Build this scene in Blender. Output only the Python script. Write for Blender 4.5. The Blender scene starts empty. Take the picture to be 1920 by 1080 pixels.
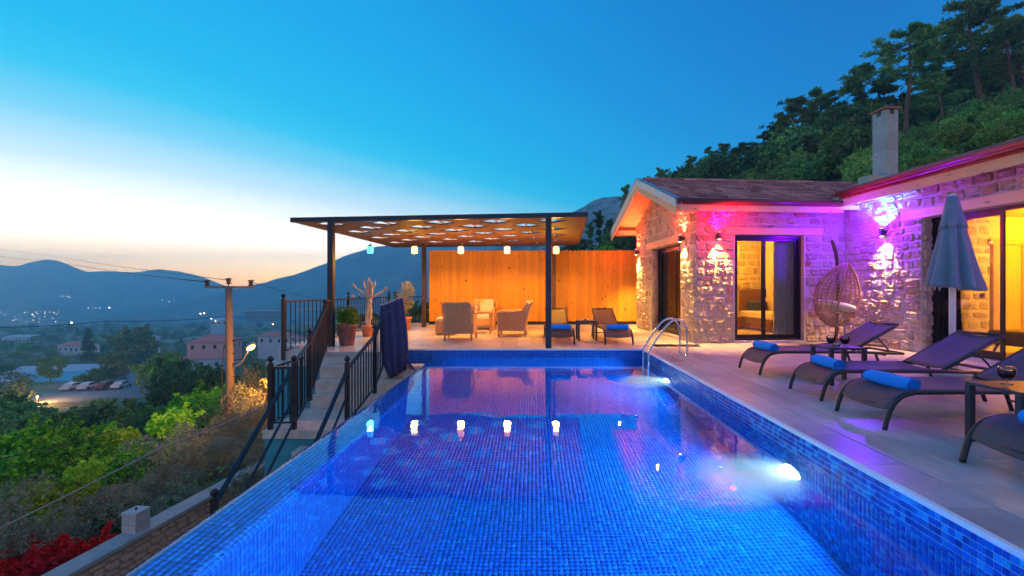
import bpy, math, random
import numpy as np
from mathutils import Vector, Matrix

random.seed(7)
RNG = np.random.default_rng(11)
R = math.radians
scene = bpy.context.scene
COL = scene.collection

# ------------------------------------------------------------------ camera
EYE = 1.15
F = 853.3
cam_d = bpy.data.cameras.new("camera")
cam_d.sensor_width = 36.0
cam_d.lens = 16.0
cam_d.shift_x = -39.0 / 1920
cam_d.shift_y = 3.0 / 1920
cam_d.clip_start = 0.05
cam_d.clip_end = 30000
cam = bpy.data.objects.new("camera", cam_d)
cam.location = (0, 0, EYE)
cam.rotation_euler = (R(90), 0, 0)
COL.objects.link(cam)
scene.camera = cam

# ------------------------------------------------------------------ world (dusk sky)
world = bpy.data.worlds.new("World")
scene.world = world
world.use_nodes = True
nt = world.node_tree
nt.nodes.clear()


def N(t, typ, **kw):
    n = t.nodes.new(typ)
    for k, v in kw.items():
        setattr(n, k, v)
    return n


def math_node(t, op, a, b=None, c=None, clamp=False):
    n = t.nodes.new("ShaderNodeMath")
    n.operation = op
    n.use_clamp = clamp
    for i, v in enumerate((a, b, c)):
        if v is None:
            continue
        if isinstance(v, (int, float)):
            n.inputs[i].default_value = v
        else:
            t.links.new(v, n.inputs[i])
    return n.outputs[0]


def srgb(r, g, b):
    def f(c):
        c = c / 255.0
        return c / 12.92 if c <= 0.04045 else ((c + 0.055) / 1.055) ** 2.4
    return (f(r), f(g), f(b), 1.0)


tc = N(nt, "ShaderNodeTexCoord")
nrm = N(nt, "ShaderNodeVectorMath", operation='NORMALIZE')
nt.links.new(tc.outputs['Generated'], nrm.inputs[0])
sep = N(nt, "ShaderNodeSeparateXYZ")
nt.links.new(nrm.outputs[0], sep.inputs[0])
el = math_node(nt, 'MULTIPLY', math_node(nt, 'ARCSINE', sep.outputs[2]), 57.2958)
az = math_node(nt, 'ARCTAN2', sep.outputs[0], sep.outputs[1])
cs = math_node(nt, 'COSINE', math_node(nt, 'ADD', az, R(52)))
cs = math_node(nt, 'POWER', math_node(nt, 'MAXIMUM', cs, 0.0), 1.5)
W = math_node(nt, 'MULTIPLY_ADD', cs, 13.9, 4.9)
tt = math_node(nt, 'DIVIDE', el, W)
tt = math_node(nt, 'DIVIDE', tt, 6.0, clamp=True)
ramp = N(nt, "ShaderNodeValToRGB")
nt.links.new(tt, ramp.inputs[0])
stops = [(0.0, (255, 170, 60), 2.7), (0.07, (255, 192, 92), 3.1), (0.15, (255, 214, 150), 2.9), (0.28, (252, 232, 206), 2.2),
         (0.45, (240, 240, 236), 1.3), (0.62, (196, 227, 239), .94), (0.82, (116, 206, 236), .82), (1.0, (36, 192, 233), .77), (1.2, (0, 180, 231), .73),
         (1.6, (0, 166, 228), .70), (2.4, (0, 144, 216), .68), (3.6, (0, 128, 206), .66), (5.9, (0, 106, 186), .66)]
cr = ramp.color_ramp
cr.interpolation = 'EASE'
cr.interpolation = 'LINEAR'
while len(cr.elements) > 1:
    cr.elements.remove(cr.elements[-1])
cr.elements[0].position = 0
cr.elements[0].color = [q * stops[0][2] for q in srgb(*stops[0][1])]
for p, c, k in stops[1:]:
    e = cr.elements.new(p / 6.0)
    e.color = [q * k for q in srgb(*c)]
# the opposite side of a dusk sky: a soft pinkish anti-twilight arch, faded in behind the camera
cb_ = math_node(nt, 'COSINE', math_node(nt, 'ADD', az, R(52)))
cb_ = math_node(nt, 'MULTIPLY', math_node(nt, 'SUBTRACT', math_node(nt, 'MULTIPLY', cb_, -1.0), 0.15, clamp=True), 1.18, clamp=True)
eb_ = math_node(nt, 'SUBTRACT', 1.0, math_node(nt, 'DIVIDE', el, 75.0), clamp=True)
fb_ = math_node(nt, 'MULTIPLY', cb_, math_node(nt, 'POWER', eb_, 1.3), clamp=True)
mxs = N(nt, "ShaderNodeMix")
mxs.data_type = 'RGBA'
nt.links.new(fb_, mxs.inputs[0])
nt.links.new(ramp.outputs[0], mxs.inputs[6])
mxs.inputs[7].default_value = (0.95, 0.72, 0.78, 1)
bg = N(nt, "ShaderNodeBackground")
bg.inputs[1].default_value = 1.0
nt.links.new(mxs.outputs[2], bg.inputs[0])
SUN_EL, SUN_AZ = R(1.5), R(-40)   # the last light, behind the far ridge on the left
sky = N(nt, "ShaderNodeTexSky", sky_type='NISHITA')
sky.sun_disc = False
sky.sun_elevation = SUN_EL
sky.sun_rotation = SUN_AZ
bg2 = N(nt, "ShaderNodeBackground")
bg2.inputs[1].default_value = 0.004
nt.links.new(sky.outputs[0], bg2.inputs[0])
addn = N(nt, "ShaderNodeAddShader")
nt.links.new(bg.outputs[0], addn.inputs[0])
nt.links.new(bg2.outputs[0], addn.inputs[1])
wout = N(nt, "ShaderNodeOutputWorld")
nt.links.new(addn.outputs[0], wout.inputs[0])

sun_d = bpy.data.lights.new("sun", 'SUN')
sun_d.energy = 0.04
sun_d.angle = R(60)
sun_d.color = (1.0, 0.86, 0.72)
sun_o = bpy.data.objects.new("sun", sun_d)
sdir = Vector((math.sin(SUN_AZ) * math.cos(R(14)), math.cos(SUN_AZ) * math.cos(R(14)), math.sin(R(14))))
sun_o.rotation_euler = sdir.to_track_quat('Z', 'Y').to_euler()
sun_o.location = (-20, 20, 20)
COL.objects.link(sun_o)

scene.view_settings.view_transform = 'Standard'
scene.view_settings.look = 'None'
scene.view_settings.gamma = 1.0
scene.view_settings.exposure = 0.78
scene.view_settings.use_curve_mapping = False
cy = scene.cycles
cy.use_denoising = True
cy.max_bounces = 8
cy.diffuse_bounces = 3
cy.glossy_bounces = 4
cy.transmission_bounces = 6
cy.transparent_max_bounces = 12
cy.volume_bounces = 1
cy.caustics_refractive = True
cy.caustics_reflective = False
cy.sample_clamp_indirect = 8.0
cy.sample_clamp_direct = 0.0
cy.use_adaptive_sampling = False


# ------------------------------------------------------------------ materials
def new_mat(name):
    m = bpy.data.materials.new(name)
    m.use_nodes = True
    t = m.node_tree
    b = t.nodes['Principled BSDF']
    return m, t, b


def rgba(c):
    return (c[0], c[1], c[2], 1.0)


def mix_col(t, fac, a, b, blend='MIX'):
    n = t.nodes.new("ShaderNodeMix")
    n.data_type = 'RGBA'
    n.blend_type = blend
    for s, v in ((0, fac), (6, a), (7, b)):
        if isinstance(v, (int, float)):
            n.inputs[s].default_value = v
        elif isinstance(v, tuple):
            n.inputs[s].default_value = rgba(v)
        else:
            t.links.new(v, n.inputs[s])
    return n.outputs[2]


def noise(t, scale, detail=4, stretch=None, coord='Object', rough=0.55, seed=None):
    tcn = t.nodes.new("ShaderNodeTexCoord")
    src = tcn.outputs[coord]
    if coord == 'World':
        src = None
    mp = t.nodes.new("ShaderNodeMapping")
    t.links.new(src, mp.inputs[0])
    if stretch:
        mp.inputs['Scale'].default_value = stretch
    if seed is not None:
        oi = t.nodes.new("ShaderNodeObjectInfo")
        sc = t.nodes.new("ShaderNodeMath"); sc.operation = 'MULTIPLY'
        sc.inputs[1].default_value = 37.0
        t.links.new(oi.outputs['Random'], sc.inputs[0])
        cb = t.nodes.new("ShaderNodeCombineXYZ")
        for i in range(3):
            t.links.new(sc.outputs[0], cb.inputs[i])
        t.links.new(cb.outputs[0], mp.inputs['Location'])
    nz = t.nodes.new("ShaderNodeTexNoise")
    nz.inputs['Scale'].default_value = scale
    nz.inputs['Detail'].default_value = detail
    nz.inputs['Roughness'].default_value = rough
    t.links.new(mp.outputs[0], nz.inputs['Vector'])
    return nz.outputs['Fac']


def geo_noise(t, scale, detail=4, stretch=(1, 1, 1)):
    g = t.nodes.new("ShaderNodeNewGeometry")
    mp = t.nodes.new("ShaderNodeMapping")
    mp.inputs['Scale'].default_value = stretch
    t.links.new(g.outputs['Position'], mp.inputs[0])
    nz = t.nodes.new("ShaderNodeTexNoise")
    nz.inputs['Scale'].default_value = scale
    nz.inputs['Detail'].default_value = detail
    t.links.new(mp.outputs[0], nz.inputs['Vector'])
    return nz.outputs['Fac']


def ramp_node(t, fac, stops_):
    r = t.nodes.new("ShaderNodeValToRGB")
    e = r.color_ramp.elements
    e[0].position = stops_[0][0]; e[0].color = rgba(stops_[0][1])
    e[1].position = stops_[-1][0]; e[1].color = rgba(stops_[-1][1])
    for p, c in stops_[1:-1]:
        x = e.new(p); x.color = rgba(c)
    t.links.new(fac, r.inputs[0])
    return r.outputs[0]


def bump(t, b, h, strength, dist=0.01):
    n = t.nodes.new("ShaderNodeBump")
    n.inputs['Strength'].default_value = strength
    n.inputs['Distance'].default_value = dist
    t.links.new(h, n.inputs['Height'])
    t.links.new(n.outputs[0], b.inputs['Normal'])


def simple(name, c, rough=0.5, metal=0.0, var=0.12, nscale=8, bstr=0.0, bdist=0.005, stretch=None, objvar=0.0):
    m, t, b = new_mat(name)
    f = noise(t, nscale, 4, stretch)
    dark = tuple(x * (1 - var) for x in c)
    light = tuple(min(1, x * (1 + var)) for x in c)
    col = ramp_node(t, f, [(0.3, dark), (0.7, light)])
    if objvar:
        oi = t.nodes.new("ShaderNodeObjectInfo")
        hs = t.nodes.new("ShaderNodeHueSaturation")
        v = math_node(t, 'MULTIPLY_ADD', oi.outputs['Random'], 2 * objvar, 1 - objvar)
        t.links.new(v, hs.inputs['Value'])
        t.links.new(col, hs.inputs['Color'])
        col = hs.outputs[0]
    t.links.new(col, b.inputs['Base Color'])
    b.inputs['Roughness'].default_value = rough
    b.inputs['Metallic'].default_value = metal
    if bstr:
        bump(t, b, noise(t, nscale * 4, 5, stretch), bstr, bdist)
    return m


def emit(name, c, s):
    m, t, b = new_mat(name)
    b.inputs['Base Color'].default_value = rgba(c)
    b.inputs['Emission Color'].default_value = rgba(c)
    b.inputs['Emission Strength'].default_value = s
    return m


def glass_mat(name, tint=(1, 1, 1), rough=0.0, refl=1.0, ior=1.5):
    # thin pane: lets light straight through, mirrors by Fresnel
    m = bpy.data.materials.new(name)
    m.use_nodes = True
    t = m.node_tree
    t.nodes.clear()
    o = t.nodes.new("ShaderNodeOutputMaterial")
    tr = t.nodes.new("ShaderNodeBsdfTransparent"); tr.inputs[0].default_value = rgba(tint)
    gl = t.nodes.new("ShaderNodeBsdfGlossy"); gl.inputs['Roughness'].default_value = rough
    fr = t.nodes.new("ShaderNodeFresnel"); fr.inputs[0].default_value = ior
    f2 = math_node(t, 'MULTIPLY', fr.outputs[0], refl, clamp=True)
    mx = t.nodes.new("ShaderNodeMixShader")
    t.links.new(f2, mx.inputs[0]); t.links.new(tr.outputs[0], mx.inputs[1]); t.links.new(gl.outputs[0], mx.inputs[2])
    t.links.new(mx.outputs[0], o.inputs[0])
    return m


def stone_mat(name, cols, interior=False):
    m, t, b = new_mat(name)
    oi = t.nodes.new("ShaderNodeObjectInfo")
    gi = t.nodes.new("ShaderNodeNewGeometry")
    rnd = math_node(t, 'FRACT', math_node(t, 'ADD', oi.outputs['Random'], gi.outputs['Random Per Island']))
    base = ramp_node(t, rnd, cols)
    f = geo_noise(t, 9, 6)
    col = mix_col(t, math_node(t, 'MULTIPLY', f, 0.55), base, (0.60, 0.50, 0.38), 'OVERLAY')
    f2 = geo_noise(t, 30, 4)
    col = mix_col(t, math_node(t, 'MULTIPLY', f2, 0.25), col, (0.20, 0.15, 0.11))
    t.links.new(col, b.inputs['Base Color'])
    b.inputs['Roughness'].default_value = 0.88
    h = math_node(t, 'ADD', math_node(t, 'MULTIPLY', geo_noise(t, 14, 6), 1.0), math_node(t, 'MULTIPLY', geo_noise(t, 55, 4), 0.35))
    bump(t, b, h, 0.9, 0.03)
    return m


M = {}
STONE_COLS = [(0.0, (0.48, 0.40, 0.31)), (0.2, (0.52, 0.44, 0.35)), (0.4, (0.42, 0.34, 0.27)), (0.55, (0.50, 0.39, 0.29)),
              (0.7, (0.55, 0.47, 0.38)), (0.9, (0.38, 0.29, 0.23)), (0.97, (0.44, 0.26, 0.17)), (1.0, (0.40, 0.18, 0.11))]
M['stone'] = stone_mat('wall_stone', STONE_COLS)
M['mortar'] = simple('mortar', (0.52, 0.46, 0.39), 0.92, var=0.14, nscale=6, bstr=0.8, bdist=0.02)
M['gardenstone'] = stone_mat('garden_stone', [(0.0, (0.60, 0.40, 0.29)), (0.5, (0.74, 0.52, 0.39)), (1.0, (0.64, 0.42, 0.29))])
M['darkmortar'] = simple('garden_mortar', (0.44, 0.30, 0.22), 0.95, var=0.2, nscale=6, bstr=0.5, bdist=0.02)
M['concrete'] = simple('concrete', (0.40, 0.37, 0.34), 0.85, var=0.14, nscale=5, bstr=0.3, bdist=0.006)
M['stairstone'] = simple('stair_stone', (0.62, 0.52, 0.42), 0.8, var=0.2, nscale=7, bstr=0.4, bdist=0.006)
M['teal'] = simple('teal_render', (0.05, 0.30, 0.36), 0.8, var=0.12, nscale=3, bstr=0.2)
M['blackmetal'] = simple('black_painted_iron', (0.012, 0.014, 0.02), 0.35, 0.0, var=0.2, nscale=12)
M['navymetal'] = simple('dark_blue_steel', (0.014, 0.022, 0.04), 0.38, 0.2, var=0.15, nscale=6)
M['chrome'] = simple('polished_steel', (0.72, 0.72, 0.74), 0.14, 1.0, var=0.04)
M['blackframe'] = simple('black_aluminium', (0.010, 0.010, 0.014), 0.3, 0.3, var=0.15)
M['glass'] = glass_mat('window_glass', (0.93, 0.95, 0.96), 0.0, 1.1, 1.5)
M['drinkglass'] = glass_mat('drinking_glass', (0.95, 0.97, 0.98), 0.0, 1.6, 1.45)
M['wine'] = simple('red_wine', (0.06, 0.004, 0.006), 0.08, var=0.05)
M['nuts'] = simple('salted_nuts', (0.70, 0.60, 0.45), 0.6, var=0.3, nscale=60)
M['curtain'] = simple('sheer_curtain', (0.72, 0.70, 0.68), 0.9, var=0.05)
M['terracotta'] = simple('terracotta', (0.50, 0.19, 0.08), 0.75, var=0.15, nscale=9, bstr=0.2)
M['oldpot'] = simple('weathered_terracotta', (0.26, 0.12, 0.10), 0.8, var=0.3, nscale=9, bstr=0.3)
M['soil'] = simple('soil', (0.06, 0.035, 0.02), 0.95, var=0.3, nscale=30, bstr=0.4)
M['rattan'] = simple('rattan', (0.52, 0.29, 0.14), 0.6, var=0.25, nscale=40, bstr=0.5, bdist=0.004)
M['egg'] = simple('brown_rattan', (0.36, 0.20, 0.13), 0.6, var=0.25, nscale=40, bstr=0.5, bdist=0.004)
M['cushion'] = simple('cream_cushion', (0.66, 0.58, 0.44), 0.9, var=0.08, nscale=20, bstr=0.15)
M['driftwood'] = simple('bleached_driftwood', (0.55, 0.42, 0.27), 0.8, var=0.25, nscale=14, bstr=0.5)
M['towel'] = simple('blue_towel', (0.0, 0.27, 0.90), 0.95, var=0.12, nscale=60, bstr=0.5, bdist=0.004)
M['towel_end'] = simple('blue_towel_roll_edge', (0.01, 0.12, 0.50), 0.95, var=0.12, nscale=60)
M['brownpost'] = simple('dark_brown_wood', (0.07, 0.03, 0.015), 0.6, var=0.2)
M['parasol'] = simple('grey_blue_parasol_cloth', (0.17, 0.23, 0.32), 0.85, var=0.08, nscale=14, bstr=0.25, bdist=0.004)
M['whitemetal'] = simple('white_painted_pole', (0.75, 0.75, 0.75), 0.3, var=0.04)
M['awning'] = simple('purple_blue_canvas', (0.045, 0.038, 0.11), 0.85, var=0.15, nscale=20, bstr=0.25)
M['rope'] = simple('light_rope', (0.5, 0.45, 0.4), 0.9, var=0.1)
M['redfascia'] = simple('red_painted_gutter', (0.30, 0.028, 0.012), 0.38, var=0.1)
M['brownfascia'] = simple('dark_red_gutter', (0.14, 0.014, 0.018), 0.4, var=0.1)
M['whitefascia'] = simple('pale_verge_board', (0.60, 0.60, 0.58), 0.5, var=0.06)
M['leadsheet'] = simple('lead_flashing', (0.28, 0.34, 0.36), 0.5, 0.3, var=0.15)
M['block'] = simple('chimney_block', (0.52, 0.47, 0.44), 0.92, var=0.12, nscale=12, bstr=0.5, bdist=0.006, objvar=0.1)
M['blockmortar'] = simple('pale_mortar', (0.52, 0.50, 0.46), 0.9, var=0.1)
M['cap'] = simple('clay_slab', (0.50, 0.16, 0.08), 0.7, var=0.1)
M['bluecushion'] = simple('navy_cushion', (0.03, 0.04, 0.12), 0.85, var=0.1)
M['sheet'] = simple('bed_linen', (0.70, 0.60, 0.50), 0.9, var=0.08)
M['brownfab'] = simple('brown_bed_base', (0.16, 0.07, 0.04), 0.8, var=0.1)
M['sofa'] = simple('dark_olive_sofa', (0.13, 0.08, 0.04), 0.7, var=0.15)
M['plaster'] = simple('warm_plaster', (0.62, 0.52, 0.38), 0.9, var=0.06)
M['roomfloor'] = simple('room_floor_tile', (0.55, 0.45, 0.33), 0.35, var=0.08)
M['insulator'] = simple('brown_porcelain', (0.06, 0.02, 0.012), 0.3, var=0.1)
M['polewood'] = simple('weathered_pole', (0.22, 0.165, 0.13), 0.85, var=0.2, nscale=4, bstr=0.3, stretch=(6, 6, 0.6))
M['cable'] = simple('black_cable', (0.02, 0.02, 0.025), 0.5)
M['palecable'] = simple('pale_cable', (0.40, 0.32, 0.34), 0.5)
M['dirt'] = simple('bare_earth', (0.38, 0.19, 0.11), 0.95, var=0.3, nscale=3, bstr=0.5, bdist=0.03)
M['flowers'] = simple('yellow_petals', (0.85, 0.55, 0.05), 0.7, var=0.1)
M['redroof'] = simple('village_roof_tile', (0.62, 0.20, 0.15), 0.85, var=0.15, nscale=2, bstr=0.5, bdist=0.1, stretch=(1, 8, 1))
M['pinkwall'] = simple('pink_render', (0.60, 0.36, 0.35), 0.9, var=0.08, nscale=1)
M['bluewall'] = simple('blue_grey_render', (0.30, 0.50, 0.64), 0.9, var=0.08, nscale=1)
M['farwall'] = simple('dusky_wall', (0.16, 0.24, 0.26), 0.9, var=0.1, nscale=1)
M['whitewall'] = simple('white_render', (0.62, 0.64, 0.66), 0.9, var=0.06, nscale=1)
M['tealroof'] = simple('turquoise_sheet_roof', (0.05, 0.32, 0.45), 0.45, var=0.08, nscale=1)
M['greyroof'] = simple('pale_sheet_roof', (0.45, 0.5, 0.55), 0.6, var=0.1, nscale=1)
M['darkwin'] = simple('dark_window', (0.02, 0.03, 0.04), 0.15, var=0.1)
M['road'] = simple('asphalt', (0.11, 0.15, 0.19), 0.8, var=0.15, nscale=0.4)
M['redpaint'] = simple('red_paint', (0.45, 0.03, 0.02), 0.5)
M['cardark'] = simple('dark_car_paint', (0.03, 0.04, 0.06), 0.25, var=0.05)
M['carred'] = simple('dark_red_car_paint', (0.16, 0.03, 0.03), 0.25, var=0.05)
M['carpale'] = simple('pale_car_paint', (0.45, 0.47, 0.5), 0.25, var=0.05)
M['tyre'] = simple('tyre', (0.015, 0.015, 0.015), 0.9)
M['rock'] = simple('grey_limestone', (0.40, 0.38, 0.35), 0.9, var=0.25, nscale=2, bstr=0.7, bdist=0.1)
M['bark'] = simple('pine_bark', (0.20, 0.10, 0.06), 0.9, var=0.3, nscale=8, bstr=0.6, bdist=0.03, stretch=(1, 1, 0.3))
M['twig'] = simple('shrub_wood', (0.16, 0.11, 0.08), 0.9, var=0.2)
M['grey_metal'] = simple('grey_lamp_metal', (0.3, 0.3, 0.32), 0.4, 0.6)
M['black_plastic'] = simple('black_socket', (0.02, 0.02, 0.02), 0.4)


def wood_mat(name, c1, c2, axis='Z', rough=0.55, scale=1.0, knots=True):
    m, t, b = new_mat(name)
    st = {'Z': (14, 14, 0.7), 'X': (0.7, 14, 14), 'Y': (14, 0.7, 14)}[axis]
    f = noise(t, 2.2 * scale, 6, st, seed=1, rough=0.65)
    col = ramp_node(t, f, [(0.25, c1), (0.75, c2)])
    if knots:
        f2 = noise(t, 11 * scale, 1, {'Z': (1, 1, .55), 'X': (.55, 1, 1), 'Y': (1, .55, 1)}[axis], seed=1)
        k = ramp_node(t, f2, [(0.68, (0, 0, 0)), (0.76, (1, 1, 1))])
        col = mix_col(t, math_node(t, 'MULTIPLY', k, 0.85), col, tuple(x * 0.22 for x in c1))
    oi = t.nodes.new("ShaderNodeObjectInfo")
    hs = t.nodes.new("ShaderNodeHueSaturation")
    t.links.new(math_node(t, 'MULTIPLY_ADD', oi.outputs['Random'], 0.28, 0.86), hs.inputs['Value'])
    t.links.new(col, hs.inputs['Color'])
    t.links.new(hs.outputs[0], b.inputs['Base Color'])
    b.inputs['Roughness'].default_value = rough
    bump(t, b, f, 0.25, 0.004)
    return m


M['fence'] = wood_mat('fence_pine', (0.55, 0.23, 0.006), (0.74, 0.35, 0.012), 'Z', 0.75)
M['beamwood'] = wood_mat('eave_beam_pine', (0.66, 0.40, 0.18), (0.80, 0.55, 0.27), 'X', 0.55)
M['beamwood_y'] = wood_mat('lintel_pine', (0.62, 0.36, 0.17), (0.76, 0.50, 0.25), 'Y', 0.55)
M['soffit'] = wood_mat('soffit_board', (0.60, 0.34, 0.18), (0.74, 0.48, 0.28), 'X', 0.5, knots=False)
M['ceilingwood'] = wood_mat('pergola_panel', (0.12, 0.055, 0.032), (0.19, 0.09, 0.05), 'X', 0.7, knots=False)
M['furnwood'] = wood_mat('oak_furniture', (0.45, 0.28, 0.14), (0.58, 0.38, 0.20), 'Z', 0.5, knots=False)
M['chairwood'] = wood_mat('dark_bent_wood', (0.07, 0.03, 0.02), (0.12, 0.05, 0.03), 'Z', 0.5, knots=False)

# roof tile
m, t, b = new_mat('clay_roof_tile')
oi = t.nodes.new("ShaderNodeObjectInfo")
gi = t.nodes.new("ShaderNodeNewGeometry")
rnd = math_node(t, 'FRACT', math_node(t, 'ADD', oi.outputs['Random'], gi.outputs['Random Per Island']))
c = ramp_node(t, rnd, [(0, (0.34, 0.08, 0.06)), (0.35, (0.74, 0.25, 0.19)), (0.6, (0.46, 0.12, 0.09)), (0.85, (0.86, 0.36, 0.27)), (1, (0.60, 0.18, 0.14))])
c = mix_col(t, math_node(t, 'MULTIPLY', geo_noise(t, 7, 5), 0.4), c, (0.20, 0.08, 0.07))
t.links.new(c, b.inputs['Base Color'])
b.inputs['Roughness'].default_value = 0.75
bump(t, b, geo_noise(t, 60, 3), 0.3, 0.004)
M['rooftile'] = m

# deck plank tiles (wood look porcelain)
m, t, b = new_mat('porcelain_deck_plank')
f = noise(t, 3.0, 6, (7, 0.7, 1), seed=1, rough=0.6)
c = ramp_node(t, f, [(0.25, (0.50, 0.43, 0.42)), (0.5, (0.60, 0.53, 0.51)), (0.78, (0.68, 0.61, 0.58))])
oi = t.nodes.new("ShaderNodeObjectInfo")
st1 = ramp_node(t, geo_noise(t, 1.1, 7), [(0.40, (0.70, 0.68, 0.68)), (0.52, (1, 1, 1))])
c = mix_col(t, 0.75, c, st1, 'MULTIPLY')
hs = t.nodes.new("ShaderNodeHueSaturation")
t.links.new(math_node(t, 'MULTIPLY_ADD', oi.outputs['Random'], 0.32, 0.84), hs.inputs['Value'])
t.links.new(c, hs.inputs['Color'])
t.links.new(hs.outputs[0], b.inputs['Base Color'])
rr = math_node(t, 'MULTIPLY_ADD', geo_noise(t, 1.3, 2), 0.16, 0.24)
t.links.new(rr, b.inputs['Roughness'])
bump(t, b, f, 0.12, 0.004)
M['plank'] = m
M['grout_deck'] = simple('pale_grout', (0.62, 0.58, 0.55), 0.8, var=0.08)
M['copingedge'] = simple('white_coping_edge', (0.86, 0.83, 0.82), 0.45, var=0.05)
M['kerbwhite'] = simple('pale_kerb', (0.55, 0.50, 0.45), 0.7, var=0.08)

# mosaic
MOS = [(0.0, (0.0, 0.050, 0.42)), (0.25, (0.0, 0.070, 0.49)), (0.5, (0.0, 0.085, 0.54)), (0.8, (0.0, 0.105, 0.60)),
       (0.95, (0.0, 0.17, 0.67)), (1.0, (0.0, 0.045, 0.40))]


MOS2 = [(0.0, (0.0, 0.025, 0.26)), (0.2, (0.0, 0.09, 0.46)), (0.45, (0.0, 0.16, 0.60)), (0.65, (0.0, 0.05, 0.42)),
        (0.85, (0.01, 0.30, 0.70)), (1.0, (0.02, 0.40, 0.72))]


def mosaic_mat(name, obj_random, pal=MOS):
    m, t, b = new_mat(name)
    if obj_random:
        r = t.nodes.new("ShaderNodeObjectInfo").outputs['Random']
    else:
        r = t.nodes.new("ShaderNodeNewGeometry").outputs['Random Per Island']
    c = ramp_node(t, r, pal)
    t.links.new(c, b.inputs['Base Color'])
    b.inputs['Roughness'].default_value = 0.12
    return m


M['mosaic'] = mosaic_mat('glass_mosaic', False)
M['mosaic_one'] = mosaic_mat('glass_mosaic_tile', True, MOS2)
M['mosaic_band'] = mosaic_mat('glass_mosaic_band', False, MOS2)
M['bandgrout'] = simple('pale_mosaic_grout', (0.55, 0.78, 0.86), 0.7, var=0.05)
M['poolgrout'] = simple('mosaic_grout', (0.08, 0.42, 0.80), 0.7, var=0.05)

# water
m = bpy.data.materials.new('pool_water')
m.use_nodes = True
t = m.node_tree
b = t.nodes['Principled BSDF']
b.inputs['Base Color'].default_value = (0.93, 0.98, 1.0, 1)
b.inputs['Roughness'].default_value = 0.0
b.inputs['IOR'].default_value = 1.333
b.inputs['Transmission Weight'].default_value = 1.0
h = math_node(t, 'ADD', geo_noise(t, 1.6, 2), math_node(t, 'MULTIPLY', geo_noise(t, 6, 2), 0.12))
bump(t, b, h, 0.16, 0.02)
M['water'] = m


def leaf_mat(name, dark, mid, light, trans=0.25, hue=0.06):
    m = bpy.data.materials.new(name)
    m.use_nodes = True
    t = m.node_tree
    t.nodes.clear()
    o = t.nodes.new("ShaderNodeOutputMaterial")
    g = t.nodes.new("ShaderNodeNewGeometry")
    oi = t.nodes.new("ShaderNodeObjectInfo")
    f = geo_noise(t, 0.9, 3)
    r = math_node(t, 'ADD', math_node(t, 'MULTIPLY', g.outputs['Random Per Island'], 0.5), math_node(t, 'MULTIPLY', f, 0.6))
    c = ramp_node(t, r, [(0.2, dark), (0.5, mid), (0.85, light)])
    hs = t.nodes.new("ShaderNodeHueSaturation")
    t.links.new(c, hs.inputs['Color'])
    t.links.new(math_node(t, 'MULTIPLY_ADD', oi.outputs['Random'], 0.7, 0.65), hs.inputs['Value'])
    t.links.new(math_node(t, 'MULTIPLY_ADD', oi.outputs['Random'], hue, .5 - hue / 2), hs.inputs['Hue'])
    d = t.nodes.new("ShaderNodeBsdfDiffuse"); tl = t.nodes.new("ShaderNodeBsdfTranslucent")
    t.links.new(hs.outputs[0], d.inputs[0]); t.links.new(hs.outputs[0], tl.inputs[0])
    mx = t.nodes.new("ShaderNodeMixShader"); mx.inputs[0].default_value = trans
    t.links.new(d.outputs[0], mx.inputs[1]); t.links.new(tl.outputs[0], mx.inputs[2])
    t.links.new(mx.outputs[0], o.inputs[0])
    return m


M['leaf_green'] = leaf_mat('fresh_leaf', (0.04, 0.13, 0.015), (0.12, 0.33, 0.025), (0.30, 0.58, 0.05))
M['leaf_lime'] = leaf_mat('lime_leaf', (0.22, 0.42, 0.02), (0.36, 0.62, 0.04), (0.55, 0.80, 0.08))
M['leaf_olive'] = leaf_mat('olive_leaf', (0.13, 0.15, 0.09), (0.28, 0.30, 0.20), (0.46, 0.48, 0.34))
M['leaf_dark'] = leaf_mat('dark_leaf', (0.03, 0.075, 0.035), (0.075, 0.17, 0.06), (0.17, 0.31, 0.08))
M['leaf_mid'] = leaf_mat('valley_leaf', (0.06, 0.14, 0.05), (0.16, 0.28, 0.08), (0.32, 0.45, 0.11))
M['leaf_pine'] = leaf_mat('pine_needle', (0.06, 0.12, 0.035), (0.18, 0.28, 0.07), (0.36, 0.46, 0.12))
M['leaf_slope'] = leaf_mat('slope_leaf', (0.10, 0.21, 0.05), (0.26, 0.40, 0.09), (0.50, 0.56, 0.13))
M['leaf_red'] = leaf_mat('bougainvillea_bract', (0.45, 0.005, 0.01), (0.62, 0.012, 0.02), (0.80, 0.05, 0.06), .3, .01)

# mesh sling (open weave, lets some light through)
def sling_mat(name, c, op):
    m = bpy.data.materials.new(name)
    m.use_nodes = True
    t = m.node_tree
    b = t.nodes['Principled BSDF']
    o = t.nodes['Material Output']
    b.inputs['Base Color'].default_value = rgba(c)
    b.inputs['Roughness'].default_value = 0.55
    tcs = t.nodes.new("ShaderNodeTexCoord")
    wv1 = t.nodes.new("ShaderNodeTexWave"); wv1.bands_direction = 'Y'; wv1.inputs['Scale'].default_value = 38
    wv2 = t.nodes.new("ShaderNodeTexWave"); wv2.bands_direction = 'X'; wv2.inputs['Scale'].default_value = 38
    for w_ in (wv1, wv2):
        t.links.new(tcs.outputs['Object'], w_.inputs['Vector'])
    bump(t, b, math_node(t, 'ADD', wv1.outputs['Fac'], wv2.outputs['Fac']), .5, .002)
    tr = t.nodes.new("ShaderNodeBsdfTransparent")
    mx = t.nodes.new("ShaderNodeMixShader"); mx.inputs[0].default_value = op
    t.links.new(tr.outputs[0], mx.inputs[1]); t.links.new(b.outputs[0], mx.inputs[2])
    t.links.new(mx.outputs[0], o.inputs[0])
    return m


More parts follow.
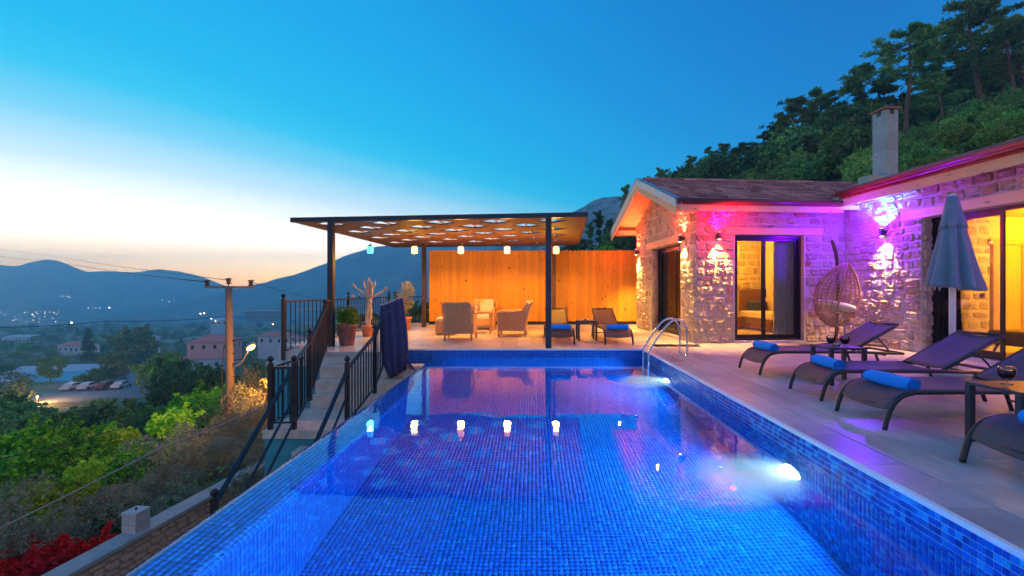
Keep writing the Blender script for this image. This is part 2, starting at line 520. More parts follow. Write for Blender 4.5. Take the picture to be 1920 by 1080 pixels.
M['sling'] = sling_mat('charcoal_mesh_sling', (0.085, 0.075, 0.10), 0.86)
M['slingbrown'] = sling_mat('brown_mesh_sling', (0.16, 0.085, 0.05), 0.86)


# ------------------------------------------------------------------ geometry helpers
class MB:
    def __init__(self):
        self.v = []
        self.f = []

    def add(self, vs, fs):
        n = len(self.v)
        self.v.extend(vs)
        self.f.extend([tuple(i + n for i in f) for f in fs])
        return self

    def box(self, x0, x1, y0, y1, z0, z1, mtx=None):
        vs = [(x, y, z) for z in (z0, z1) for y in (y0, y1) for x in (x0, x1)]
        if mtx is not None:
            vs = [tuple(mtx @ Vector(p)) for p in vs]
        return self.add(vs, [(0, 2, 3, 1), (4, 5, 7, 6), (0, 1, 5, 4), (2, 6, 7, 3), (0, 4, 6, 2), (1, 3, 7, 5)])

    def bar(self, p, q, w, h=None, up=(0, 0, 1)):
        h = h or w
        p, q = Vector(p), Vector(q)
        d = (q - p).normalized()
        u = Vector(up)
        s = d.cross(u)
        if s.length < 1e-4:
            s = d.cross(Vector((0, 1, 0)))
        s.normalize()
        u = s.cross(d).normalized()
        vs = []
        for c0 in (p, q):
            for a, bb in ((-1, -1), (1, -1), (1, 1), (-1, 1)):
                vs.append(tuple(c0 + s * a * w / 2 + u * bb * h / 2))
        return self.add(vs, [(3, 2, 1, 0), (4, 5, 6, 7), (0, 1, 5, 4), (1, 2, 6, 5), (2, 3, 7, 6), (3, 0, 4, 7)])

    def tube(self, pts, r, n=8, caps=True, closed=False):
        pts = [Vector(p) for p in pts]
        k = len(pts)
        rs = r if isinstance(r, (list, tuple)) else [r] * k
        d0 = (pts[1] - pts[0]).normalized()
        ref = Vector((0, 0, 1)) if abs(d0.z) < 0.9 else Vector((1, 0, 0))
        s = d0.cross(ref).normalized()
        base = len(self.v)
        for i, p in enumerate(pts):
            if closed:
                d = (pts[(i + 1) % k] - pts[i - 1]).normalized()
            elif i == 0:
                d = d0
            elif i == k - 1:
                d = (pts[-1] - pts[-2]).normalized()
            else:
                d = (pts[i + 1] - pts[i - 1]).normalized()
            s = (s - d * s.dot(d))
            if s.length < 1e-6:
                s = d.orthogonal()
            s.normalize()
            u = d.cross(s)
            for j in range(n):
                a = 2 * math.pi * j / n
                self.v.append(tuple(p + (s * math.cos(a) + u * math.sin(a)) * rs[i]))
        for i in range(k if closed else k - 1):
            for j in range(n):
                a0 = base + i * n + j
                a1 = base + i * n + (j + 1) % n
                i2 = (i + 1) % k
                self.f.append((a0, a1, base + i2 * n + (j + 1) % n, base + i2 * n + j))
        if caps and not closed:
            self.f.append(tuple(base + j for j in reversed(range(n))))
            self.f.append(tuple(base + (k - 1) * n + j for j in range(n)))
        return self

    def lathe(self, prof, c=(0, 0, 0), n=20):
        base = len(self.v)
        k = len(prof)
        for r, z in prof:
            for j in range(n):
                a = 2 * math.pi * j / n
                self.v.append((c[0] + r * math.cos(a), c[1] + r * math.sin(a), c[2] + z))
        for i in range(k - 1):
            for j in range(n):
                self.f.append((base + i * n + j, base + i * n + (j + 1) % n, base + (i + 1) * n + (j + 1) % n, base + (i + 1) * n + j))
        if prof[0][0] > 1e-4:
            self.f.append(tuple(base + j for j in reversed(range(n))))
        if prof[-1][0] > 1e-4:
            self.f.append(tuple(base + (k - 1) * n + j for j in range(n)))
        return self

    def grid(self, fn, nu, nv, close_u=False):
        base = len(self.v)
        for i in range(nu + (0 if close_u else 1)):
            for j in range(nv + 1):
                self.v.append(tuple(fn(i / nu, j / nv)))
        w = nv + 1
        for i in range(nu):
            i2 = (i + 1) % nu if close_u else i + 1
            for j in range(nv):
                self.f.append((base + i * w + j, base + i2 * w + j, base + i2 * w + j + 1, base + i * w + j + 1))
        return self

    def sphere(self, c, r, n=12, sz=1.0):
        prof = [(max(1e-5, r * math.sin(math.pi * i / 8)), -r * sz * math.cos(math.pi * i / 8)) for i in range(9)]
        return self.lathe(prof, c, n)

    def mesh(self, name, mat, smooth=False):
        me = bpy.data.meshes.new(name)
        me.from_pydata(self.v, [], self.f)
        if mat is not None:
            me.materials.append(mat)
        if smooth:
            me.polygons.foreach_set('use_smooth', [True] * len(me.polygons))
        me.update()
        return me

    def build(self, name, mat, parent=None, smooth=False, bevel=0.0, solid=0.0):
        o = link(name, self.mesh(name, mat, smooth), parent)
        if solid:
            md = o.modifiers.new('solidify', 'SOLIDIFY'); md.thickness = solid; md.offset = 0
        if bevel:
            md = o.modifiers.new('bevel', 'BEVEL'); md.width = bevel; md.segments = 2; md.limit_method = 'ANGLE'
        return o


def link(name, me, parent=None, loc=None, rot=None, scl=None):
    o = bpy.data.objects.new(name, me)
    COL.objects.link(o)
    if parent is not None:
        o.parent = parent
    if loc is not None:
        o.location = loc
    if rot is not None:
        o.rotation_euler = rot
    if scl is not None:
        o.scale = scl
    return o


def tag(o, label=None, cat=None, group=None, kind=None):
    if label: o['label'] = label
    if cat: o['category'] = cat
    if group: o['group'] = group
    if kind: o['kind'] = kind
    return o


def thing(name, label, cat, loc=(0, 0, 0), rz=0.0, group=None):
    o = bpy.data.objects.new(name, None)
    o.empty_display_size = 0.1
    COL.objects.link(o)
    o.location = loc
    o.rotation_euler = (0, 0, rz)
    return tag(o, label, cat, group)


def copy_tree(o, parent=None):
    c = o.copy()
    COL.objects.link(c)
    if parent is not None:
        c.parent = parent
    for ch in list(o.children):
        copy_tree(ch, c)
    return c


def dup(o, loc, rz=None, label=None, scl=None):
    c = copy_tree(o)
    c.location = loc
    if rz is not None:
        c.rotation_euler = (0, 0, rz)
    if label:
        c['label'] = label
    if scl is not None:
        c.scale = scl if isinstance(scl, (tuple, list)) else (scl,) * 3
    return c


def smooth_path(pts, k=6):
    P = [Vector(p) for p in pts]
    P = [P[0] * 2 - P[1]] + P + [P[-1] * 2 - P[-2]]
    out = []
    for i in range(1, len(P) - 2):
        for j in range(k):
            s = j / k
            a, b_, c_, d = P[i - 1], P[i], P[i + 1], P[i + 2]
            out.append(0.5 * ((2 * b_) + (c_ - a) * s + (2 * a - 5 * b_ + 4 * c_ - d) * s * s + (3 * b_ - a - 3 * c_ + d) * s ** 3))
    out.append(P[-2])
    return out


def light(name, kind, energy, color, loc, parent=None, radius=0.03, rot=None, spot=None, blend=0.5):
    d = bpy.data.lights.new(name, kind)
    d.energy = energy
    d.color = color
    d.shadow_soft_size = radius
    if kind == 'SPOT':
        d.spot_size = spot
        d.spot_blend = blend
    o = bpy.data.objects.new(name, d)
    COL.objects.link(o)
    if parent is not None:
        o.parent = parent
    o.location = loc
    if rot is not None:
        o.rotation_euler = rot
    return o


def np_mesh(name, verts, faces4, mat, smooth=False):
    me = bpy.data.meshes.new(name)
    nv, nf = len(verts), len(faces4)
    me.vertices.add(nv)
    me.vertices.foreach_set('co', np.asarray(verts, dtype=np.float32).ravel())
    me.loops.add(nf * 4)
    me.loops.foreach_set('vertex_index', np.asarray(faces4, dtype=np.int32).ravel())
    me.polygons.add(nf)
    me.polygons.foreach_set('loop_start', np.arange(0, nf * 4, 4, dtype=np.int32))
    if smooth:
        me.polygons.foreach_set('use_smooth', np.ones(nf, dtype=bool))
    me.update(calc_edges=True)
    me.materials.append(mat)
    return me


def smoothstep(x, a, b):
    t_ = np.clip((np.asarray(x, dtype=float) - a) / (b - a), 0, 1)
    return t_ * t_ * (3 - 2 * t_)


# ------------------------------------------------------------------ terrain
_ph = RNG.uniform(0, 6.28, (14, 2))
_dr = RNG.uniform(0, 6.28, 14)


def wob(X, Y, lam, amp, k0=0):
    s = 0
    for i in range(4):
        a = _dr[(i + k0) % 14]
        kx, ky = math.cos(a) * 6.28 / lam * (1 + .6 * i), math.sin(a) * 6.28 / lam * (1 + .6 * i)
        s = s + np.sin(X * kx + Y * ky + _ph[(i + k0) % 14, 0]) / (1 + .7 * i)
    return s * amp / 2


def ground_z(X, Y):
    X = np.asarray(X, dtype=float); Y = np.asarray(Y, dtype=float)
    r = np.hypot(.6 * X, np.abs(Y))
    zl = np.interp(r, [0, 8, 12, 20, 50, 100, 150, 300, 600, 700, 900], [-4.15, -4.15, -4.8, -6.8, -12.5, -19.5, -25, -33, -41, -58, -70])
    zl = zl + wob(X, Y, 60, .02, 2) * np.clip(r, 0, 120) * .8
    zr = 0.2 + .40 * np.clip(X, 0, 70) + .06 * (np.clip(Y, 15, 60) - 30) + wob(X, Y, 14, .5, 5)
    t_ = smoothstep(X, -9, 4)
    z = zl * (1 - t_) + zr * t_
    m_ = np.maximum(smoothstep(Y, 15.2, 19), smoothstep(X, 14, 18))
    flat = -4.15
    near = np.where(X > -9, flat, zl)
    z = np.where(X > -9, near * (1 - m_) + z * m_, zl)
    return z


def build_terrain():
    ths = np.concatenate([np.linspace(-180, -72, 28, endpoint=False), np.linspace(-72, 60, 260, endpoint=False), np.linspace(60, 180, 28)])
    rs = np.concatenate([[0.5, 2, 4], np.geomspace(5.5, 900, 150)])
    T, Rr = np.meshgrid(np.radians(ths), rs)
    X = Rr * np.sin(T); Y = Rr * np.cos(T)
    Z = ground_z(X, Y)
    v = np.stack([X, Y, Z], -1).reshape(-1, 3)
    nr, ntn = X.shape
    idx = np.arange(nr * ntn).reshape(nr, ntn)
    f = np.stack([idx[:-1, :-1], idx[:-1, 1:], idx[1:, 1:], idx[1:, :-1]], -1).reshape(-1, 4)
    m_, t, b = new_mat('scrubby_ground')
    c = ramp_node(t, geo_noise(t, 0.05, 8), [(0.35, (0.08, 0.14, 0.05)), (0.5, (0.17, 0.24, 0.09)), (0.62, (0.42, 0.36, 0.22)), (0.75, (0.13, 0.20, 0.08))])
    c2 = ramp_node(t, geo_noise(t, 0.6, 5), [(0.3, (0.4, 0.4, 0.4)), (0.7, (1, 1, 1))])
    c = mix_col(t, 0.7, c, c2, 'MULTIPLY')
    t.links.new(c, b.inputs['Base Color'])
    b.inputs['Roughness'].default_value = 0.95
    o = link('ground', np_mesh('ground', v, f, m_, True))
    tag(o, 'green scrubby hillside falling away to the valley', kind='structure')


build_terrain()


def range_mesh(name, prof, D0, D1, D2, base_y, mat, jag=0.0, rows=26, label='', seedk=0):
    """a mountain in the round: foot at depth D0, crest line at D1, back foot at D2; prof = crest as (direction, height)"""
    us = np.linspace(prof[0][0], prof[-1][0], 420)
    cr_ = np.interp(us, [p[0] for p in prof], [p[1] for p in prof])
    cr_ = np.convolve(np.pad(cr_, 2, mode='edge'), np.ones(5) / 5, 'valid')
    rgn = np.random.default_rng(seedk + 40)
    for lv in range(1, 5):
        kn = 14 * 2 ** lv
        cr_ = cr_ + np.interp(us, np.linspace(us[0], us[-1], kn), rgn.uniform(-1, 1, kn)) * .0042 / 1.75 ** lv
    s = np.concatenate([np.linspace(0, 1, rows), np.linspace(1, 2, 8)[1:]])
    U, S = np.meshgrid(us, s)
    D = np.where(S <= 1, D0 + (D1 - D0) * S, D1 + (D2 - D1) * (S - 1))
    H1 = np.interp(us, us, cr_) * D1
    rise = np.where(S <= 1, S ** 1.15, (2 - S))
    X = U * D; Y = D
    nz = 0
    for i in range(7):
        lam = D1 * 0.22 / (1.8 ** i)
        nz = nz + wob(X, Y, lam, 1.0, i + seedk) / (1.7 ** i)
    base = -base_y * D0
    Z = base + (H1[None, :] - base) * rise + nz * jag * D1 * np.where(S <= 1, np.sin(np.pi * np.clip(S, 0, 1)) * .9 + .1, .3)
    v = np.stack([X, Y, Z + EYE], -1).reshape(-1, 3)
    nr, nc = X.shape
    idx = np.arange(nr * nc).reshape(nr, nc)
    f = np.stack([idx[:-1, :-1], idx[:-1, 1:], idx[1:, 1:], idx[1:, :-1]], -1).reshape(-1, 4)
    o = link(name, np_mesh(name, v, f, mat, True))
    return tag(o, label, kind='structure')


def px(pts):
    return [((x - 999) / F, (543 - y) / F) for x, y in pts]


mm, t, b = new_mat('wooded_mountain')
c = ramp_node(t, geo_noise(t, 0.018, 8), [(0.35, (0.05, 0.12, 0.12)), (0.55, (0.10, 0.20, 0.19)), (0.7, (0.20, 0.27, 0.24))])
t.links.new(c, b.inputs['Base Color']); b.inputs['Roughness'].default_value = 0.95
mr, t, b = new_mat('rocky_mountain')
c = ramp_node(t, geo_noise(t, 0.09, 12), [(0.38, (0.03, 0.07, 0.04)), (0.5, (0.06, 0.10, 0.06)), (0.56, (0.30, 0.29, 0.28)), (0.62, (0.10, 0.13, 0.08)), (0.7, (0.34, 0.33, 0.32))])
t.links.new(c, b.inputs['Base Color']); b.inputs['Roughness'].default_value = 0.95
bump(t, b, geo_noise(t, 0.08, 8), 0.8, 4)

range_mesh('far_mountains', px([(-900, 520), (-620, 478), (-430, 492), (-240, 488), (-60, 500), (0, 496), (30, 499), (55, 492), (85, 486), (112, 490), (135, 500), (165, 512), (200, 509), (240, 510), (262, 507), (300, 504), (335, 508), (365, 515), (400, 527), (430, 537), (480, 550), (560, 556), (700, 560)]),
           1080, 1420, 1560, 0.058, mm, 0.0035, label='far blue mountain chain behind the valley')
range_mesh('low_hill', px([(-800, 584), (-400, 575), (-100, 582), (0, 574), (35, 569), (60, 566), (85, 569), (130, 578), (200, 583), (330, 580), (450, 586)]),
           860, 960, 1080, 0.073, mm, 0.0015, label='low dark hill on the valley floor', seedk=3)
range_mesh('near_mountain', px([(150, 592), (230, 583), (300, 573), (370, 560), (430, 546), (480, 534), (540, 517), (600, 499), (650, 480), (690, 467), (730, 460), (800, 456), (900, 457), (1050, 462), (1300, 470), (1500, 520)]),
           700, 1010, 1300, 0.088, mm, 0.005, label='dark wooded mountain slope rising behind the pergola', seedk=5)
range_mesh('rocky_hill', px([(820, 540), (900, 480), (980, 440), (1030, 418), (1060, 402), (1090, 390), (1115, 376), (1140, 368), (1160, 366), (1190, 372), (1300, 360), (1450, 400)]),
           170, 480, 700, 0.005, mr, 0.006, rows=60, label='grey rocky hill between the pergola and the gable', seedk=8)
# valley floor
us = np.linspace(-2.2, 1.3, 80)
Ds = np.geomspace(640, 1570, 60)
U, D = np.meshgrid(us, Ds)
Z = EYE - np.interp(D, [640, 700, 1570], [58, 60, 63])
v = np.stack([U * D, D, Z], -1).reshape(-1, 3)
idx = np.arange(U.size).reshape(U.shape)
f = np.stack([idx[:-1, :-1], idx[:-1, 1:], idx[1:, 1:], idx[1:, :-1]], -1).reshape(-1, 4)
m_, t, b = new_mat('valley_fields')
c = ramp_node(t, geo_noise(t, 0.006, 7, (1, .35, 1)), [(0.35, (0.03, 0.06, 0.06)), (0.55, (0.08, 0.11, 0.09)), (0.7, (0.22, 0.22, 0.2))])
t.links.new(c, b.inputs['Base Color']); b.inputs['Roughness'].default_value = 0.95
tag(link('valley_floor', np_mesh('valley_floor', v, f, m_, True)), 'hazy flat valley floor with fields', kind='structure')

# haze
hz = MB().box(-3600, 2150, -950, 1600, -80, 118)
m_ = bpy.data.materials.new('evening_haze')
m_.use_nodes = True
t = m_.node_tree
t.nodes.clear()
o_ = t.nodes.new("ShaderNodeOutputMaterial")
pv = t.nodes.new("ShaderNodeVolumePrincipled")
pv.inputs['Color'].default_value = (0.30, 0.74, 1.0, 1)
pv.inputs['Density'].default_value = 0.00092
pv.inputs['Anisotropy'].default_value = 0.35
t.links.new(pv.outputs[0], o_.inputs['Volume'])
tag(hz.build('haze', m_), 'thin blue evening haze over the valley', kind='stuff')

# ================================================================== POOL, DECK, STAIRS
TP = 0.0385          # mosaic pitch
WZ = -0.187          # water level
PXL, PXR = -1.60, 2.144
PY0, PY1 = 0.35, 8.84
PZ = -1.46

pool = tag(MB().box(PXL - .32, PXR + .2, PY0 - .3, PY1 + .012 + .1, PZ - .3, PZ - .012).build('pool_basin', M['concrete']),
           'infinity pool basin lined with blue glass mosaic', kind='structure')


def mosaic_strip(profile, a0, a1, mapf, flip=False, skip=None, lift=0.0025, gap=0.0044):
    """raised square tiles on a swept profile; returns (verts, faces)"""
    P = np.array(profile, dtype=float)
    na = int(round((a1 - a0) / TP))
    a = a0 + np.arange(na) * ((a1 - a0) / na)
    pa = (a1 - a0) / na
    V, Fc = [], []
    n0 = 0
    for i in range(len(P) - 1):
        p, q = P[i], P[i + 1]
        d = q - p
        L = np.linalg.norm(d); d = d / L
        nn = np.array([-d[1], d[0]]) * (-1 if flip else 1)
        p2, q2 = p + d * gap * .5, q - d * gap * .5
        k = na
        aa0 = a + gap * .5; aa1 = a + pa - gap * .5
        c = []
        for lev in (0, 1):
            off = nn * lift * lev
            for pt, av in ((p2, aa0), (q2, aa0), (q2, aa1), (p2, aa1)):
                pp = pt + off
                c.append(np.stack(mapf(np.full(k, pp[0]), np.full(k, pp[1]), av), -1))
        C_ = np.stack(c, 1)   # k,8,3
        if skip is not None:
            keep = ~skip(C_.mean(1))
            C_ = C_[keep]
        k = len(C_)
        if k == 0:
            continue
        b0 = n0 + np.arange(k)[:, None] * 8
        top = [4, 5, 6, 7]
        fs = [top, [0, 1, 5, 4], [1, 2, 6, 5], [2, 3, 7, 6], [3, 0, 4, 7]]
        for ff in fs:
            Fc.append(b0 + np.array(ff)[None, :])
        V.append(C_.reshape(-1, 3))
        n0 += k * 8
    return np.concatenate(V), np.concatenate(Fc)


def steps_between(p, q, pitch=TP):
    n = max(1, int(round(math.dist(p, q) / pitch)))
    return [(p[0] + (q[0] - p[0]) * i / n, p[1] + (q[1] - p[1]) * i / n) for i in range(n + 1)]


# left overflow wall profile (X,Z), inner bottom -> over the top -> outside
prof = steps_between((PXL, PZ), (PXL, -.345))
rad = .095
for i in range(1, 5):
    a_ = math.pi / 2 * i / 4
    prof.append((PXL - rad + rad * math.cos(a_), -.345 + rad * math.sin(a_)))
prof += steps_between(prof[-1], (-1.885, -.200))[1:]
prof += [(-1.918, -.208), (-1.94, -.238)]
prof += steps_between((-1.94, -.238), (-1.94, -1.5))[1:]
XZ = lambda x, z, a: (x, a, z)


def sheet(name, profile, a0, a1, mapf, off, flip, mat, parent, thick=None):
    P = np.array(profile)
    d = np.diff(P, axis=0)
    nn = np.stack([-d[:, 1], d[:, 0]], -1)
    nn /= np.linalg.norm(nn, axis=1)[:, None]
    nn = np.concatenate([nn[:1], (nn[:-1] + nn[1:]) / 2, nn[-1:]]) * (-1 if flip else 1)
    P = P + nn * off
    vs = []
    for av in (a0, a1):
        x, y, z = mapf(P[:, 0], P[:, 1], np.full(len(P), av))
        vs.append(np.stack([x, y, z], -1))
    v = np.concatenate(vs)
    k = len(P)
    f = [(i, i + 1, k + i + 1, k + i) for i in range(k - 1)]
    return link(name, np_mesh(name, v, f, mat), parent)


V, Fc = mosaic_strip(prof, PY0, PY1, XZ, flip=True)
tag(link('mosaic_tiles', np_mesh('mosaic_tiles', V, Fc, M['mosaic']), pool), kind='stuff', label='blue mosaic over the rounded overflow wall')
sheet('wall_grout', prof, PY0, PY1, XZ, 0.0, False, M['poolgrout'], pool)
# floor
fp = steps_between((PXL, PZ), (PXR, PZ))
V, Fc = mosaic_strip(fp, PY0, PY1, XZ, flip=False)
tag(link('mosaic_tiles', np_mesh('floor_mosaic', V, Fc, M['mosaic']), pool), kind='stuff', label='blue mosaic on the pool floor')
sheet('floor_grout', [(PXL, PZ), (PXR, PZ)], PY0, PY1, XZ, 0.0, False, M['poolgrout'], pool)
# right wall; the waterline band nearest the camera is single tiles
ROWS = 6
ztop = -.032
rows_z = [ztop - TP * i for i in range(int((ztop - PZ) / TP))]
rp = [(PXR, z) for z in rows_z] + [(PXR, PZ)]
near_y = 1.7
ncols = 50
pitch_y = (PY1 - PY0) / int(round((PY1 - PY0) / TP))
c0 = int((near_y - PY0) / pitch_y)
ya, yb = PY0 + c0 * pitch_y, PY0 + (c0 + ncols) * pitch_y


def in_band(c):
    return (c[:, 1] > ya) & (c[:, 1] < yb) & (c[:, 2] > ztop - TP * ROWS)


V, Fc = mosaic_strip(rp, PY0, PY1, XZ, flip=True, skip=in_band)
tag(link('mosaic_tiles', np_mesh('right_mosaic', V, Fc, M['mosaic_band']), pool), kind='stuff', label='blue mosaic on the right hand pool wall')
sheet('wall_grout', rp, PY0, PY1, XZ, 0.0, True, M['bandgrout'], pool)
tile_me = MB().box(-.0035, 0, -pitch_y / 2 + .0022, pitch_y / 2 - .0022, -TP / 2 + .0022, TP / 2 - .0022).mesh('mosaic_tile', M['mosaic_one'])
for r_ in range(ROWS):
    for c_ in range(ncols):
        link('mosaic_tile', tile_me, pool, (PXR, ya + (c_ + .5) * pitch_y, ztop - (r_ + .5) * TP))
# far wall, runs on to the left beyond the overflow edge
YZ = lambda y, z, a: (a, y, z)
bp = [(PY1, z) for z in rows_z] + [(PY1, PZ)]
V, Fc = mosaic_strip(bp, -2.60, PXR, YZ, flip=True)
tag(link('mosaic_tiles', np_mesh('far_mosaic', V, Fc, M['mosaic']), pool), kind='stuff', label='blue mosaic on the far pool wall')
sheet('wall_grout', bp, -2.60, PXR, YZ, 0.0, True, M['poolgrout'], pool)
# near wall
bp2 = [(PY0, z) for z in rows_z] + [(PY0, PZ)]
V, Fc = mosaic_strip(bp2, PXL, PXR, YZ, flip=False)
tag(link('mosaic_tiles', np_mesh('near_mosaic', V, Fc, M['mosaic']), pool), kind='stuff')
MB().box(-1.93, PXL - .004, PY0, PY1 - .004, -4.6, -.36).build('overflow_wall', M['concrete'], pool)
MB().box(PXL - .3, PXR, PY0 - .3, PY0 - .004, -4.4, -.03).build('near_wall', M['concrete'], pool)

# water surface, spilling over the left edge
wp = [(PXR - .001, WZ)] + [(x, WZ) for x in np.linspace(PXR - .1, -1.86, 30)] + [(-1.90, WZ - .002), (-1.928, WZ - .010), (-1.946, WZ - .035), (-1.950, WZ - .07), (-1.950, -1.4)]
ys = np.linspace(PY0 + .002, PY1 - .004, 60)
P = np.array(wp)
v = np.stack([np.repeat(P[:, 0][None], 60, 0), np.repeat(ys[:, None], len(P), 1), np.repeat(P[:, 1][None], 60, 0)], -1).reshape(-1, 3)
idx = np.arange(60 * len(P)).reshape(60, len(P))
f = np.stack([idx[:-1, :-1], idx[1:, :-1], idx[1:, 1:], idx[:-1, 1:]], -1).reshape(-1, 4)
wo = tag(link('pool_water', np_mesh('pool_water', v, f, M['water'], True)), 'still clear pool water spilling over its left edge', kind='structure')
_n = wo.data.polygons[5].normal
if _n.z < 0:
    wo.data.flip_normals()

wv = bpy.data.materials.new('lamp_halo_scatter')  # scatter put only round the lamps to imitate their glow, not cloudy water
wv.use_nodes = True
t = wv.node_tree
t.nodes.clear()
o_ = t.nodes.new("ShaderNodeOutputMaterial")
sv = t.nodes.new("ShaderNodeVolumeScatter")
sv.inputs['Color'].default_value = (0.85, 0.97, 1.0, 1)
sv.inputs['Anisotropy'].default_value = 0.0
tcw = t.nodes.new("ShaderNodeTexCoord")
ln = t.nodes.new("ShaderNodeVectorMath"); ln.operation = 'LENGTH'
t.links.new(tcw.outputs['Object'], ln.inputs[0])
q_ = math_node(t, 'SUBTRACT', 1.0, ln.outputs['Value'], clamp=True)
t.links.new(math_node(t, 'MULTIPLY', math_node(t, 'MULTIPLY', q_, q_), 16.0), sv.inputs['Density'])
t.links.new(sv.outputs[0], o_.inputs['Volume'])


def lamp_halo(parent):  # added ball of scatter, shaped to stand in for a lamp's soft halo
    o = MB().sphere((0, 0, 0), 1.0, 20).build('lamp_halo', wv, parent)
    o.location = (-.36, -.04, -.02)
    o.scale = (.60, .42, .34)
    return tag(o, kind='stuff')


# pool lamps in the right wall
for y_, e_, ln in ((3.72, 620, 0), (7.15, 400, 1)):
    pl = thing('pool_lamp', ['bright white underwater lamp in the right pool wall nearest the camera', 'small far underwater lamp beside the pool ladder'][ln], 'pool lamp',
               (PXR - .004, y_, -.62), 0, 'underwater pool lamps')
    MB().tube([(0, 0, 0), (-.03, 0, 0)], .13, 24).build('lamp_ring', M['chrome'], pl)
    MB().tube([(-.031, 0, 0), (-.055, 0, 0)], [.11, .10], 24).build('lens', emit('pool_lamp_lens%d' % ln, (0.75, 0.95, 1.0), 14), pl)
    light('pool_light', 'SPOT', e_, (0.05, 0.62, 1.0), (-.08, 0, 0), pl, .03, (0, R(78), 0), R(172), .35)
    lamp_halo(pl)
    light('pool_beam', 'SPOT', e_ * 1.1, (0.60, 0.92, 1.0), (-.062, .0, .0), pl, .02, (0, R(84), 0), R(110), .9)
# a third and fourth lamp of the row, behind the camera end of the pool
pl = thing('pool_lamp', 'underwater lamp at the near end of the pool', 'pool lamp', (PXR - .004, .9, -.62), 0, 'underwater pool lamps')
MB().tube([(0, 0, 0), (-.03, 0, 0)], .13, 24).build('lamp_ring', M['chrome'], pl)
MB().tube([(-.031, 0, 0), (-.055, 0, 0)], [.11, .10], 24).build('lens', emit('pool_lamp_lens2', (0.75, 0.95, 1.0), 40), pl)
light('pool_light', 'SPOT', 900, (0.05, 0.62, 1.0), (-.08, 0, 0), pl, .03, (0, R(78), 0), R(172), .35)

# ---- deck
deck = tag(MB().box(-4.95, 8.9, PY1 + .004, 14.62, -.26, -.026).build('deck', M['grout_deck']), 'pale wood look porcelain terrace around the pool', kind='structure')
MB().box(PXR + .02, 8.9, -3, PY1 + .003, -.26, -.026).build('deck_slab', M['grout_deck'], deck)
MB().box(-3.92, -2.62, 8.42, PY1 + .003, -.26, -.026).build('landing_slab', M['grout_deck'], deck)
MB().box(PXR + .21, 8.9, -3, 14.62, -4.5, -.27).build('deck_base', M['concrete'], deck)
MB().box(-4.9, PXR + .2, PY1 + .12, 14.58, -4.6, -.27).build('deck_base', M['concrete'], deck)
plank_me = {}


def plank(x0, x1, y0, y1):
    w, l = round(x1 - x0, 3), round(y1 - y0, 3)
    if w < .04 or l < .04:
        return
    key = (w, l)
    if key not in plank_me:
        g = .0030
        mb = MB()
        a, b_ = w / 2 - g, l / 2 - g
        e = .003
        mb.add([(-a, -b_, -.022), (a, -b_, -.022), (a, b_, -.022), (-a, b_, -.022), (-a, -b_, -e), (a, -b_, -e), (a, b_, -e), (-a, b_, -e),
                (-a + e, -b_ + e, 0), (a - e, -b_ + e, 0), (a - e, b_ - e, 0), (-a + e, b_ - e, 0)],
               [(0, 1, 5, 4), (1, 2, 6, 5), (2, 3, 7, 6), (3, 0, 4, 7), (4, 5, 9, 8), (5, 6, 10, 9), (6, 7, 11, 10), (7, 4, 8, 11), (8, 9, 10, 11)])
        plank_me[key] = mb.mesh('deck_plank', M['plank'])
    o = link('deck_plank', plank_me[key], deck, ((x0 + x1) / 2, (y0 + y1) / 2, 0))


def plank_area(x0, x1, y0, y1, w=.30, l=1.2, minx=None):
    x = x0
    k = 0
    while x < x1 - .03:
        xe = min(x + w, x1)
        y = y0 - [0, .4, .8][k % 3]
        while y < y1 - .03:
            ya_, yb_ = max(y, y0), min(y + l, y1)
            plank(x, xe, ya_, yb_)
            y += l
        x += w
        k += 1


plank_area(PXR + .31, 7.4, 1.5, 9.6)
plank_area(-4.85, 3.45, 9.14, 14.55)
plank_area(3.45, 7.2, 9.6, 10.4)
# coping strip right of the pool and along its far side
y = 1.2
while y < PY1 - .05:
    plank(PXR + .026, PXR + .306, y, min(y + .6, PY1)); y += .6
x = -3.9
while x < PXR + .3:
    plank(x, min(x + .6, PXR + .306), PY1, 9.135); x += .6
MB().box(PXR - .012, PXR + .024, PY0, PY1 - .002, -.030, .0035).build('coping_edge', M['copingedge'], deck, bevel=.004)
MB().box(-2.62, PXR - .014, PY1 - .014, PY1 - .002, -.030, .0035).build('coping_edge', M['copingedge'], deck)
x = -3.9
while x < -2.65:
    plank(x, min(x + .6, -2.62), 8.42, 8.835); x += .6
MB().box(-3.93, -2.60, 8.395, 8.419, -.06, .003).build('landing_edge', M['kerbwhite'], deck)

# ---- stairs down the outside
st = tag(MB().box(-3.80, -2.02, 7.49, 8.40, -4.6, -.86).build('stairs', M['stairstone']), 'worn stone stairs going down beside the pool', kind='structure')
MB().box(-3.93, -2.62, 8.40, 8.84, -4.6, -.27).build('stair_wall', M['stairstone'], st)
for i, (y0_, z_) in enumerate(((8.13, -.215), (7.90, -.43), (7.69, -.645))):
    MB().box(-3.80 + .02 * i, -2.0, y0_, 8.398, z_ - .216, z_).build('step', M['stairstone'], st, bevel=.012)
MB().box(-3.86, -2.0, 6.48, 7.70, -.98, -.858).build('landing', M['stairstone'], st, bevel=.012)
MB().box(-3.84, -2.02, 6.52, 7.48, -4.6, -.984).build('landing_wall', M['teal'], st)
for i in range(9):
    z_ = -.858 - .21 * (i + 1)
    y1_ = 6.478 - .27 * i
    MB().box(-3.30, -2.02, y1_ - .27, y1_, z_ - .6, z_).build('step', M['stairstone'] if i else M['stairstone'], st, bevel=.012)
MB().box(-3.42, -3.31, 4.0, 6.478, -4.6, -2.95).build('stair_string', M['teal'], st)
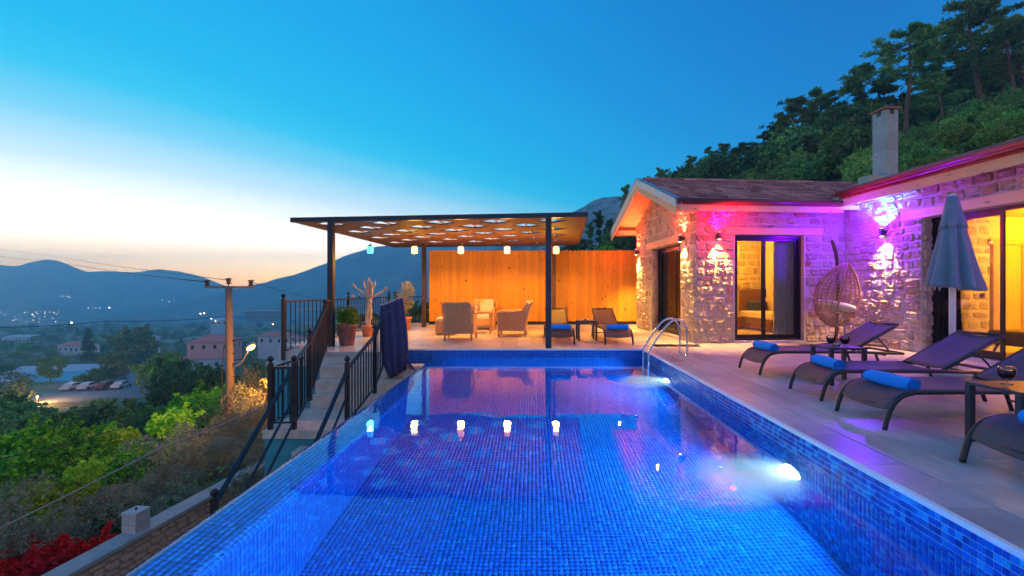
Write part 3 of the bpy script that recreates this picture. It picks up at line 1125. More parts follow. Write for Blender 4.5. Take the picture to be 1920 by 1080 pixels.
# teal base wall under the railing of the terrace
tb = tag(MB().box(-5.0, -3.94, 8.62, 9.1, -4.6, -.30).build('terrace_wall', M['teal']), 'teal rendered base wall under the terrace railing', kind='structure')
MB().box(-5.03, -3.935, 8.58, 9.14, -.298, -.22).build('wall_cap', M['kerbwhite'], tb)
MB().box(-4.96, -4.60, 9.0, 14.5, -.02, .035).build('kerb', M['kerbwhite'], tb)
MB().box(-4.58, -3.28, 14.30, 14.5, -.02, .10).build('kerb', M['kerbwhite'], tb)
MB().box(-3.28, 3.30, 14.16, 14.40, -.02, .055).build('kerb', M['kerbwhite'], tb)

# ---- railings
bal_me = MB().tube([(0, 0, 0), (0, 0, 1)], .010, 6).mesh('baluster', M['blackmetal'])
fin_me = MB().lathe([(.028, 0), (.032, .006), (.02, .02), (.02, .03), (.036, .045), (.042, .068), (.036, .09), (.018, .106), (0.0001, .112)], n=14).mesh('finial', M['blackmetal'], True)
post_me = MB().box(-.028, .028, -.028, .028, 0, 1).mesh('post', M['blackmetal'])


def railing(name, label, posts, runs, group='black iron railings around the terrace'):
    """posts: (x,y,zbase,ztop); runs: (p, q, [z of rails at p], [z of rails at q], n balusters)"""
    rt = thing(name, label, 'railing', posts[0][:3] if posts else runs[0][0] + (0,), 0, group)
    ox, oy, oz = rt.location
    for x, y, zb, zt in posts:
        p = link('post', post_me, rt, (x - ox, y - oy, zb - oz), scl=(1, 1, zt - zb))
        fo = link('finial', fin_me, rt, (x - ox, y - oy, zt - oz - .004), scl=(1, 1, 1))
    for p, q, za, zb, n in runs:
        for k, (a, b_) in enumerate(zip(za, zb)):
            w = .045 if k == 0 else .026
            h = .032 if k == 0 else .022
            MB().bar((p[0] - ox, p[1] - oy, a - oz), (q[0] - ox, q[1] - oy, b_ - oz), w, h).build('top_rail' if k == 0 else 'lower_rail', M['blackmetal'], rt)
        for i in range(n):
            s = (i + .5) / n
            x, y = p[0] + (q[0] - p[0]) * s, p[1] + (q[1] - p[1]) * s
            zt = za[0] + (zb[0] - za[0]) * s
            zl = za[-1] + (zb[-1] - za[-1]) * s
            link('baluster', bal_me, rt, (x - ox, y - oy, zl - oz), scl=(1, 1, zt - zl))
    return rt


railing('terrace_railing', 'long black railing along the left edge of the terrace behind the flower pots',
        [(-4.78, 8.72, -.2, .97), (-4.66, 11.5, 0, .99), (-4.45, 14.1, 0, .99), (-4.32, 14.25, 0, .99)],
        [((-4.78, 8.72), (-4.66, 11.5), (.92, -.03), (.92, .07), 17), ((-4.66, 11.5), (-4.45, 14.1), (.92, .07), (.92, .07), 22)])
railing('back_railing', 'short black railing at the back between the plants and the wooden fence',
        [(-4.30, 14.32, .1, .98)], [((-4.30, 14.32), (-3.34, 14.32), (.92, .12), (.92, .12), 10)])
railing('deck_railing', 'short black railing panel at the top of the stairs by the pergola post',
        [(-3.86, 8.44, 0, .86)], [((-3.86, 8.44), (-4.06, 9.10), (.93, .09), (.93, .09), 8), ((-3.83, 8.44), (-3.83, 8.46), (.93, .0), (.93, .0), 1)])
railing('stair_railing', 'black handrail with balusters on the left of the upper stair flight',
        [(-3.60, 7.35, -.64, .42)],
        [((-3.84, 8.42), (-3.60, 7.35), (.83, .04), (.30, -.58), 12), ((-3.60, 7.35), (-3.43, 6.54), (.30, -.58), (.10, -.78), 7)])
railing('landing_railing', 'black railing round the outer corner of the stair landing',
        [(-3.77, 6.54, -.86, .09), (-3.43, 6.54, -.86, .10)],
        [((-3.77, 6.54), (-3.78, 7.50), (.03, -.76), (.03, -.76), 7), ((-3.77, 6.54), (-3.43, 6.54), (.03, -.76), (.03, -.76), 3)])
railing('lower_stair_railing', 'sloping black handrail of the lowest stair flight with two bars under it',
        [(-3.40, 4.86, -2.2, -1.08)],
        [((-3.43, 6.54), (-3.40, 4.90), (.06, -.40, -.74), (-1.12, -1.58, -1.92), 0)])
railing('inner_stair_railing', 'black railing between the stairs and the overflow edge of the pool',
        [(-2.65, 6.50, -.86, .10), (-2.66, 7.66, -.6, .46)],
        [((-2.65, 6.50), (-2.66, 7.66), (.02, -.74), (.38, -.50), 10), ((-2.66, 7.66), (-2.66, 8.42), (.38, -.50), (.90, .05), 7),
         ((-2.65, 6.50), (-2.62, 5.2), (.00, -.36), (-.92, -1.28), 0)])
railing('lower_gate_post', 'two short black posts with ball finials at the foot of the pool wall', [(-3.52, 4.05, -3.6, -1.42), (-3.44, 4.12, -3.6, -1.40)], [], 'black iron railings around the terrace')

# ---- pool ladder
ld = thing('pool_ladder', 'steel pool ladder with two curved handrails', 'pool ladder', (2.35, 8.1, 0))
for sy in (-.2, .2):
    pth = smooth_path([(-.335, sy, -1.0), (-.335, sy, -.5), (-.335, sy, .0), (-.33, sy, .08), (-.22, sy, .26), (-.08, sy, .46), (.03, sy, .58), (.15, sy, .63), (.26, sy, .58), (.325, sy, .45), (.33, sy, .25), (.33, sy, 0.0)], 5)
    MB().tube(pth, .019, 12).build('handrail', M['chrome'], ld, True)
    MB().lathe([(.045, 0), (.045, .006), (.024, .02), (.024, .03)], (.33, sy, 0.002), 18).build('flange', M['chrome'], ld, True)
for k in range(4):
    MB().box(-.37, -.29, -.2, .2, -.25 - .25 * k, -.225 - .25 * k).build('tread', M['chrome'], ld, bevel=.006)

# ================================================================== FENCE
fence = thing('wooden_fence', 'tall varnished pine board fence with scalloped tops behind the terrace', 'fence', (0, 14.22, 0))
nb = 54
fx0, fx1 = -3.24, 3.30
bw = (fx1 - fx0) / nb
for var in range(3):
    pass
brd = []
for var in range(4):
    mb = MB()
    hw = bw / 2 - .0025
    T_ = .022
    htop = [2.385, 2.39, 2.38, 2.387][var]
    outl = [(-hw, .16), (hw, .16), (hw, htop - .055)]
    for k in range(1, 6):
        a_ = math.pi * k / 6
        outl.append((hw * math.cos(a_), htop - .055 + .055 * math.sin(a_)))
    outl.append((-hw, htop - .055))
    n = len(outl)
    vs = [(x, -T_ / 2, z) for x, z in outl] + [(x, T_ / 2, z) for x, z in outl]
    mb.add(vs, [tuple(range(n)), tuple(reversed(range(n, 2 * n)))] + [(i, n + i, n + (i + 1) % n, (i + 1) % n) for i in range(n)])
    brd.append(mb.mesh('board', M['fence']))
for i in range(nb):
    link('board', brd[random.randrange(4)], fence, (fx0 + bw * (i + .5), random.uniform(-.003, .003), random.uniform(-.004, .004)))
for z_ in (.45, 1.25, 2.05):
    MB().box(fx0, fx1, .02, .06, z_, z_ + .09).build('rail', M['fence'], fence)
for i in range(5):
    x_ = fx0 + .05 + (fx1 - fx0 - .1) * i / 4
    MB().box(x_ - .04, x_ + .04, .062, .14, 0, 2.3).build('post', M['blackmetal'], fence)
MB().box(fx0, fx1, .03, .05, .04, .158).build('bottom_gap_board', M['blackmetal'], fence)

# ================================================================== PERGOLA
pg = thing('pergola', 'flat roofed steel pergola with perforated wooden ceiling over the terrace', 'pergola', (-4.93, 9.28, 0), R(-4.0))
# local x along the front beam, y back
PW, PD = 6.02, 5.55
ZL, ZR = 2.52, 2.56


def pz(x):
    return ZL + (ZR - ZL) * x / PW


def slab(mb, x0, x1, y0, y1, dz0, dz1):
    vs = [(x, y, pz(x) + dz) for dz in (dz0, dz1) for y in (y0, y1) for x in (x0, x1)]
    return mb.add(vs, [(0, 2, 3, 1), (4, 5, 7, 6), (0, 1, 5, 4), (2, 6, 7, 3), (0, 4, 6, 2), (1, 3, 7, 5)])


slab(MB(), 0, PW, -.03, .05, .0, .095).build('front_beam', M['navymetal'], pg)
slab(MB(), 0, PW, PD - .08, PD, .0, .095).build('back_beam', M['navymetal'], pg)
slab(MB(), 0, .07, .052, PD - .082, .01, .09).build('side_beam', M['navymetal'], pg)
slab(MB(), PW - .07, PW, .052, PD - .082, .01, .09).build('side_beam', M['navymetal'], pg)
cy_, sy_ = math.cos(R(-4)), math.sin(R(-4))


def to_pg(x, y):
    dx, dy = x + 4.93, y - 9.28
    return dx * cy_ + dy * sy_, -dx * sy_ + dy * cy_


for (wx, wy, zb) in ((-4.075, 9.20, 0), (.31, 8.95, 0), (-3.36, 14.05, 0), (.65, 13.95, 0)):
    lx, ly = to_pg(wx, wy)
    MB().box(lx - .057, lx + .057, ly - .05, ly + .05, zb, pz(lx) - .002).build('post', M['navymetal'] if wy < 10 else M['brownpost'], pg)
# ceiling panels with diamond openings, staggered rows, split by joists
CX, CYP = .58, .63
nrow = int((PD - .35) / CYP)


def diamond_panel():
    mb = MB()
    y = .06
    T_ = .018
    r_ = 0
    vs, fs = [], []
    while y < PD - .12:
        ye = min(y + CYP, PD - .085)
        x = .075 - (CX if r_ % 2 else 0)
        while x < PW - .08:
            xe = x + 2 * CX
            cx_, cyc = (x + xe) / 2, (y + ye) / 2
            X0, X1 = max(x, .075), min(xe, PW - .075)
            hole = ye - y > .5 and cx_ - .29 > X0 + .02 and cx_ + .29 < X1 - .02 and cx_ < PW - .6 and cx_ > .55
            if X1 - X0 > .02:
                if not hole:
                    mb.add([(X0, y, 0), (X1, y, 0), (X1, ye, 0), (X0, ye, 0)], [(0, 1, 2, 3)])
                else:
                    a, b_ = .34, .295
                    P_ = [(X0, y), (cx_, y), (X1, y), (X1, cyc), (X1, ye), (cx_, ye), (X0, ye), (X0, cyc),
                          (cx_, cyc - b_), (cx_ + a, cyc), (cx_, cyc + b_), (cx_ - a, cyc)]
                    mb.add([(p[0], p[1], 0) for p in P_], [(0, 1, 8, 11, 7), (1, 2, 3, 9, 8), (3, 4, 5, 10, 9), (5, 6, 7, 11, 10)])
            x = xe
        y = ye
        r_ += 1
    mb.v = [(p[0], p[1], pz(p[0]) - .0 + .012) for p in mb.v]
    return mb


dp = diamond_panel()
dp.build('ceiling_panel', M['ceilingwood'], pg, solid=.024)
x = .075 + CX
while x < PW - .1:
    slab(MB(), x - .02, x + .02, .056, PD - .086, .0245, .045).build('joist', M['beamwood_y'], pg)
    x += CX
for yy in (2.75,):
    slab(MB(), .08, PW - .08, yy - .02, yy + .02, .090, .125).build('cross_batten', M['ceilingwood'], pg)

# pendants
PEND = [(-4.18, (0.10, 0.62, 1.0), 'blue', 'pale blue glowing jar pendant at the left end of the pergola', 8),
        (-3.04, (1.0, 0.46, 0.03), 'warm', 'warm white pendant jar hanging between the blue lamp and the fence', 60),
        (-1.85, (1.0, 0.33, 0.05), 'pink', 'pinkish red pendant jar hanging above the rattan armchair seen from behind', 60),
        (-.66, (1.0, 0.35, 0.05), 'red', 'reddish pendant jar hanging over the gap left of the pergola post', 60),
        (.60, (1.0, 0.50, 0.02), 'yellow', 'warm yellow pendant jar hanging just right of the front pergola post', 70)]
for x_, c_, nm, lb, e_ in PEND:
    c_up = (c_[0], c_[1] * .55, c_[2] * .5) if nm != 'blue' else c_
    p = thing('pendant_lamp', lb, 'lamp', (x_, 11.7, 2.08), 0, 'jar pendants under the pergola')
    mt_ = emit('lamp_shade_' + nm, tuple(w_ for w_ in ((1, .66, .30) if nm in ('warm', 'yellow') else (1, .46, .34))) if nm != 'blue' else (.12, .72, 1.0), 1.25 if nm != 'blue' else .8)
    MB().lathe([(.05, 0), (.072, .006), (.080, .03), (.080, .14), (.070, .17), (.045, .185)], n=20).build('shade', mt_, p, True)
    MB().lathe([(.046, .186), (.048, .21), (.02, .215), (.012, .24)], n=14).build('lid', M['blackmetal'], p, True)
    MB().tube([(0, 0, .235), (0, 0, .47)], .004, 6).build('cord', M['cable'], p)
    light('bulb', 'SPOT', e_ * 1.5, c_, (0, 0, -.02), p, .07, (0, 0, 0), R(172), .25)
    light('bulb', 'POINT', e_ * .42, c_, (0, 0, -.14), p, .09)

# ================================================================== VILLA
villa = thing('villa', 'single storey stone villa with clay tiled roofs, coloured wall lamps and glass doors', 'house', (3.48, 9.71, 0), R(5))
UB = 3.40


def vbox(name, mat, u0, u1, v0, v1, z0, z1, parent=None, bevel=0):
    return MB().box(u0, u1, v0, v1, z0, z1).build(name, M[mat], parent or villa, bevel=bevel)


vA0, vA1, zA = .87, 2.44, 2.33
sA0, sA1, zS = .80, 2.72, 2.25
bB0, bB1, zB = -5.60, -1.79, 2.44
WT = .30
# wall cores (mortar)
wall_a = MB()
wall_a.box(0, vA0, 0, WT, -.05, 2.95).box(vA1, UB + WT, 0, WT, -.05, 2.95).box(vA0, vA1, 0, WT, zA, 2.95)
wa = wall_a.build('wall', M['mortar'], villa)
ws_ = MB()
ws_.box(0.001, WT, WT + .001, sA0, -.05, 2.95).box(0.001, WT, sA1, 4.0, -.05, 2.95).box(0.001, WT, sA0, sA1, zS, 2.95)
ws_.add([(0.001, 0, 2.951), (0.001, 4.0, 2.951), (0.001, 4.0, 3.13), (0.001, 2.1, 3.83), (0.001, 0, 3.0), (WT, 0, 2.951), (WT, 4.0, 2.951), (WT, 4.0, 3.13), (WT, 2.1, 3.83), (WT, 0, 3.0)],
        [(0, 4, 3, 2, 1), (5, 6, 7, 8, 9), (0, 1, 6, 5), (4, 9, 8, 3), (3, 8, 7, 2)])
wsd = ws_.build('wall', M['mortar'], villa)
wb_ = MB()
wb_.box(UB, UB + WT, bB1, -.001, -.05, 3.2).box(UB, UB + WT, -8, bB0, -.05, 3.2).box(UB, UB + WT, bB0, bB1, zB, 3.2)
wbd = wb_.build('wall', M['mortar'], villa)
# closing walls round the back
vbox('back_wall', 'plaster', .31, 9.5, 3.7, 4.0, -.05, 2.9)
vbox('partition_wall', 'plaster', UB + WT + .001, 9.5, -.30, .0, -.05, 3.6)
vbox('back_wall', 'plaster', 9.2, 9.5, -8, 3.69, -.05, 3.0)
vbox('ceiling', 'plaster', .31, UB + .6, .31, 3.69, 2.62, 2.66)
vbox('ceiling', 'plaster', UB + .31, 9.19, -7.9, -.31, 2.75, 2.80)
vbox('room_floor', 'roomfloor', .02, 9.2, .02, 3.69, -.02, .012)
vbox('room_floor', 'roomfloor', UB + .02, 9.2, -7.9, -.30, -.02, .012)
vbox('door_sill', 'kerbwhite', vA0 - .02, vA1 + .02, -.03, .30, -.02, .045)
vbox('door_sill', 'kerbwhite', UB - .03, UB + .30, bB0, bB1, -.02, .035)
vbox('door_sill', 'kerbwhite', -.03, .30, sA0, sA1, -.02, .04)
vbox('room_wall', 'plaster', UB + WT + .001, UB + WT + .05, .31, 3.69, 0, 2.6)

# stones
stone_me = []
for k in range(14):
    mb = MB()
    n = 9
    rg = random.Random(k * 3 + 1)
    j_ = .11 if k < 8 else .22
    outl = [(.5, -.5 + rg.uniform(.05, j_ + .05)), (.5 - rg.uniform(0, j_ * .5), .1 * rg.uniform(-1, 1)), (.5 - rg.uniform(0, j_), .5 - rg.uniform(.05, j_ + .08)),
            (.5 - rg.uniform(.1, j_ + .14), .5 - rg.uniform(0, j_ * .5)), (rg.uniform(-.2, .1), .5 - rg.uniform(0, .06)), (-.5 + rg.uniform(.06, j_ + .1), .5 - rg.uniform(0, j_ * .6)),
            (-.5 + rg.uniform(0, .06), .5 - rg.uniform(.1, j_ + .16)), (-.5 + rg.uniform(0, j_ * .5), -.5 + rg.uniform(.06, j_ + .1)), (.5 - rg.uniform(.08, j_ + .16), -.5 + rg.uniform(0, .05))]
    vs = [(x, 0, z) for x, z in outl]
    vs += [(x * .97, -.55 * rg.uniform(.8, 1.1), z * .97) for x, z in outl]
    vs += [(x * .80 + rg.uniform(-.04, .04), -1.0 * rg.uniform(.6, 1.3), z * .78 + rg.uniform(-.04, .04)) for x, z in outl]
    vs += [(x * .38, -1.0 * rg.uniform(.5, 1.5), z * .38) for x, z in outl]
    vs.append((0, -1.05, 0))
    fs = []
    for L in range(3):
        for i in range(n):
            j = (i + 1) % n
            fs.append((L * n + i, L * n + j, (L + 1) * n + j, (L + 1) * n + i))
    for i in range(n):
        fs.append((3 * n + i, 3 * n + (i + 1) % n, 4 * n))
    mb.add(vs, fs)
    mb.f = [tuple(reversed(f_)) for f_ in mb.f]
    me = mb.mesh('stone', M['stone'], False)
    stone_me.append(me)


def stones(parent, origin, rot, a0, a1, z0, z1, ok, cw=(.16, .36), ch=(.13, .24), depth=.035, count=[0], kinds=(0, 10), limit=True, mat=None, nm='stone', gap=.022):
    """coursed rubble on the plane y=0 of a local frame (x along the wall, -y out of it)"""
    out = []
    z = z0
    rot_m = Matrix.Rotation(rot, 4, 'Z')
    while z < z1 - .05:
        h = random.uniform(*ch)
        if z + h > z1 - .08:
            h = z1 - z
        x = a0 - random.uniform(0, .1)
        while x < a1 - .03:
            w = random.uniform(*cw)
            xa, xb = max(x, a0), min(x + w, a1)
            if a1 - xb < .08:
                xb = a1
            x = xb if xb == a1 else x + w
            if xb - xa < .07:
                continue
            segs = ok(xa, xb, z, z + h)
            if segs is None:
                continue
            xa, xb, za, zb_ = segs
            if xb - xa < .06 or zb_ - za < .05:
                continue
            if zb_ - za > .19 and xb - xa < .24 and random.random() < .3:
                zm = za + (zb_ - za) * random.uniform(.4, .6)
                parts_ = [(xa, xb, za, zm), (xa, xb, zm, zb_)]
            else:
                parts_ = [(xa, xb, za, zb_)]
            for (a_, b_, c_, d_) in parts_:
                p = rot_m @ Vector(((a_ + b_) / 2, .004, (c_ + d_) / 2 + random.uniform(-.006, .006)))
                me = stone_me[random.randrange(*kinds)]
                fl = random.choice((1, -1)); flz = random.choice((1, -1))
                # turn by half a turn about the depth axis keeps winding
                ry = 0 if fl > 0 else math.pi
                o = link(nm, me, parent, (origin[0] + p.x, origin[1] + p.y, origin[2] + p.z), (0, ry + random.uniform(-.09, .09), rot),
                         ((b_ - a_ - gap) * random.uniform(.9, 1.06), depth * random.uniform(.6, 1.5), (d_ - c_ - gap) * random.uniform(.88, 1.1)))
                out.append(o)
        z += h
    return out


def avoid(rects, top=None):
    def ok(xa, xb, za, zb_):
        for (r0, r1, q0, q1) in rects:
            if xb > r0 + .01 and xa < r1 - .01 and zb_ > q0 + .01 and za < q1 - .01:
                # trim sideways if mostly outside
                if xa < r0 - .07:
                    xb = min(xb, r0)
                elif xb > r1 + .07:
                    xa = max(xa, r1)
                elif zb_ > q1 + .05:
                    za = q1
                elif za < q0 - .05:
                    zb_ = q0
                else:
                    return None
                if xb > r0 + .01 and xa < r1 - .01 and zb_ > q0 + .01 and za < q1 - .01:
                    return None
        if top is not None:
            zt = min(top(xa), top(xb))
            if za > zt - .05:
                return None
            zb_ = min(zb_, zt)
        return xa, xb, za, zb_
    return ok


stones(wa, (0, 0, 0), 0, 0.0, UB - .03, 0, 2.93, avoid([(vA0 - .03, vA1 + .03, 0, zA), (.60, 2.86, zA - .01, 2.49)]), cw=(.15, .34), ch=(.14, .23), kinds=(0, 14), gap=.016)
# side wall: local x runs towards the camera, so a = -v
stones(wsd, (0.001, 0, 0), R(-90), -3.98, -.0, 0, 3.8, avoid([(-sA1 - .03, -sA0 + .03, 0, zS), (-3.08, -.58, zS - .01, 2.44)], top=lambda a: 3.76 - abs(-a - 2.1) * .40),
       cw=(.16, .34), ch=(.18, .30), kinds=(6, 14), gap=.016)
stones(wbd, (UB, 0, 0), R(-90), 0.02, -bB1, 0, 2.98, avoid([(1.40, 7, zB - .01, 2.62)]), cw=(.15, .32), ch=(.14, .22), kinds=(0, 14), gap=.016)
stones(wbd, (UB, 0, 0), R(-90), -bB1 + .001, 4.6, 2.62, 3.0, avoid([]), cw=(.2, .4), ch=(.17, .24))
# jamb stones
stones(wbd, (UB + .02, bB1 + .0, 0), 0, 0, .20, 0, zB - .02, avoid([]), cw=(.19, .21), ch=(.18, .27))
stones(wsd, (.02, sA1, 0), 0, 0, .17, 0, zS - .02, avoid([]), cw=(.16, .18), ch=(.18, .27))

# lintels
vbox('lintel', 'beamwood', .62, 2.84, -.045, .10, zA + .004, 2.475, bevel=.006)
vbox('lintel', 'beamwood_y', -.045, .10, .60, 3.06, zS + .004, 2.425, bevel=.006)
vbox('lintel', 'beamwood_y', UB - .045, UB + .10, -6.4, -1.42, zB + .004, 2.605, bevel=.006)


# glass doors
def glass_door(name, label, frame_at, axis, a0, a1, z1, splits, open_idx=(), tk=.06):
    """frame_at: plane coordinate; axis 'u' -> door spans u at v=frame_at"""
    d = bpy.data.objects.new(name, None)
    COL.objects.link(d); d.parent = villa
    if label: d['label'] = label

    def bx_(mb, a, b_, z0, z1_, t0, t1):
        if axis == 'u':
            mb.box(a, b_, t0, t1, z0, z1_)
        else:
            mb.box(t0, t1, a, b_, z0, z1_)
        return mb
    fr = MB()
    t0, t1 = frame_at, frame_at + .09
    bx_(fr, a0, a0 + tk, .045, z1, t0, t1); bx_(fr, a1 - tk, a1, .045, z1, t0, t1)
    bx_(fr, a0 + tk, a1 - tk, z1 - tk, z1, t0, t1); bx_(fr, a0 + tk, a1 - tk, .045, .045 + tk * .7, t0, t1)
    fr.build('frame', M['blackframe'], d)
    cuts = [a0 + tk] + list(splits) + [a1 - tk]
    for i in range(len(cuts) - 1):
        if i in open_idx:
            continue
        s0, s1 = cuts[i] - (.03 if i else 0), cuts[i + 1] + (.03 if i < len(cuts) - 2 else 0)
        off = t0 + (.012 if i % 2 == 0 else .052)
        sash = MB()
        w = .055
        z0_, z1_ = .045 + tk * .7 + .002, z1 - tk - .002
        bx_(sash, s0 + .001, s0 + w, z0_, z1_, off, off + .034); bx_(sash, s1 - w, s1 - .001, z0_, z1_, off, off + .034)
        bx_(sash, s0 + w, s1 - w, z1_ - w, z1_, off, off + .034); bx_(sash, s0 + w, s1 - w, z0_, z0_ + w * 1.4, off, off + .034)
        so = sash.build('sash', M['blackframe'], d)
        pm = MB()
        bx_(pm, s0 + w, s1 - w, z0_ + w * 1.4, z1_ - w, off + .014, off + .018)
        pm.build('pane', M['glass'], so)
    return d


d1 = glass_door('sliding_door', 'black framed sliding door with two panes beside the red lamp', .10, 'u', vA0, vA1, zA, [1.60])
MB().box(1.60, 1.625, .075, .098, .98, 1.16).build('handle', M['blackmetal'], d1)
glass_door('sliding_door', 'black framed sliding door in the gable wall', .17, 'v', sA0, sA1, zS, [1.55])
glass_door('sliding_door', 'wide black framed sliding door, its right half slid open', UB + .20, 'v', bB0, bB1, zB, [-4.2, -2.92], open_idx=(1,))

# ---- roofs
EA, RZ, PITA = 2.95, 3.958, .40
vE0, vR, vE1 = -.42, 2.10, 4.62
uL = -.60


def zroofA(v_):
    return EA + PITA * (v_ - vE0) if v_ <= vR else EA + PITA * (vE1 - v_)


PITB = .30
uE = UB - .46


def zroofB(u_):
    return 3.13 + PITB * (u_ - uE)


uRB = 6.9
ra = MB()
th = .09
# decking of roof A: two slopes; underside is the soffit
for (va, vb, za, zb_) in ((vE0, vR, EA - .03, RZ - .03), (vE1, vR, EA - .03, RZ - .03)):
    ra.add([(uL, va, za), (7.6, va, za), (7.6, vb, zb_), (uL, vb, zb_), (uL, va, za - th), (7.6, va, za - th), (7.6, vb, zb_ - th), (uL, vb, zb_ - th)],
           [(0, 1, 2, 3), (7, 6, 5, 4), (0, 4, 5, 1), (1, 5, 6, 2), (2, 6, 7, 3), (3, 7, 4, 0)])
roof_a = ra.build('roof', M['beamwood'], villa)
rb = MB()
rb.add([(uE, -8, 3.10), (uRB, -8, 3.10 + PITB * (uRB - uE)), (uRB, 4.3, 3.10 + PITB * (uRB - uE)), (uE + .02, .1, 3.10), (uE, -8, 3.0), (uRB, -8, 3.0 + PITB * (uRB - uE)), (uRB, 4.3, 3.0 + PITB * (uRB - uE)), (uE + .02, .1, 3.0)],
       [(0, 1, 2, 3), (7, 6, 5, 4), (0, 4, 5, 1), (1, 5, 6, 2), (2, 6, 7, 3), (3, 7, 4, 0)])
zr_ = 3.10 + PITB * (uRB - uE)
rb.add([(uRB, -8, zr_), (10, -8, zr_ - .95), (10, 4.3, zr_ - .95), (uRB, 4.3, zr_)], [(0, 1, 2, 3)])
roof_b = rb.build('roof', M['beamwood'], villa)

# soffit boards under roof A: one board each
bm_ = MB().box(uL + .05, -.0, -.045, .045, -.012, 0).mesh('soffit_board', M['soffit'])
nbrd = 27
for s in range(nbrd):
    for side in (0, 1):
        vv = (vE0 + .06 + .094 * s) if side == 0 else (vE1 - .06 - .094 * s)
        if (side == 0 and vv > vR - .03) or (side == 1 and vv < vR + .03):
            continue
        zz = zroofA(vv) - .03 - th - .004
        ang = math.atan(PITA) * (1 if side == 0 else -1)
        link('soffit_board', bm_, roof_a, (0, vv, zz), (ang, 0, 0))
# ceiling strip under front eave of A and under eave of B
for k in range(4):
    vv = vE0 + .05 + .095 * k
    MB().box(.004, uE + .4, vv - .045, vv + .045, -.0, .012).build('soffit_board', M['soffit'], roof_a).location = (0, 0, EA - .03 - th - .017 + PITA * (vv - vE0))
# purlin under the verge of the gable
vbox('purlin', 'soffit', uL + .06, -.002, 4.0, 4.12, 2.80, 2.92)
vbox('purlin', 'soffit', uL + .06, -.002, -.10, .02, 2.80, 2.92)
# verge boards
for side in (0, 1):
    ve = vE0 - .015 if side == 0 else vE1 + .015
    for (nm, mt, dz, hh, du) in (('verge_board', 'whitefascia', .035, .15, -.032), ('barge_board', 'beamwood_y', -.115, .16, -.018)):
        mb = MB()
        z0_, z1_ = EA + dz, RZ + dz + .004
        mb.add([(uL + du, ve, z0_ - hh), (uL + du, vR, z1_ - hh), (uL + du, vR, z1_), (uL + du, ve, z0_),
                (uL + .0, ve, z0_ - hh), (uL + .0, vR, z1_ - hh), (uL + .0, vR, z1_), (uL + .0, ve, z0_)],
               [(0, 1, 2, 3), (7, 6, 5, 4), (0, 4, 5, 1), (3, 2, 6, 7), (0, 3, 7, 4), (1, 5, 6, 2)])
        mb.build(nm, M[mt], roof_a)
# verge flashing on top
for side in (0, 1):
    ve = vE0 if side == 0 else vE1
    MB().bar((uL + .03, ve, EA + .055), (uL + .03, vR, RZ + .055), .14, .02).build('verge_flashing', M['leadsheet'], roof_a)
# front eave: wooden fascia + gutter
vbox('fascia', 'beamwood', uL + .03, uE + .05, vE0 - .03, vE0 + .01, 2.755, 2.88)
gut = MB()
gut.tube([(uL + .0, vE0 - .075, 2.945), (uE + .0, vE0 - .075, 2.945)], .060, 12)
gut.build('gutter', M['brownfascia'], roof_a, True)
MB().box(uL + .02, uE, vE0 - .055, vE0 - .032, 2.882, 3.0).build('gutter_board', M['brownfascia'], roof_a)
MB().tube([(uL + .06, vE0 - .10, 2.86), (uL + .06, vE0 - .10, 2.97)], .02, 8).build('downpipe', M['leadsheet'], roof_a)
# B eave
vbox('fascia', 'beamwood_y', uE - .035, uE + .02, -8, vE0 - .05, 2.875, 3.06)
MB().box(uE - .06, uE - .037, -8, vE0 - .05, 3.03, 3.20).build('gutter_board', M['redfascia'], roof_b)
gut = MB()
gut.tube([(uE - .125, -8, 3.145), (uE - .125, vE0 - .10, 3.145)], .062, 12)
gut.tube([(uE - .15, -8, 3.085), (uE - .15, vE0 - .10, 3.085)], .022, 8)
gut.build('gutter', M['redfascia'], roof_b, True)
vbox('soffit', 'soffit', uE + .02, UB - .0, -8, -.05, 2.985, 2.998)

# tiles
TW, TL, TR = .222, .405, .345
mb = MB()
nx = 16
for j, (yy, zz) in enumerate(((0, .0), (TL, .0))):
    for i in range(nx + 1):
        s = i / nx
        wv = .046 * abs(math.sin(s * 2 * math.pi)) ** .8
        mb.v.append(((s - .5) * (TW + .004), yy, zz + wv + .018))
for i in range(nx + 1):
    mb.v.append((mb.v[i][0], 0.0, mb.v[i][2] - .034))
for i in range(nx):
    mb.f.append((i, i + 1, nx + 1 + i + 1, nx + 1 + i))
    mb.f.append((2 * (nx + 1) + i, 2 * (nx + 1) + i + 1, i + 1, i))
tile_roof = mb.mesh('roof_tile', M['rooftile'], False)

tilt = .085
angA = math.atan(PITA)
tA = []
nr_ = int((vR - vE0) / math.cos(angA) / (TR / 1.0)) + 0
Lslope = (vR - vE0 + .05) / math.cos(angA)
rows = int(Lslope / TR) + 1
for r_ in range(rows):
    s = -.05 + r_ * TR
    for c_ in range(42):
        u_ = uL + .14 + TW * (c_ + .5)
        v_ = vE0 + s * math.cos(angA)
        zA_ = EA + s * math.sin(angA) + .0
        if v_ > vR - .12:
            continue
        if u_ > uE and zroofB(u_) > zA_ + .06 + .12:
            continue
        if u_ > uE and r_ == 0 and u_ > uE + .2:
            continue
        link('roof_tile', tile_roof, roof_a, (u_ + random.uniform(-.003, .003), v_ + random.uniform(-.006, .006), zA_ + .012 + random.uniform(-.002, .002)),
             (angA - tilt, random.uniform(-.01, .01), random.uniform(-.006, .006)))
# back slope as one sheet of courses
mbk = MB()
mbk.add([(uL + .1, vE1, EA - .0), (7, vE1, EA), (7, vR, RZ), (uL + .1, vR, RZ)], [(0, 1, 2, 3)])
mbk.build('back_slope_tiles', M['rooftile'], roof_a)
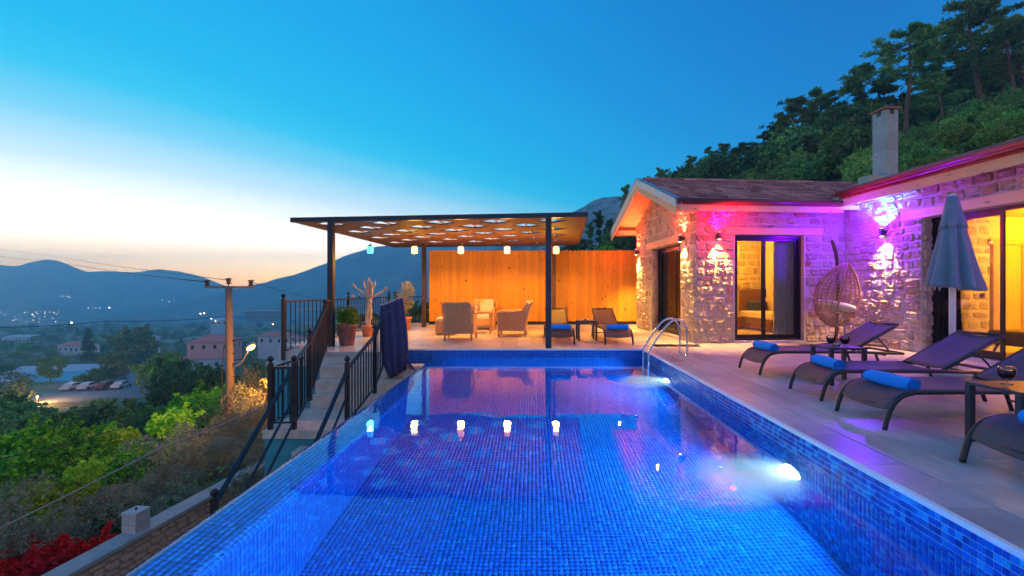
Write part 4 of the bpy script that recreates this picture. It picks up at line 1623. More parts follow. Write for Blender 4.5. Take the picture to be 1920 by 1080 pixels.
# ridge tiles
mb = MB()
for j, yy in enumerate((0, .40)):
    for i in range(9):
        a_ = math.pi * i / 8
        rr_ = .105 if j == 0 else .088
        mb.v.append((yy, rr_ * math.cos(a_), rr_ * .75 * math.sin(a_) - .03))
for i in range(9):
    mb.v.append((0, mb.v[i][1] * .8, mb.v[i][2] * .8 - .01))
for i in range(8):
    mb.f.append((i, i + 1, 9 + i + 1, 9 + i))
    mb.f.append((18 + i, 18 + i + 1, i + 1, i))
ridge_me = mb.mesh('ridge_tile', M['rooftile'], False)
k = 0
u_ = uL + .16
while u_ < 5.6:
    link('ridge_tile', ridge_me, roof_a, (u_, vR, RZ + .045 + random.uniform(-.004, .004)), (0, -.03, random.uniform(-.02, .02)))
    u_ += .355
# roof B tiles: rotate so tile length runs along +u
angB = math.atan(PITB)
rotB = (Matrix.Rotation(R(-90), 4, 'Z') @ Matrix.Rotation(0, 4, 'X'))
cntB = 0
stuffB = MB()
LB = (uRB - uE) / math.cos(angB)
rowsB = int(LB / TR) + 1
qB = Matrix.Rotation(-(angB - tilt), 4, 'Y') @ Matrix.Rotation(R(-90), 4, 'Z')
eB = qB.to_euler()
for r_ in range(rowsB):
    s = -.06 + r_ * TR
    u_ = uE + s * math.cos(angB)
    z_ = 3.13 + s * math.sin(angB)
    for c_ in range(52):
        v_ = -7.9 + TW * (c_ + .5)
        lim = vE0 - .05 if r_ == 0 else (vE0 + (z_ + .02 - EA) / PITA)
        if v_ > min(lim, 4.4):
            continue
        vis = v_ > -4.2 and (r_ < 12)
        if vis and cntB < 280:
            cntB += 1
            link('roof_tile', tile_roof, roof_b, (u_ + random.uniform(-.006, .006), v_, z_ + .012 + random.uniform(-.003, .006)), eB)
        else:
            mt_ = Matrix.Translation((u_, v_, z_ + .012)) @ qB
            stuffB.add([tuple(mt_ @ Vector(p)) for p in tile_roof_v] if False else [tuple(mt_ @ vv.co) for vv in tile_roof.vertices], [tuple(p.vertices) for p in tile_roof.polygons])
tag(stuffB.build('roof_tiles', M['rooftile'], roof_b), kind='stuff')
mz = Matrix.Rotation(R(90), 4, 'Z').to_euler()
v_ = -7.9
while v_ < 2.0:
    link('ridge_tile', ridge_me, roof_b, (uRB, v_, zr_ + .06 + random.uniform(0, .02)), (0, 0, R(90)))
    v_ += .355
# loose stacked ridge pieces seen high on the right
# chimney
ch_u, ch_v = 5.95, 1.72
cu, cv = .36, .42
zc0, zc1 = 3.55, 5.90
chim = MB().box(ch_u + .008, ch_u + cu - .008, ch_v + .008, ch_v + cv - .008, zc0, zc1).build('chimney', M['blockmortar'], villa)
z_ = zc0 + .1
k = 0
bh = .235
while z_ < zc1 - .03:
    zt = min(z_ + bh - .010, zc1 - .002)
    if zt > zc1 - .20:
        # vent course: four corner blocks with gaps between
        for (x0_, x1_, y0_, y1_) in ((0, .13, 0, .15), (cu - .13, cu, 0, .15), (0, .13, cv - .15, cv), (cu - .13, cu, cv - .15, cv)):
            MB().box(ch_u + x0_, ch_u + x1_, ch_v + y0_, ch_v + y1_, z_, zc1 - .002).build('block', M['block'], chim)
        z_ = zc1
        break
    MB().box(ch_u, ch_u + cu, ch_v, ch_v + cv, z_, zt).build('block', M['block'], chim, bevel=.006)
    z_ += bh
MB().box(ch_u + .12, ch_u + cu - .12, ch_v - .002, ch_v + .006, zc1 - .13, zc1 - .01).build('vent', M['blackmetal'], chim)
MB().box(ch_u - .002, ch_u + .006, ch_v + .14, ch_v + cv - .14, zc1 - .13, zc1 - .01).build('vent', M['blackmetal'], chim)
MB().box(ch_u - .06, ch_u + cu + .06, ch_v - .06, ch_v + cv + .06, zc1 + .001, zc1 + .045).build('cap', M['cap'], chim)
fl = MB()
fl.add([(ch_u - .03, ch_v - .03, 4.22), (ch_u + cu + .03, ch_v - .03, 4.22), (ch_u + cu + .03, ch_v + cv + .03, 4.22), (ch_u - .03, ch_v + cv + .03, 4.22),
        (ch_u - .22, ch_v - .25, 3.60), (ch_u + cu + .22, ch_v - .25, 3.60), (ch_u + cu + .22, ch_v + cv + .25, 3.60), (ch_u - .22, ch_v + cv + .25, 3.60)],
       [(0, 4, 5, 1), (1, 5, 6, 2), (2, 6, 7, 3), (3, 7, 4, 0)])
fl.build('flashing', M['leadsheet'], chim)

# ---- wall lamps (part of the villa): warm beam down, coloured beam up
RED, BLUE = (1.0, 0.0, 0.07), (0.26, 0.02, 1.0)


def sconce(label, pos, nrm, up_col, up_e, dn_e, lens, glow=None):
    s = bpy.data.objects.new('wall_lamp', None); COL.objects.link(s); s.parent = villa
    s.location = pos; s['label'] = label
    n = Vector(nrm)
    c = n * .085
    MB().tube([(c.x, c.y, -.075), (c.x, c.y, .075)], .040, 18).build('body', M['blackmetal'], s, False)
    MB().bar((0, 0, 0), tuple(n * .05), .05, .07).build('bracket', M['blackmetal'], s)
    MB().tube([(c.x, c.y, .0755), (c.x, c.y, .079)], .030, 14).build('lens', emit('lens_up_' + lens, tuple(.3 + .7 * q for q in up_col), 9), s)
    MB().tube([(c.x, c.y, -.079), (c.x, c.y, -.0755)], .030, 14).build('lens', M.get('lens_dn') or M.setdefault('lens_dn', emit('lens_down', (1, .80, .45), 12)), s)
    light('lamp_down', 'SPOT', dn_e * 3.0, (1.0, .54, .12), (c.x, c.y, -.085), s, .018, (0, 0, 0), R(88), .9)
    light('lamp_up', 'SPOT', up_e * 2.2, up_col, (c.x, c.y, .085), s, .018, (R(180), 0, 0), R(120), 1.0)
    light('lamp_glow', 'POINT', up_e * (.15 if glow is None else .52), glow or up_col, (c.x + n.x * .50, c.y + n.y * .50, .16), s, .03)
    return s


sconce('black wall lamp shining red upwards between the gable corner and the glass door', (.465, -.03, 2.29), (0, -1, 0), RED, 230, 120, 'r')
sconce('black wall lamp shining blue upwards left of the closed parasol', (UB - .03, -1.07, 2.27), (-1, 0, 0), (.0, .38, 1.0), 200, 120, 'b', (.16, .0, 1.0))
sconce('near black wall lamp on the gable wall beside its door', (-.03, .56, 2.30), (-1, 0, 0), (1.0, .07, .03), 110, 110, 'o')
sconce('far black wall lamp on the gable wall beside the wooden fence', (-.03, 3.72, 2.25), (-1, 0, 0), (1.0, .07, .02), 100, 190, 'p')

sconce('black wall lamp on the long wall just outside the right edge of the photo', (UB - .03, -6.2, 2.27), (-1, 0, 0), (.40, .05, 1.0), 220, 110, 'v')

# ---- rooms seen through the glass
# room A
stA = tag(MB().box(0, .001, 0, .001, 0, .001).build('room_stones', M['stone'], villa), kind='stuff')
acc = MB()


def stuff_stones(acc, origin, rot, a0, a1, z0, z1, cw=(.18, .42), ch=(.16, .28)):
    z = z0
    rm = Matrix.Translation(origin) @ Matrix.Rotation(rot, 4, 'Z')
    while z < z1 - .05:
        h = min(random.uniform(*ch), z1 - z)
        x = a0
        while x < a1 - .05:
            w = min(random.uniform(*cw), a1 - x)
            me = stone_me[random.randrange(0, 14)]
            mt_ = rm @ Matrix.Translation((x + w / 2, .004, z + h / 2)) @ Matrix.Diagonal((w - .05, .022, h - .05, 1))
            acc.add([tuple(mt_ @ v_.co) for v_ in me.vertices], [tuple(p.vertices) for p in me.polygons])
            x += w
        z += h


stuff_stones(acc, (0, 3.69, 0), 0, .4, 3.7, 1.15, 2.6)
stuff_stones(acc, (0, -.301, 0), 0, UB + .35, 6.55, 0, 2.72)
stuff_stones(acc, (0, -.301, 0), 0, 7.35, 9.1, 0, 2.72)
bpy.data.objects.remove(stA)
stA = tag(acc.build('room_stones', M['stone'], villa), kind='stuff', label='stone facing inside the lit rooms')

nf = lambda n, m_, *a, **k: vbox(n, m_, *a, **k)
pan = thing('wall_panel', 'slatted oak wall panel inside the lit room behind the black framed door', 'panel', (0, 0, 0))
pan.parent = None


def W_(u_, v_):
    c_, s_ = math.cos(R(5)), math.sin(R(5))
    return (3.48 + u_ * c_ - v_ * s_, 9.71 + u_ * s_ + v_ * c_)


def room_thing(name, label, cat, u_, v_, rz=0, group=None):
    x_, y_ = W_(u_, v_)
    return thing(name, label, cat, (x_, y_, .013), R(5) + rz, group)


bpy.data.objects.remove(pan)
pan = room_thing('wall_panel', 'slatted oak wall panel inside the lit room behind the black framed door', 'panel', 2.05, 3.60)
for i in range(14):
    MB().box(-.62 + i * .09, -.62 + i * .09 + .075, 0, .03, .30, 1.12).build('slat', M['furnwood'], pan)
MB().box(-.62, .63, .031, .06, .30, 1.12).build('backing', M['furnwood'], pan)
dk = room_thing('desk', 'oak desk just inside the lit room behind the door glass', 'desk', 1.52, 2.3)
MB().box(-.5, .42, -.25, .25, .70, .735).build('desk_top', M['furnwood'], dk, bevel=.005)
MB().box(-.5, -.46, -.25, .25, 0, .699).build('side_panel', M['furnwood'], dk)
MB().box(.38, .42, -.25, .25, 0, .699).build('side_panel', M['furnwood'], dk)
MB().box(-.46, .38, .21, .24, .3, .699).build('back_panel', M['furnwood'], dk)
ns = room_thing('nightstand', 'low oak nightstand with one drawer next to the bed', 'nightstand', 2.48, 3.25)
MB().box(-.27, .27, -.2, .2, .34, .52).build('drawer_box', M['furnwood'], ns)
MB().box(-.25, .25, -.212, -.201, .36, .50).build('drawer_front', M['furnwood'], ns)
MB().box(-.15, .15, -.222, -.213, .42, .435).build('handle', M['blackmetal'], ns)
MB().box(-.27, .27, -.2, .2, .02, .33).build('plinth', M['brownfab'], ns)
bd = room_thing('bed', 'bed with pale linen and a brown base seen through the right door pane', 'bed', 3.25, 2.75)
MB().box(-.30, .44, -.8, .75, .05, .32).build('base', M['brownfab'], bd, bevel=.02)
MB().box(-.30, .44, -.8, .75, .33, .52).build('mattress', M['sheet'], bd, bevel=.04)
MB().box(-.30, .44, .76, .84, .05, 1.15).build('headboard', M['brownfab'], bd, bevel=.02)
MB().box(-.12, .40, .45, .72, .53, .80).build('pillow', M['bluecushion'], bd, bevel=.05)
cu_ = room_thing('curtain', 'sheer pale curtain drawn behind the right door pane', 'curtain', 2.22, .36)


def curt(a, b_):
    x = -.24 + .48 * a
    return (x, .03 * math.sin(a * 60) + .012 * math.sin(a * 23), .03 + 2.4 * b_)


MB().grid(curt, 90, 6).build('cloth', M['curtain'], cu_, True)
MB().tube([(-.8, 0, 2.46), (.35, 0, 2.46)], .012, 8).build('rod', M['blackmetal'], cu_)
for (u_, v_, z_, lb, sh) in ((1.98, 3.60, 2.12, 'fan shaped glowing wall lamp on the stone wall of the lit room', 0), (2.62, 3.60, 2.13, 'rounded box shaped glowing wall lamp over the bed', 1)):
    l_ = room_thing('room_lamp', lb, 'lamp', u_, v_, 0, 'lamps inside the lit room')
    l_.location.z = z_
    if sh == 0:
        MB().lathe([(.03, -.10), (.06, -.05), (.05, 0), (.12, .05), (.20, .13)], (0, -.12, 0), 18).build('shade', emit('room_shade', (1, .62, .22), 2.2), l_, True)
        MB().box(-.05, .05, -.10, 0, -.14, -.06).build('base', M['blackmetal'], l_)
    else:
        MB().box(-.09, .09, -.14, -.02, -.16, .16).build('shade', emit('room_shade2', (1, .55, .12), 1.3), l_, bevel=.04)
        MB().box(-.05, .05, -.02, 0, -.08, .08).build('base', M['blackmetal'], l_)
x_, y_ = W_(2.0, 2.6)
light('room_light', 'POINT', 190, (1.0, .42, .03), (x_, y_, 2.3), None, .2)
# room B
ds = room_thing('inner_door_frame', 'orange wooden door surround inside the yellow lit room', 'door frame', 6.95, -.33)
MB().box(-.40, -.30, -.04, .02, 0, 2.12).build('jamb', M['furnwood'], ds)
MB().box(.30, .40, -.04, .02, 0, 2.12).build('jamb', M['furnwood'], ds)
MB().box(-.47, .47, -.045, .02, 2.121, 2.24).build('head', M['furnwood'], ds)
MB().box(-.298, .298, -.01, .01, 0, 2.119).build('leaf', M['furnwood'], ds)
sw = room_thing('light_switch', 'small dark socket on the yellow lit stone wall', 'socket', 6.32, -.335)
sw.location.z = 1.02
MB().box(-.05, .05, -.01, .0, -.05, .05).build('plate', M['black_plastic'], sw)
MB().box(-.03, .03, -.016, -.0105, -.03, .03).build('rocker', M['black_plastic'], sw)
sf = room_thing('sofa', 'dark olive sofa with a swept back inside the yellow lit room', 'sofa', 5.6, -2.35)


def sofa_back(a, b_):
    x = -1.1 + 2.2 * a
    top = .78 - .10 * math.sin(a * math.pi) + .08 * (1 - a)
    return (x, -.34 + .05 * math.sin(b_ * 3) - .10 * b_, .18 + (top - .18) * b_)


MB().grid(sofa_back, 20, 6).build('backrest', M['sofa'], sf, True, solid=.12)
MB().box(-1.05, 1.05, -.28, .45, .16, .42).build('seat', M['sofa'], sf, bevel=.05)
for sx in (-1.0, 1.0):
    for sy in (-.3, .38):
        MB().bar((sx, sy, 0), (sx * .95, sy * .9, .16), .035).build('leg', M['blackmetal'], sf)
x_, y_ = W_(6.9, -2.0)
light('room_light', 'POINT', 330, (1.0, .42, .01), (x_, y_, 2.45), None, .2)
rug = None

# ================================================================== LOUNGERS
LP = [(.02, .0), (.045, .10), (.085, .19), (.15, .262), (.24, .295), (.40, .305), (1.30, .305)]   # side profile of frame, foot to hinge


def make_lounger(sling):
    r = thing('sun_lounger', '', 'sun lounger')
    hw = .29
    prof_ = smooth_path([(x, 0, z) for x, z in LP], 4)
    for s in (-1, 1):
        MB().tube([(p.x, s * hw, p.z) for p in prof_] + [(1.98, s * hw, .285)], .019, 8).build('side_rail', M['blackmetal'], r, True)
        MB().tube([(1.60, s * (hw - .0), .28), (1.70, s * (hw + .0), 0.0)], .018, 8).build('leg', M['blackmetal'], r, True)
        MB().tube([(1.30, s * (hw - .035), .315), (1.93, s * (hw - .035), .665)], .017, 8).build('back_rail', M['blackmetal'], r, True)
        MB().tube([(1.66, s * (hw - .045), .50), (1.86, s * (hw - .045), .27)], .010, 6).build('prop', M['blackmetal'], r, True)
    for x_, z_ in ((.085, .17), (1.66, .10)):
        MB().tube([(x_, -hw, z_), (x_, hw, z_)], .012, 6).build('crossbar', M['blackmetal'], r, True)
    MB().tube([(1.935, -hw + .035, .668), (1.935, hw - .035, .668)], .017, 8).build('crossbar', M['blackmetal'], r, True)
    MB().tube([(1.98, -hw, .285), (1.98, hw, .285)], .017, 8).build('crossbar', M['blackmetal'], r, True)
    MB().tube([(1.74, -hw, .262), (1.74, hw, .262)], .010, 6).build('crossbar', M['blackmetal'], r, True)
    sp = [p for p in prof_ if p.z > .13]

    def seat(a, b_):
        i = a * (len(sp) - 1); k = min(int(i), len(sp) - 2); p = sp[k].lerp(sp[k + 1], i - k)
        return (p.x, (b_ - .5) * 2 * (hw - .012), p.z + .018 - .028 * (1 - (2 * b_ - 1) ** 2))

    def back(a, b_):
        return (1.315 + .60 * a, (b_ - .5) * 2 * (hw - .045), .335 + .333 * a - .022 * (1 - (2 * b_ - 1) ** 2))
    MB().grid(seat, 26, 8).build('seat_sling', sling, r, True, solid=.006)
    MB().grid(back, 8, 8).build('back_sling', sling, r, True, solid=.006)
    return r


L0 = make_lounger(M['sling'])
LG = 'charcoal loungers in a row beside the pool'
# loungers with the foot towards the pool (world x = foot leg)
spots = [(2.84, 2.42, 'charcoal mesh sun lounger cut by the right edge of the photo nearest the camera'),
         (2.86, 4.02, 'charcoal mesh sun lounger between the near side table and the next lounger'),
         (2.96, 4.99, 'charcoal mesh sun lounger in front of the parasol with its whole back visible'),
         (3.02, 6.40, 'charcoal mesh sun lounger nearest the egg chair')]
for i, (x_, y_, lb) in enumerate(spots):
    o = L0 if i == 0 else copy_tree(L0)
    o.location = (x_, y_, .001)
    o.rotation_euler = (0, 0, R([0, .6, -.5, 1.0][i]))
    o['label'] = lb; o['group'] = LG
# spot 0 sits at y 2.72 so that only its foot shows
bpy.context.view_layer.update()
L0.location.y = 2.74
LB_ = make_lounger(M['slingbrown'])
for i, (x_, y_, rz, lb) in enumerate(((.58, 9.50, 90, 'brown lounger by the fence half hidden by the front pergola post'), (1.80, 9.46, 92, 'brown lounger by the fence right of the small black table'))):
    o = LB_ if i == 0 else copy_tree(LB_)
    o.location = (x_, y_, .001); o.rotation_euler = (0, 0, R(rz)); o['label'] = lb; o['group'] = 'brown loungers in front of the fence'


# towels
def make_towel():
    t_ = thing('rolled_towel', '', 'towel')
    n = 26
    prof_ = []
    turns = 2.6
    # outer roll
    def outer(a, b_):
        an = 2 * math.pi * a
        rr = .062 + .003 * math.sin(3 * an + 5 * b_) + .0025 * math.sin(14 * b_)
        e = 1 - .12 * (abs(2 * b_ - 1) ** 8)
        return (rr * e * math.cos(an) * 1.12, (b_ - .5) * .46, .062 + rr * e * math.sin(an) * .92)
    MB().grid(outer, 24, 14, close_u=True).build('roll', M['towel'], t_, True)
    for s in (-1, 1):
        pts = []
        for i in range(46):
            a_ = turns * 2 * math.pi * i / 45
            rr = .006 + .052 * i / 45
            pts.append((rr * math.cos(a_) * 1.12, s * .224, .062 + rr * math.sin(a_) * .92))
        MB().tube(pts, .0055, 5).build('spiral_end', M['towel'], t_)
        MB().tube([(0, s * .215, .062), (0, s * .221, .062)], .056, 18).build('roll_end', M['towel_end'], t_)
    return t_


T0 = make_towel()
tw = [((3.12, 2.63, .292), 3, 'blue rolled towel on the lounger cut by the right edge'),
      ((3.16, 4.02, .290), 5, 'blue rolled towel on the lounger behind the near side table'),
      ((3.25, 5.02, .290), -4, 'blue rolled towel on the lounger in front of the parasol'),
      ((3.30, 6.45, .290), 3, 'blue rolled towel on the lounger nearest the egg chair'),
      ((.58, 9.72, .290), 91, 'dark blue rolled towel on the lounger behind the pergola post'),
      ((1.80, 9.70, .290), 90, 'dark blue rolled towel on the lounger right of the small black table')]
for i, (l_, rz, lb) in enumerate(tw):
    o = T0 if i == 0 else copy_tree(T0)
    o.location = l_; o.rotation_euler = (0, 0, R(rz)); o['label'] = lb; o['group'] = 'rolled blue towels on the loungers'


# side tables
def make_table(w=.44, d=.40, h=.45):
    t_ = thing('side_table', '', 'side table')
    MB().box(-w / 2, w / 2, -d / 2, d / 2, h - .022, h).build('table_top', M['blackmetal'] if False else M['tabletop'], t_, bevel=.003)
    for sx in (-1, 1):
        for sy in (-1, 1):
            MB().box(sx * (w / 2 - .022) - .021, sx * (w / 2 - .022) + .021, sy * (d / 2 - .022) - .021, sy * (d / 2 - .022) + .021, 0, h - .0225).build('leg', M['tabletop'], t_)
    return t_


M['tabletop'] = simple('charcoal_table_paint', (0.035, 0.033, 0.05), 0.3, var=.1)
S0 = make_table()
TG = 'charcoal side tables between the loungers'
for i, (x_, y_, rz, lb) in enumerate(((3.53, 3.29, 1, 'charcoal side table nearest the camera, with a glass and a bowl on it'),
                                      (3.78, 5.64, 0, 'charcoal side table with two wine glasses, left of the parasol'),
                                      (1.22, 10.38, 2, 'small dark table between the two brown loungers'))):
    o = S0 if i == 0 else copy_tree(S0)
    o.location = (x_, y_, .001); o.rotation_euler = (0, 0, R(rz)); o['label'] = lb; o['group'] = TG


def make_glass():
    g = thing('wine_glass', '', 'glass')
    MB().lathe([(.034, 0), (.032, .003), (.008, .008), (.006, .018), (.006, .026), (.028, .036), (.044, .056), (.049, .080), (.046, .105), (.043, .118)], n=24).build('bowl', M['drinkglass'], g, True)
    MB().lathe([(.001, .034), (.026, .040), (.041, .057), (.0455, .078), (.0445, .092), (.0001, .092)], n=24).build('wine', M['wine'], g, True)
    return g


G0 = make_glass()
for i, (l_, lb) in enumerate((((3.50, 3.36, .452), 'glass of red wine on the near side table'), ((3.68, 5.62, .452), 'left of the two wine glasses on the table by the parasol'),
                              ((3.80, 5.54, .452), 'right of the two wine glasses on the table by the parasol'))):
    o = G0 if i == 0 else copy_tree(G0)
    o.location = l_; o['label'] = lb; o['group'] = 'glasses of red wine'
    o.scale = (1.08, 1.08, 1.12)


def make_bowl(lb, loc, s=1.0):
    g = thing('snack_bowl', lb, 'bowl', loc, 0, 'small bowls on the side tables')
    MB().lathe([(.028, 0), (.05, .008), (.055, .03), (.052, .032), (.046, .014), (.001, .010)], n=20).build('bowl', M['drinkglass'], g, True)
    mb = MB()
    rg = random.Random(4)
    for i in range(26):
        a_ = rg.uniform(0, 6.28); rr = rg.uniform(0, .036)
        mb.sphere((rr * math.cos(a_), rr * math.sin(a_), .028 + rg.uniform(0, .01)), .009, 6)
    tag(mb.build('nuts', M['nuts'], g, True), kind='stuff')
    g.scale = (s, s, s)


make_bowl('glass bowl of nuts beside the wine glass on the near table', (3.60, 3.26, .452))
make_bowl('small bowl between the two wine glasses', (3.735, 5.60, .452), .8)
make_bowl('small ashtray like bowl on the table between the brown loungers', (1.20, 10.36, .452), .9)

# ================================================================== PARASOL
pr = thing('closed_parasol', 'closed grey blue parasol on a white pole behind the loungers', 'parasol', (5.55, 6.02, 0))
MB().tube([(0, 0, .06), (0, 0, 2.36)], .036, 14).build('pole', M['whitemetal'], pr, True)
MB().lathe([(.28, 0), (.28, .05), (.06, .06), (.05, .20), (.04, .205)], n=24).build('base', M['concrete'], pr, True)
MB().lathe([(.05, 2.36), (.055, 2.38), (.03, 2.415), (.001, 2.42)], n=16).build('finial', M['whitemetal'], pr, True)


def canopy(a, b_):
    an = 2 * math.pi * a
    z0, z1 = 2.365, 1.165 + .035 * math.cos(an - 2.6)
    z = z0 + (z1 - z0) * b_
    r_ = .045 + .205 * b_ ** .92
    fold = 1 + (.22 * b_ ** .7) * math.cos(8 * an + .8 * math.sin(3 * an)) + .05 * math.sin(5 * an + 4 * b_)
    return (r_ * fold * math.cos(an) + .035 * b_, r_ * fold * math.sin(an), z)


MB().grid(canopy, 120, 24, close_u=True).build('canopy', M['parasol'], pr, True, solid=.006)


def vent(a, b_):
    an = 2 * math.pi * a
    r_ = .052 + .085 * b_
    fold = 1 + .10 * b_ * math.cos(8 * an)
    return (r_ * fold * math.cos(an) + .01 * b_, r_ * fold * math.sin(an), 2.385 - .42 * b_ - .02 * math.cos(8 * an) * b_)


MB().grid(vent, 96, 8, close_u=True).build('top_flap', M['parasol'], pr, True, solid=.006)
for k in range(8):
    an = 2 * math.pi * k / 8 + .2
    MB().tube([(.02 * math.cos(an), .02 * math.sin(an), 2.2), (.25 * math.cos(an) + .03, .25 * math.sin(an), 1.14)], .008, 6).build('rib', M['grey_metal'], pr)

# ================================================================== EGG CHAIR
eg = thing('hanging_egg_chair', 'woven rattan egg chair hanging from a bent dark wood stand', 'hanging chair', (6.12, 9.05, 0))
pth = smooth_path([(.10, .28, .02), (.12, .28, .6), (.13, .27, 1.2), (.10, .24, 1.62), (.0, .14, 1.88), (-.13, .02, 2.05), (-.20, -.04, 2.12)], 6)
MB().tube(pth, [.034] * (len(pth) - 4) + [.03, .028, .026, .022], 10).build('stand_pole', M['chairwood'], eg, True)
MB().tube(smooth_path([(-1.05, -.42, .07), (-.6, -.15, .05), (-.1, .18, .045), (.12, .28, .05)], 6), .035, 10).build('stand_foot', M['chairwood'], eg, True)
MB().tube(smooth_path([(1.0, -.10, .05), (.6, .1, .045), (.3, .24, .045), (.12, .28, .05)], 6), .035, 10).build('stand_foot', M['chairwood'], eg, True)
MB().tube([(-.20, -.05, 2.12), (-.12, -.06, 1.70)], .006, 6).build('chain', M['cable'], eg)
# basket: axis tilted back
bt = Matrix.Translation((-.05, -.02, 1.05)) @ Matrix.Rotation(R(14), 4, 'Y') @ Matrix.Rotation(R(-60), 4, 'Z')
RX, RY, RZ_ = .39, .42, .64


def egg(lon, lat):
    # lat 0 top .. pi bottom ; lon 0..2pi ; opening toward +x of basket frame
    s = math.sin(lat)
    zz = math.cos(lat)
    taper = 1 - .36 * max(0, zz) ** 1.3
    return bt @ Vector((RX * s * math.cos(lon) * taper * 1.05, RY * s * math.sin(lon) * taper, RZ_ * zz))


mb = MB()
open_half = R(58)
lons = np.linspace(open_half, 2 * math.pi - open_half, 17)
for lo in lons:
    mb.tube([egg(lo, la) for la in np.linspace(.10, math.pi - .12, 22)], .010, 5)
mb.build('upright_weave', M['egg'], eg, True)
mb = MB()
lat_list = [.16 + .105 * i for i in range(27)]
for la in lat_list:
    if la > 2.15:
        ls = np.linspace(0, 2 * math.pi, 41)[:-1]
        mb.tube([egg(lo, la) for lo in ls], .008 if la < 2.3 else .011, 5, closed=True)
    else:
        ls = np.linspace(open_half, 2 * math.pi - open_half, 34)
        mb.tube([egg(lo, la) for lo in ls], .0075, 5)
tag(mb.build('cross_weave', M['egg'], eg, True), kind='stuff')
rim = [egg(open_half, la) for la in np.linspace(.12, 2.15, 20)] + [egg(lo, 2.15 + .03 * math.sin((lo / open_half + 1) * 1.57)) for lo in np.linspace(open_half, -open_half, 10)[1:]] + [egg(-open_half, la) for la in np.linspace(2.15, .12, 20)[1:]]
MB().tube(rim, .021, 8, closed=True).build('rim', M['egg'], eg, True)


def seatc(a, b_):
    r_ = b_ * .93
    an = 2 * math.pi * a
    return bt @ Vector((RX * .92 * r_ * math.cos(an), RY * .92 * r_ * math.sin(an), -.30 + .12 * r_ * r_ - .02))


MB().grid(seatc, 24, 6, close_u=True).build('seat_cushion', M['cushion'], eg, True, solid=.09)


# ================================================================== RATTAN ARMCHAIRS
def weave_panel(mb, fn, nu, nv, t_=.006):
    """basket weave: alternating proud cells over a parametrised surface fn(a,b)->(point, normal)"""
    base = len(mb.v)
    for i in range(nu + 1):
        for j in range(nv + 1):
            p, n = fn(i / nu, j / nv)
            off = t_ if (i + j) % 2 else -t_
            mb.v.append(tuple(Vector(p) + Vector(n) * off))
    w = nv + 1
    for i in range(nu):
        for j in range(nv):
            mb.f.append((base + i * w + j, base + (i + 1) * w + j, base + (i + 1) * w + j + 1, base + i * w + j + 1))
    return mb


def make_armchair():
    c = thing('rattan_armchair', '', 'armchair')
    W2 = .315

    def back(a, b_):
        x = (a - .5) * 2 * (W2 - .03 * b_ + .02 * abs(b_ - .5))
        z = .16 + .67 * b_
        y = -.30 - .16 * b_ ** 1.3 + .05 * (1 - (2 * a - 1) ** 2) * (-.6)
        return (x, y, z), (0, -1, 0)
    mb = weave_panel(MB(), back, 26, 30)
    mb.build('backrest', M['rattan'], c, False, solid=.02)
    for s in (-1, 1):
        def side(a, b_, s=s):
            y = -.31 + .62 * a - .06 * b_ * (1 - a)
            zt = .60 if a > .25 else .60 + (.25 - a) * .9
            z = .14 + (zt - .14) * b_
            return (s * (W2 + .012 + .02 * b_), y, z), (s, 0, 0)
        weave_panel(MB(), side, 24, 18).build('side_panel', M['rattan'], c, False, solid=.02)
        arm = smooth_path([(s * (W2 - .02), -.455, .80), (s * (W2 + .015), -.40, .70), (s * (W2 + .03), -.27, .625), (s * (W2 + .035), .0, .605), (s * (W2 + .03), .27, .60), (s * (W2 + .01), .345, .55), (s * W2, .33, .30), (s * (W2 + .01), .33, .0)], 5)
        MB().tube(arm, .026, 8).build('arm', M['rattan'], c, True)
        MB().tube([(s * (W2 - .01), -.33, .0), (s * (W2 - .03), -.30, .20)], .022, 8).build('leg', M['rattan'], c, True)
    top = smooth_path([(-(W2 - .02), -.455, .80), (-.25, -.475, .845), (-.12, -.485, .84), (0, -.488, .835), (.12, -.485, .84), (.25, -.475, .845), ((W2 - .02), -.455, .80)], 5)
    MB().tube(top, .030, 8).build('top_rail', M['rattan'], c, True)

    def front(a, b_):
        return ((a - .5) * 2 * (W2 - .02), .315 + .02 * math.sin(a * math.pi), .14 + .17 * b_), (0, 1, 0)
    weave_panel(MB(), front, 26, 8).build('front_panel', M['rattan'], c, False, solid=.02)
    MB().box(-W2 + .02, W2 - .02, -.27, .31, .28, .44).build('seat_cushion', M['cushion'], c, bevel=.05)
    bc = MB().box(-W2 + .03, W2 - .03, -.06, .07, 0, .44)
    o = bc.build('back_cushion', M['cushion'], c, bevel=.05)
    o.location = (0, -.30, .43); o.rotation_euler = (R(14), 0, 0)
    return c


A0 = make_armchair()
arm_spots = [(-1.68, 10.55, 0, 'rattan armchair seen from behind with its back to the pool'),
             (-.50, 11.45, 88, 'rattan armchair in side view facing left'),
             (-1.44, 13.25, 180, 'rattan armchair with cream cushions facing the pool by the fence'),
             (-2.48, 11.75, -100, 'rattan armchair half hidden behind the one seen from behind')]
for i, (x_, y_, rz, lb) in enumerate(arm_spots[:3]):
    o = A0 if i == 0 else copy_tree(A0)
    o.location = (x_, y_, 0); o.rotation_euler = (0, 0, R(rz)); o['label'] = lb; o['group'] = 'rattan armchairs under the pergola'
ot = thing('rattan_stool', 'low rattan stool with a cream pad left of the armchair seen from behind', 'stool', (-2.22, 11.7, 0))


def otw(a, b_):
    an = 2 * math.pi * a
    x = .24 * max(-1, min(1, 1.35 * math.cos(an))); y = .24 * max(-1, min(1, 1.35 * math.sin(an)))
    return (x, y, .05 + .30 * b_), (math.cos(an), math.sin(an), 0)


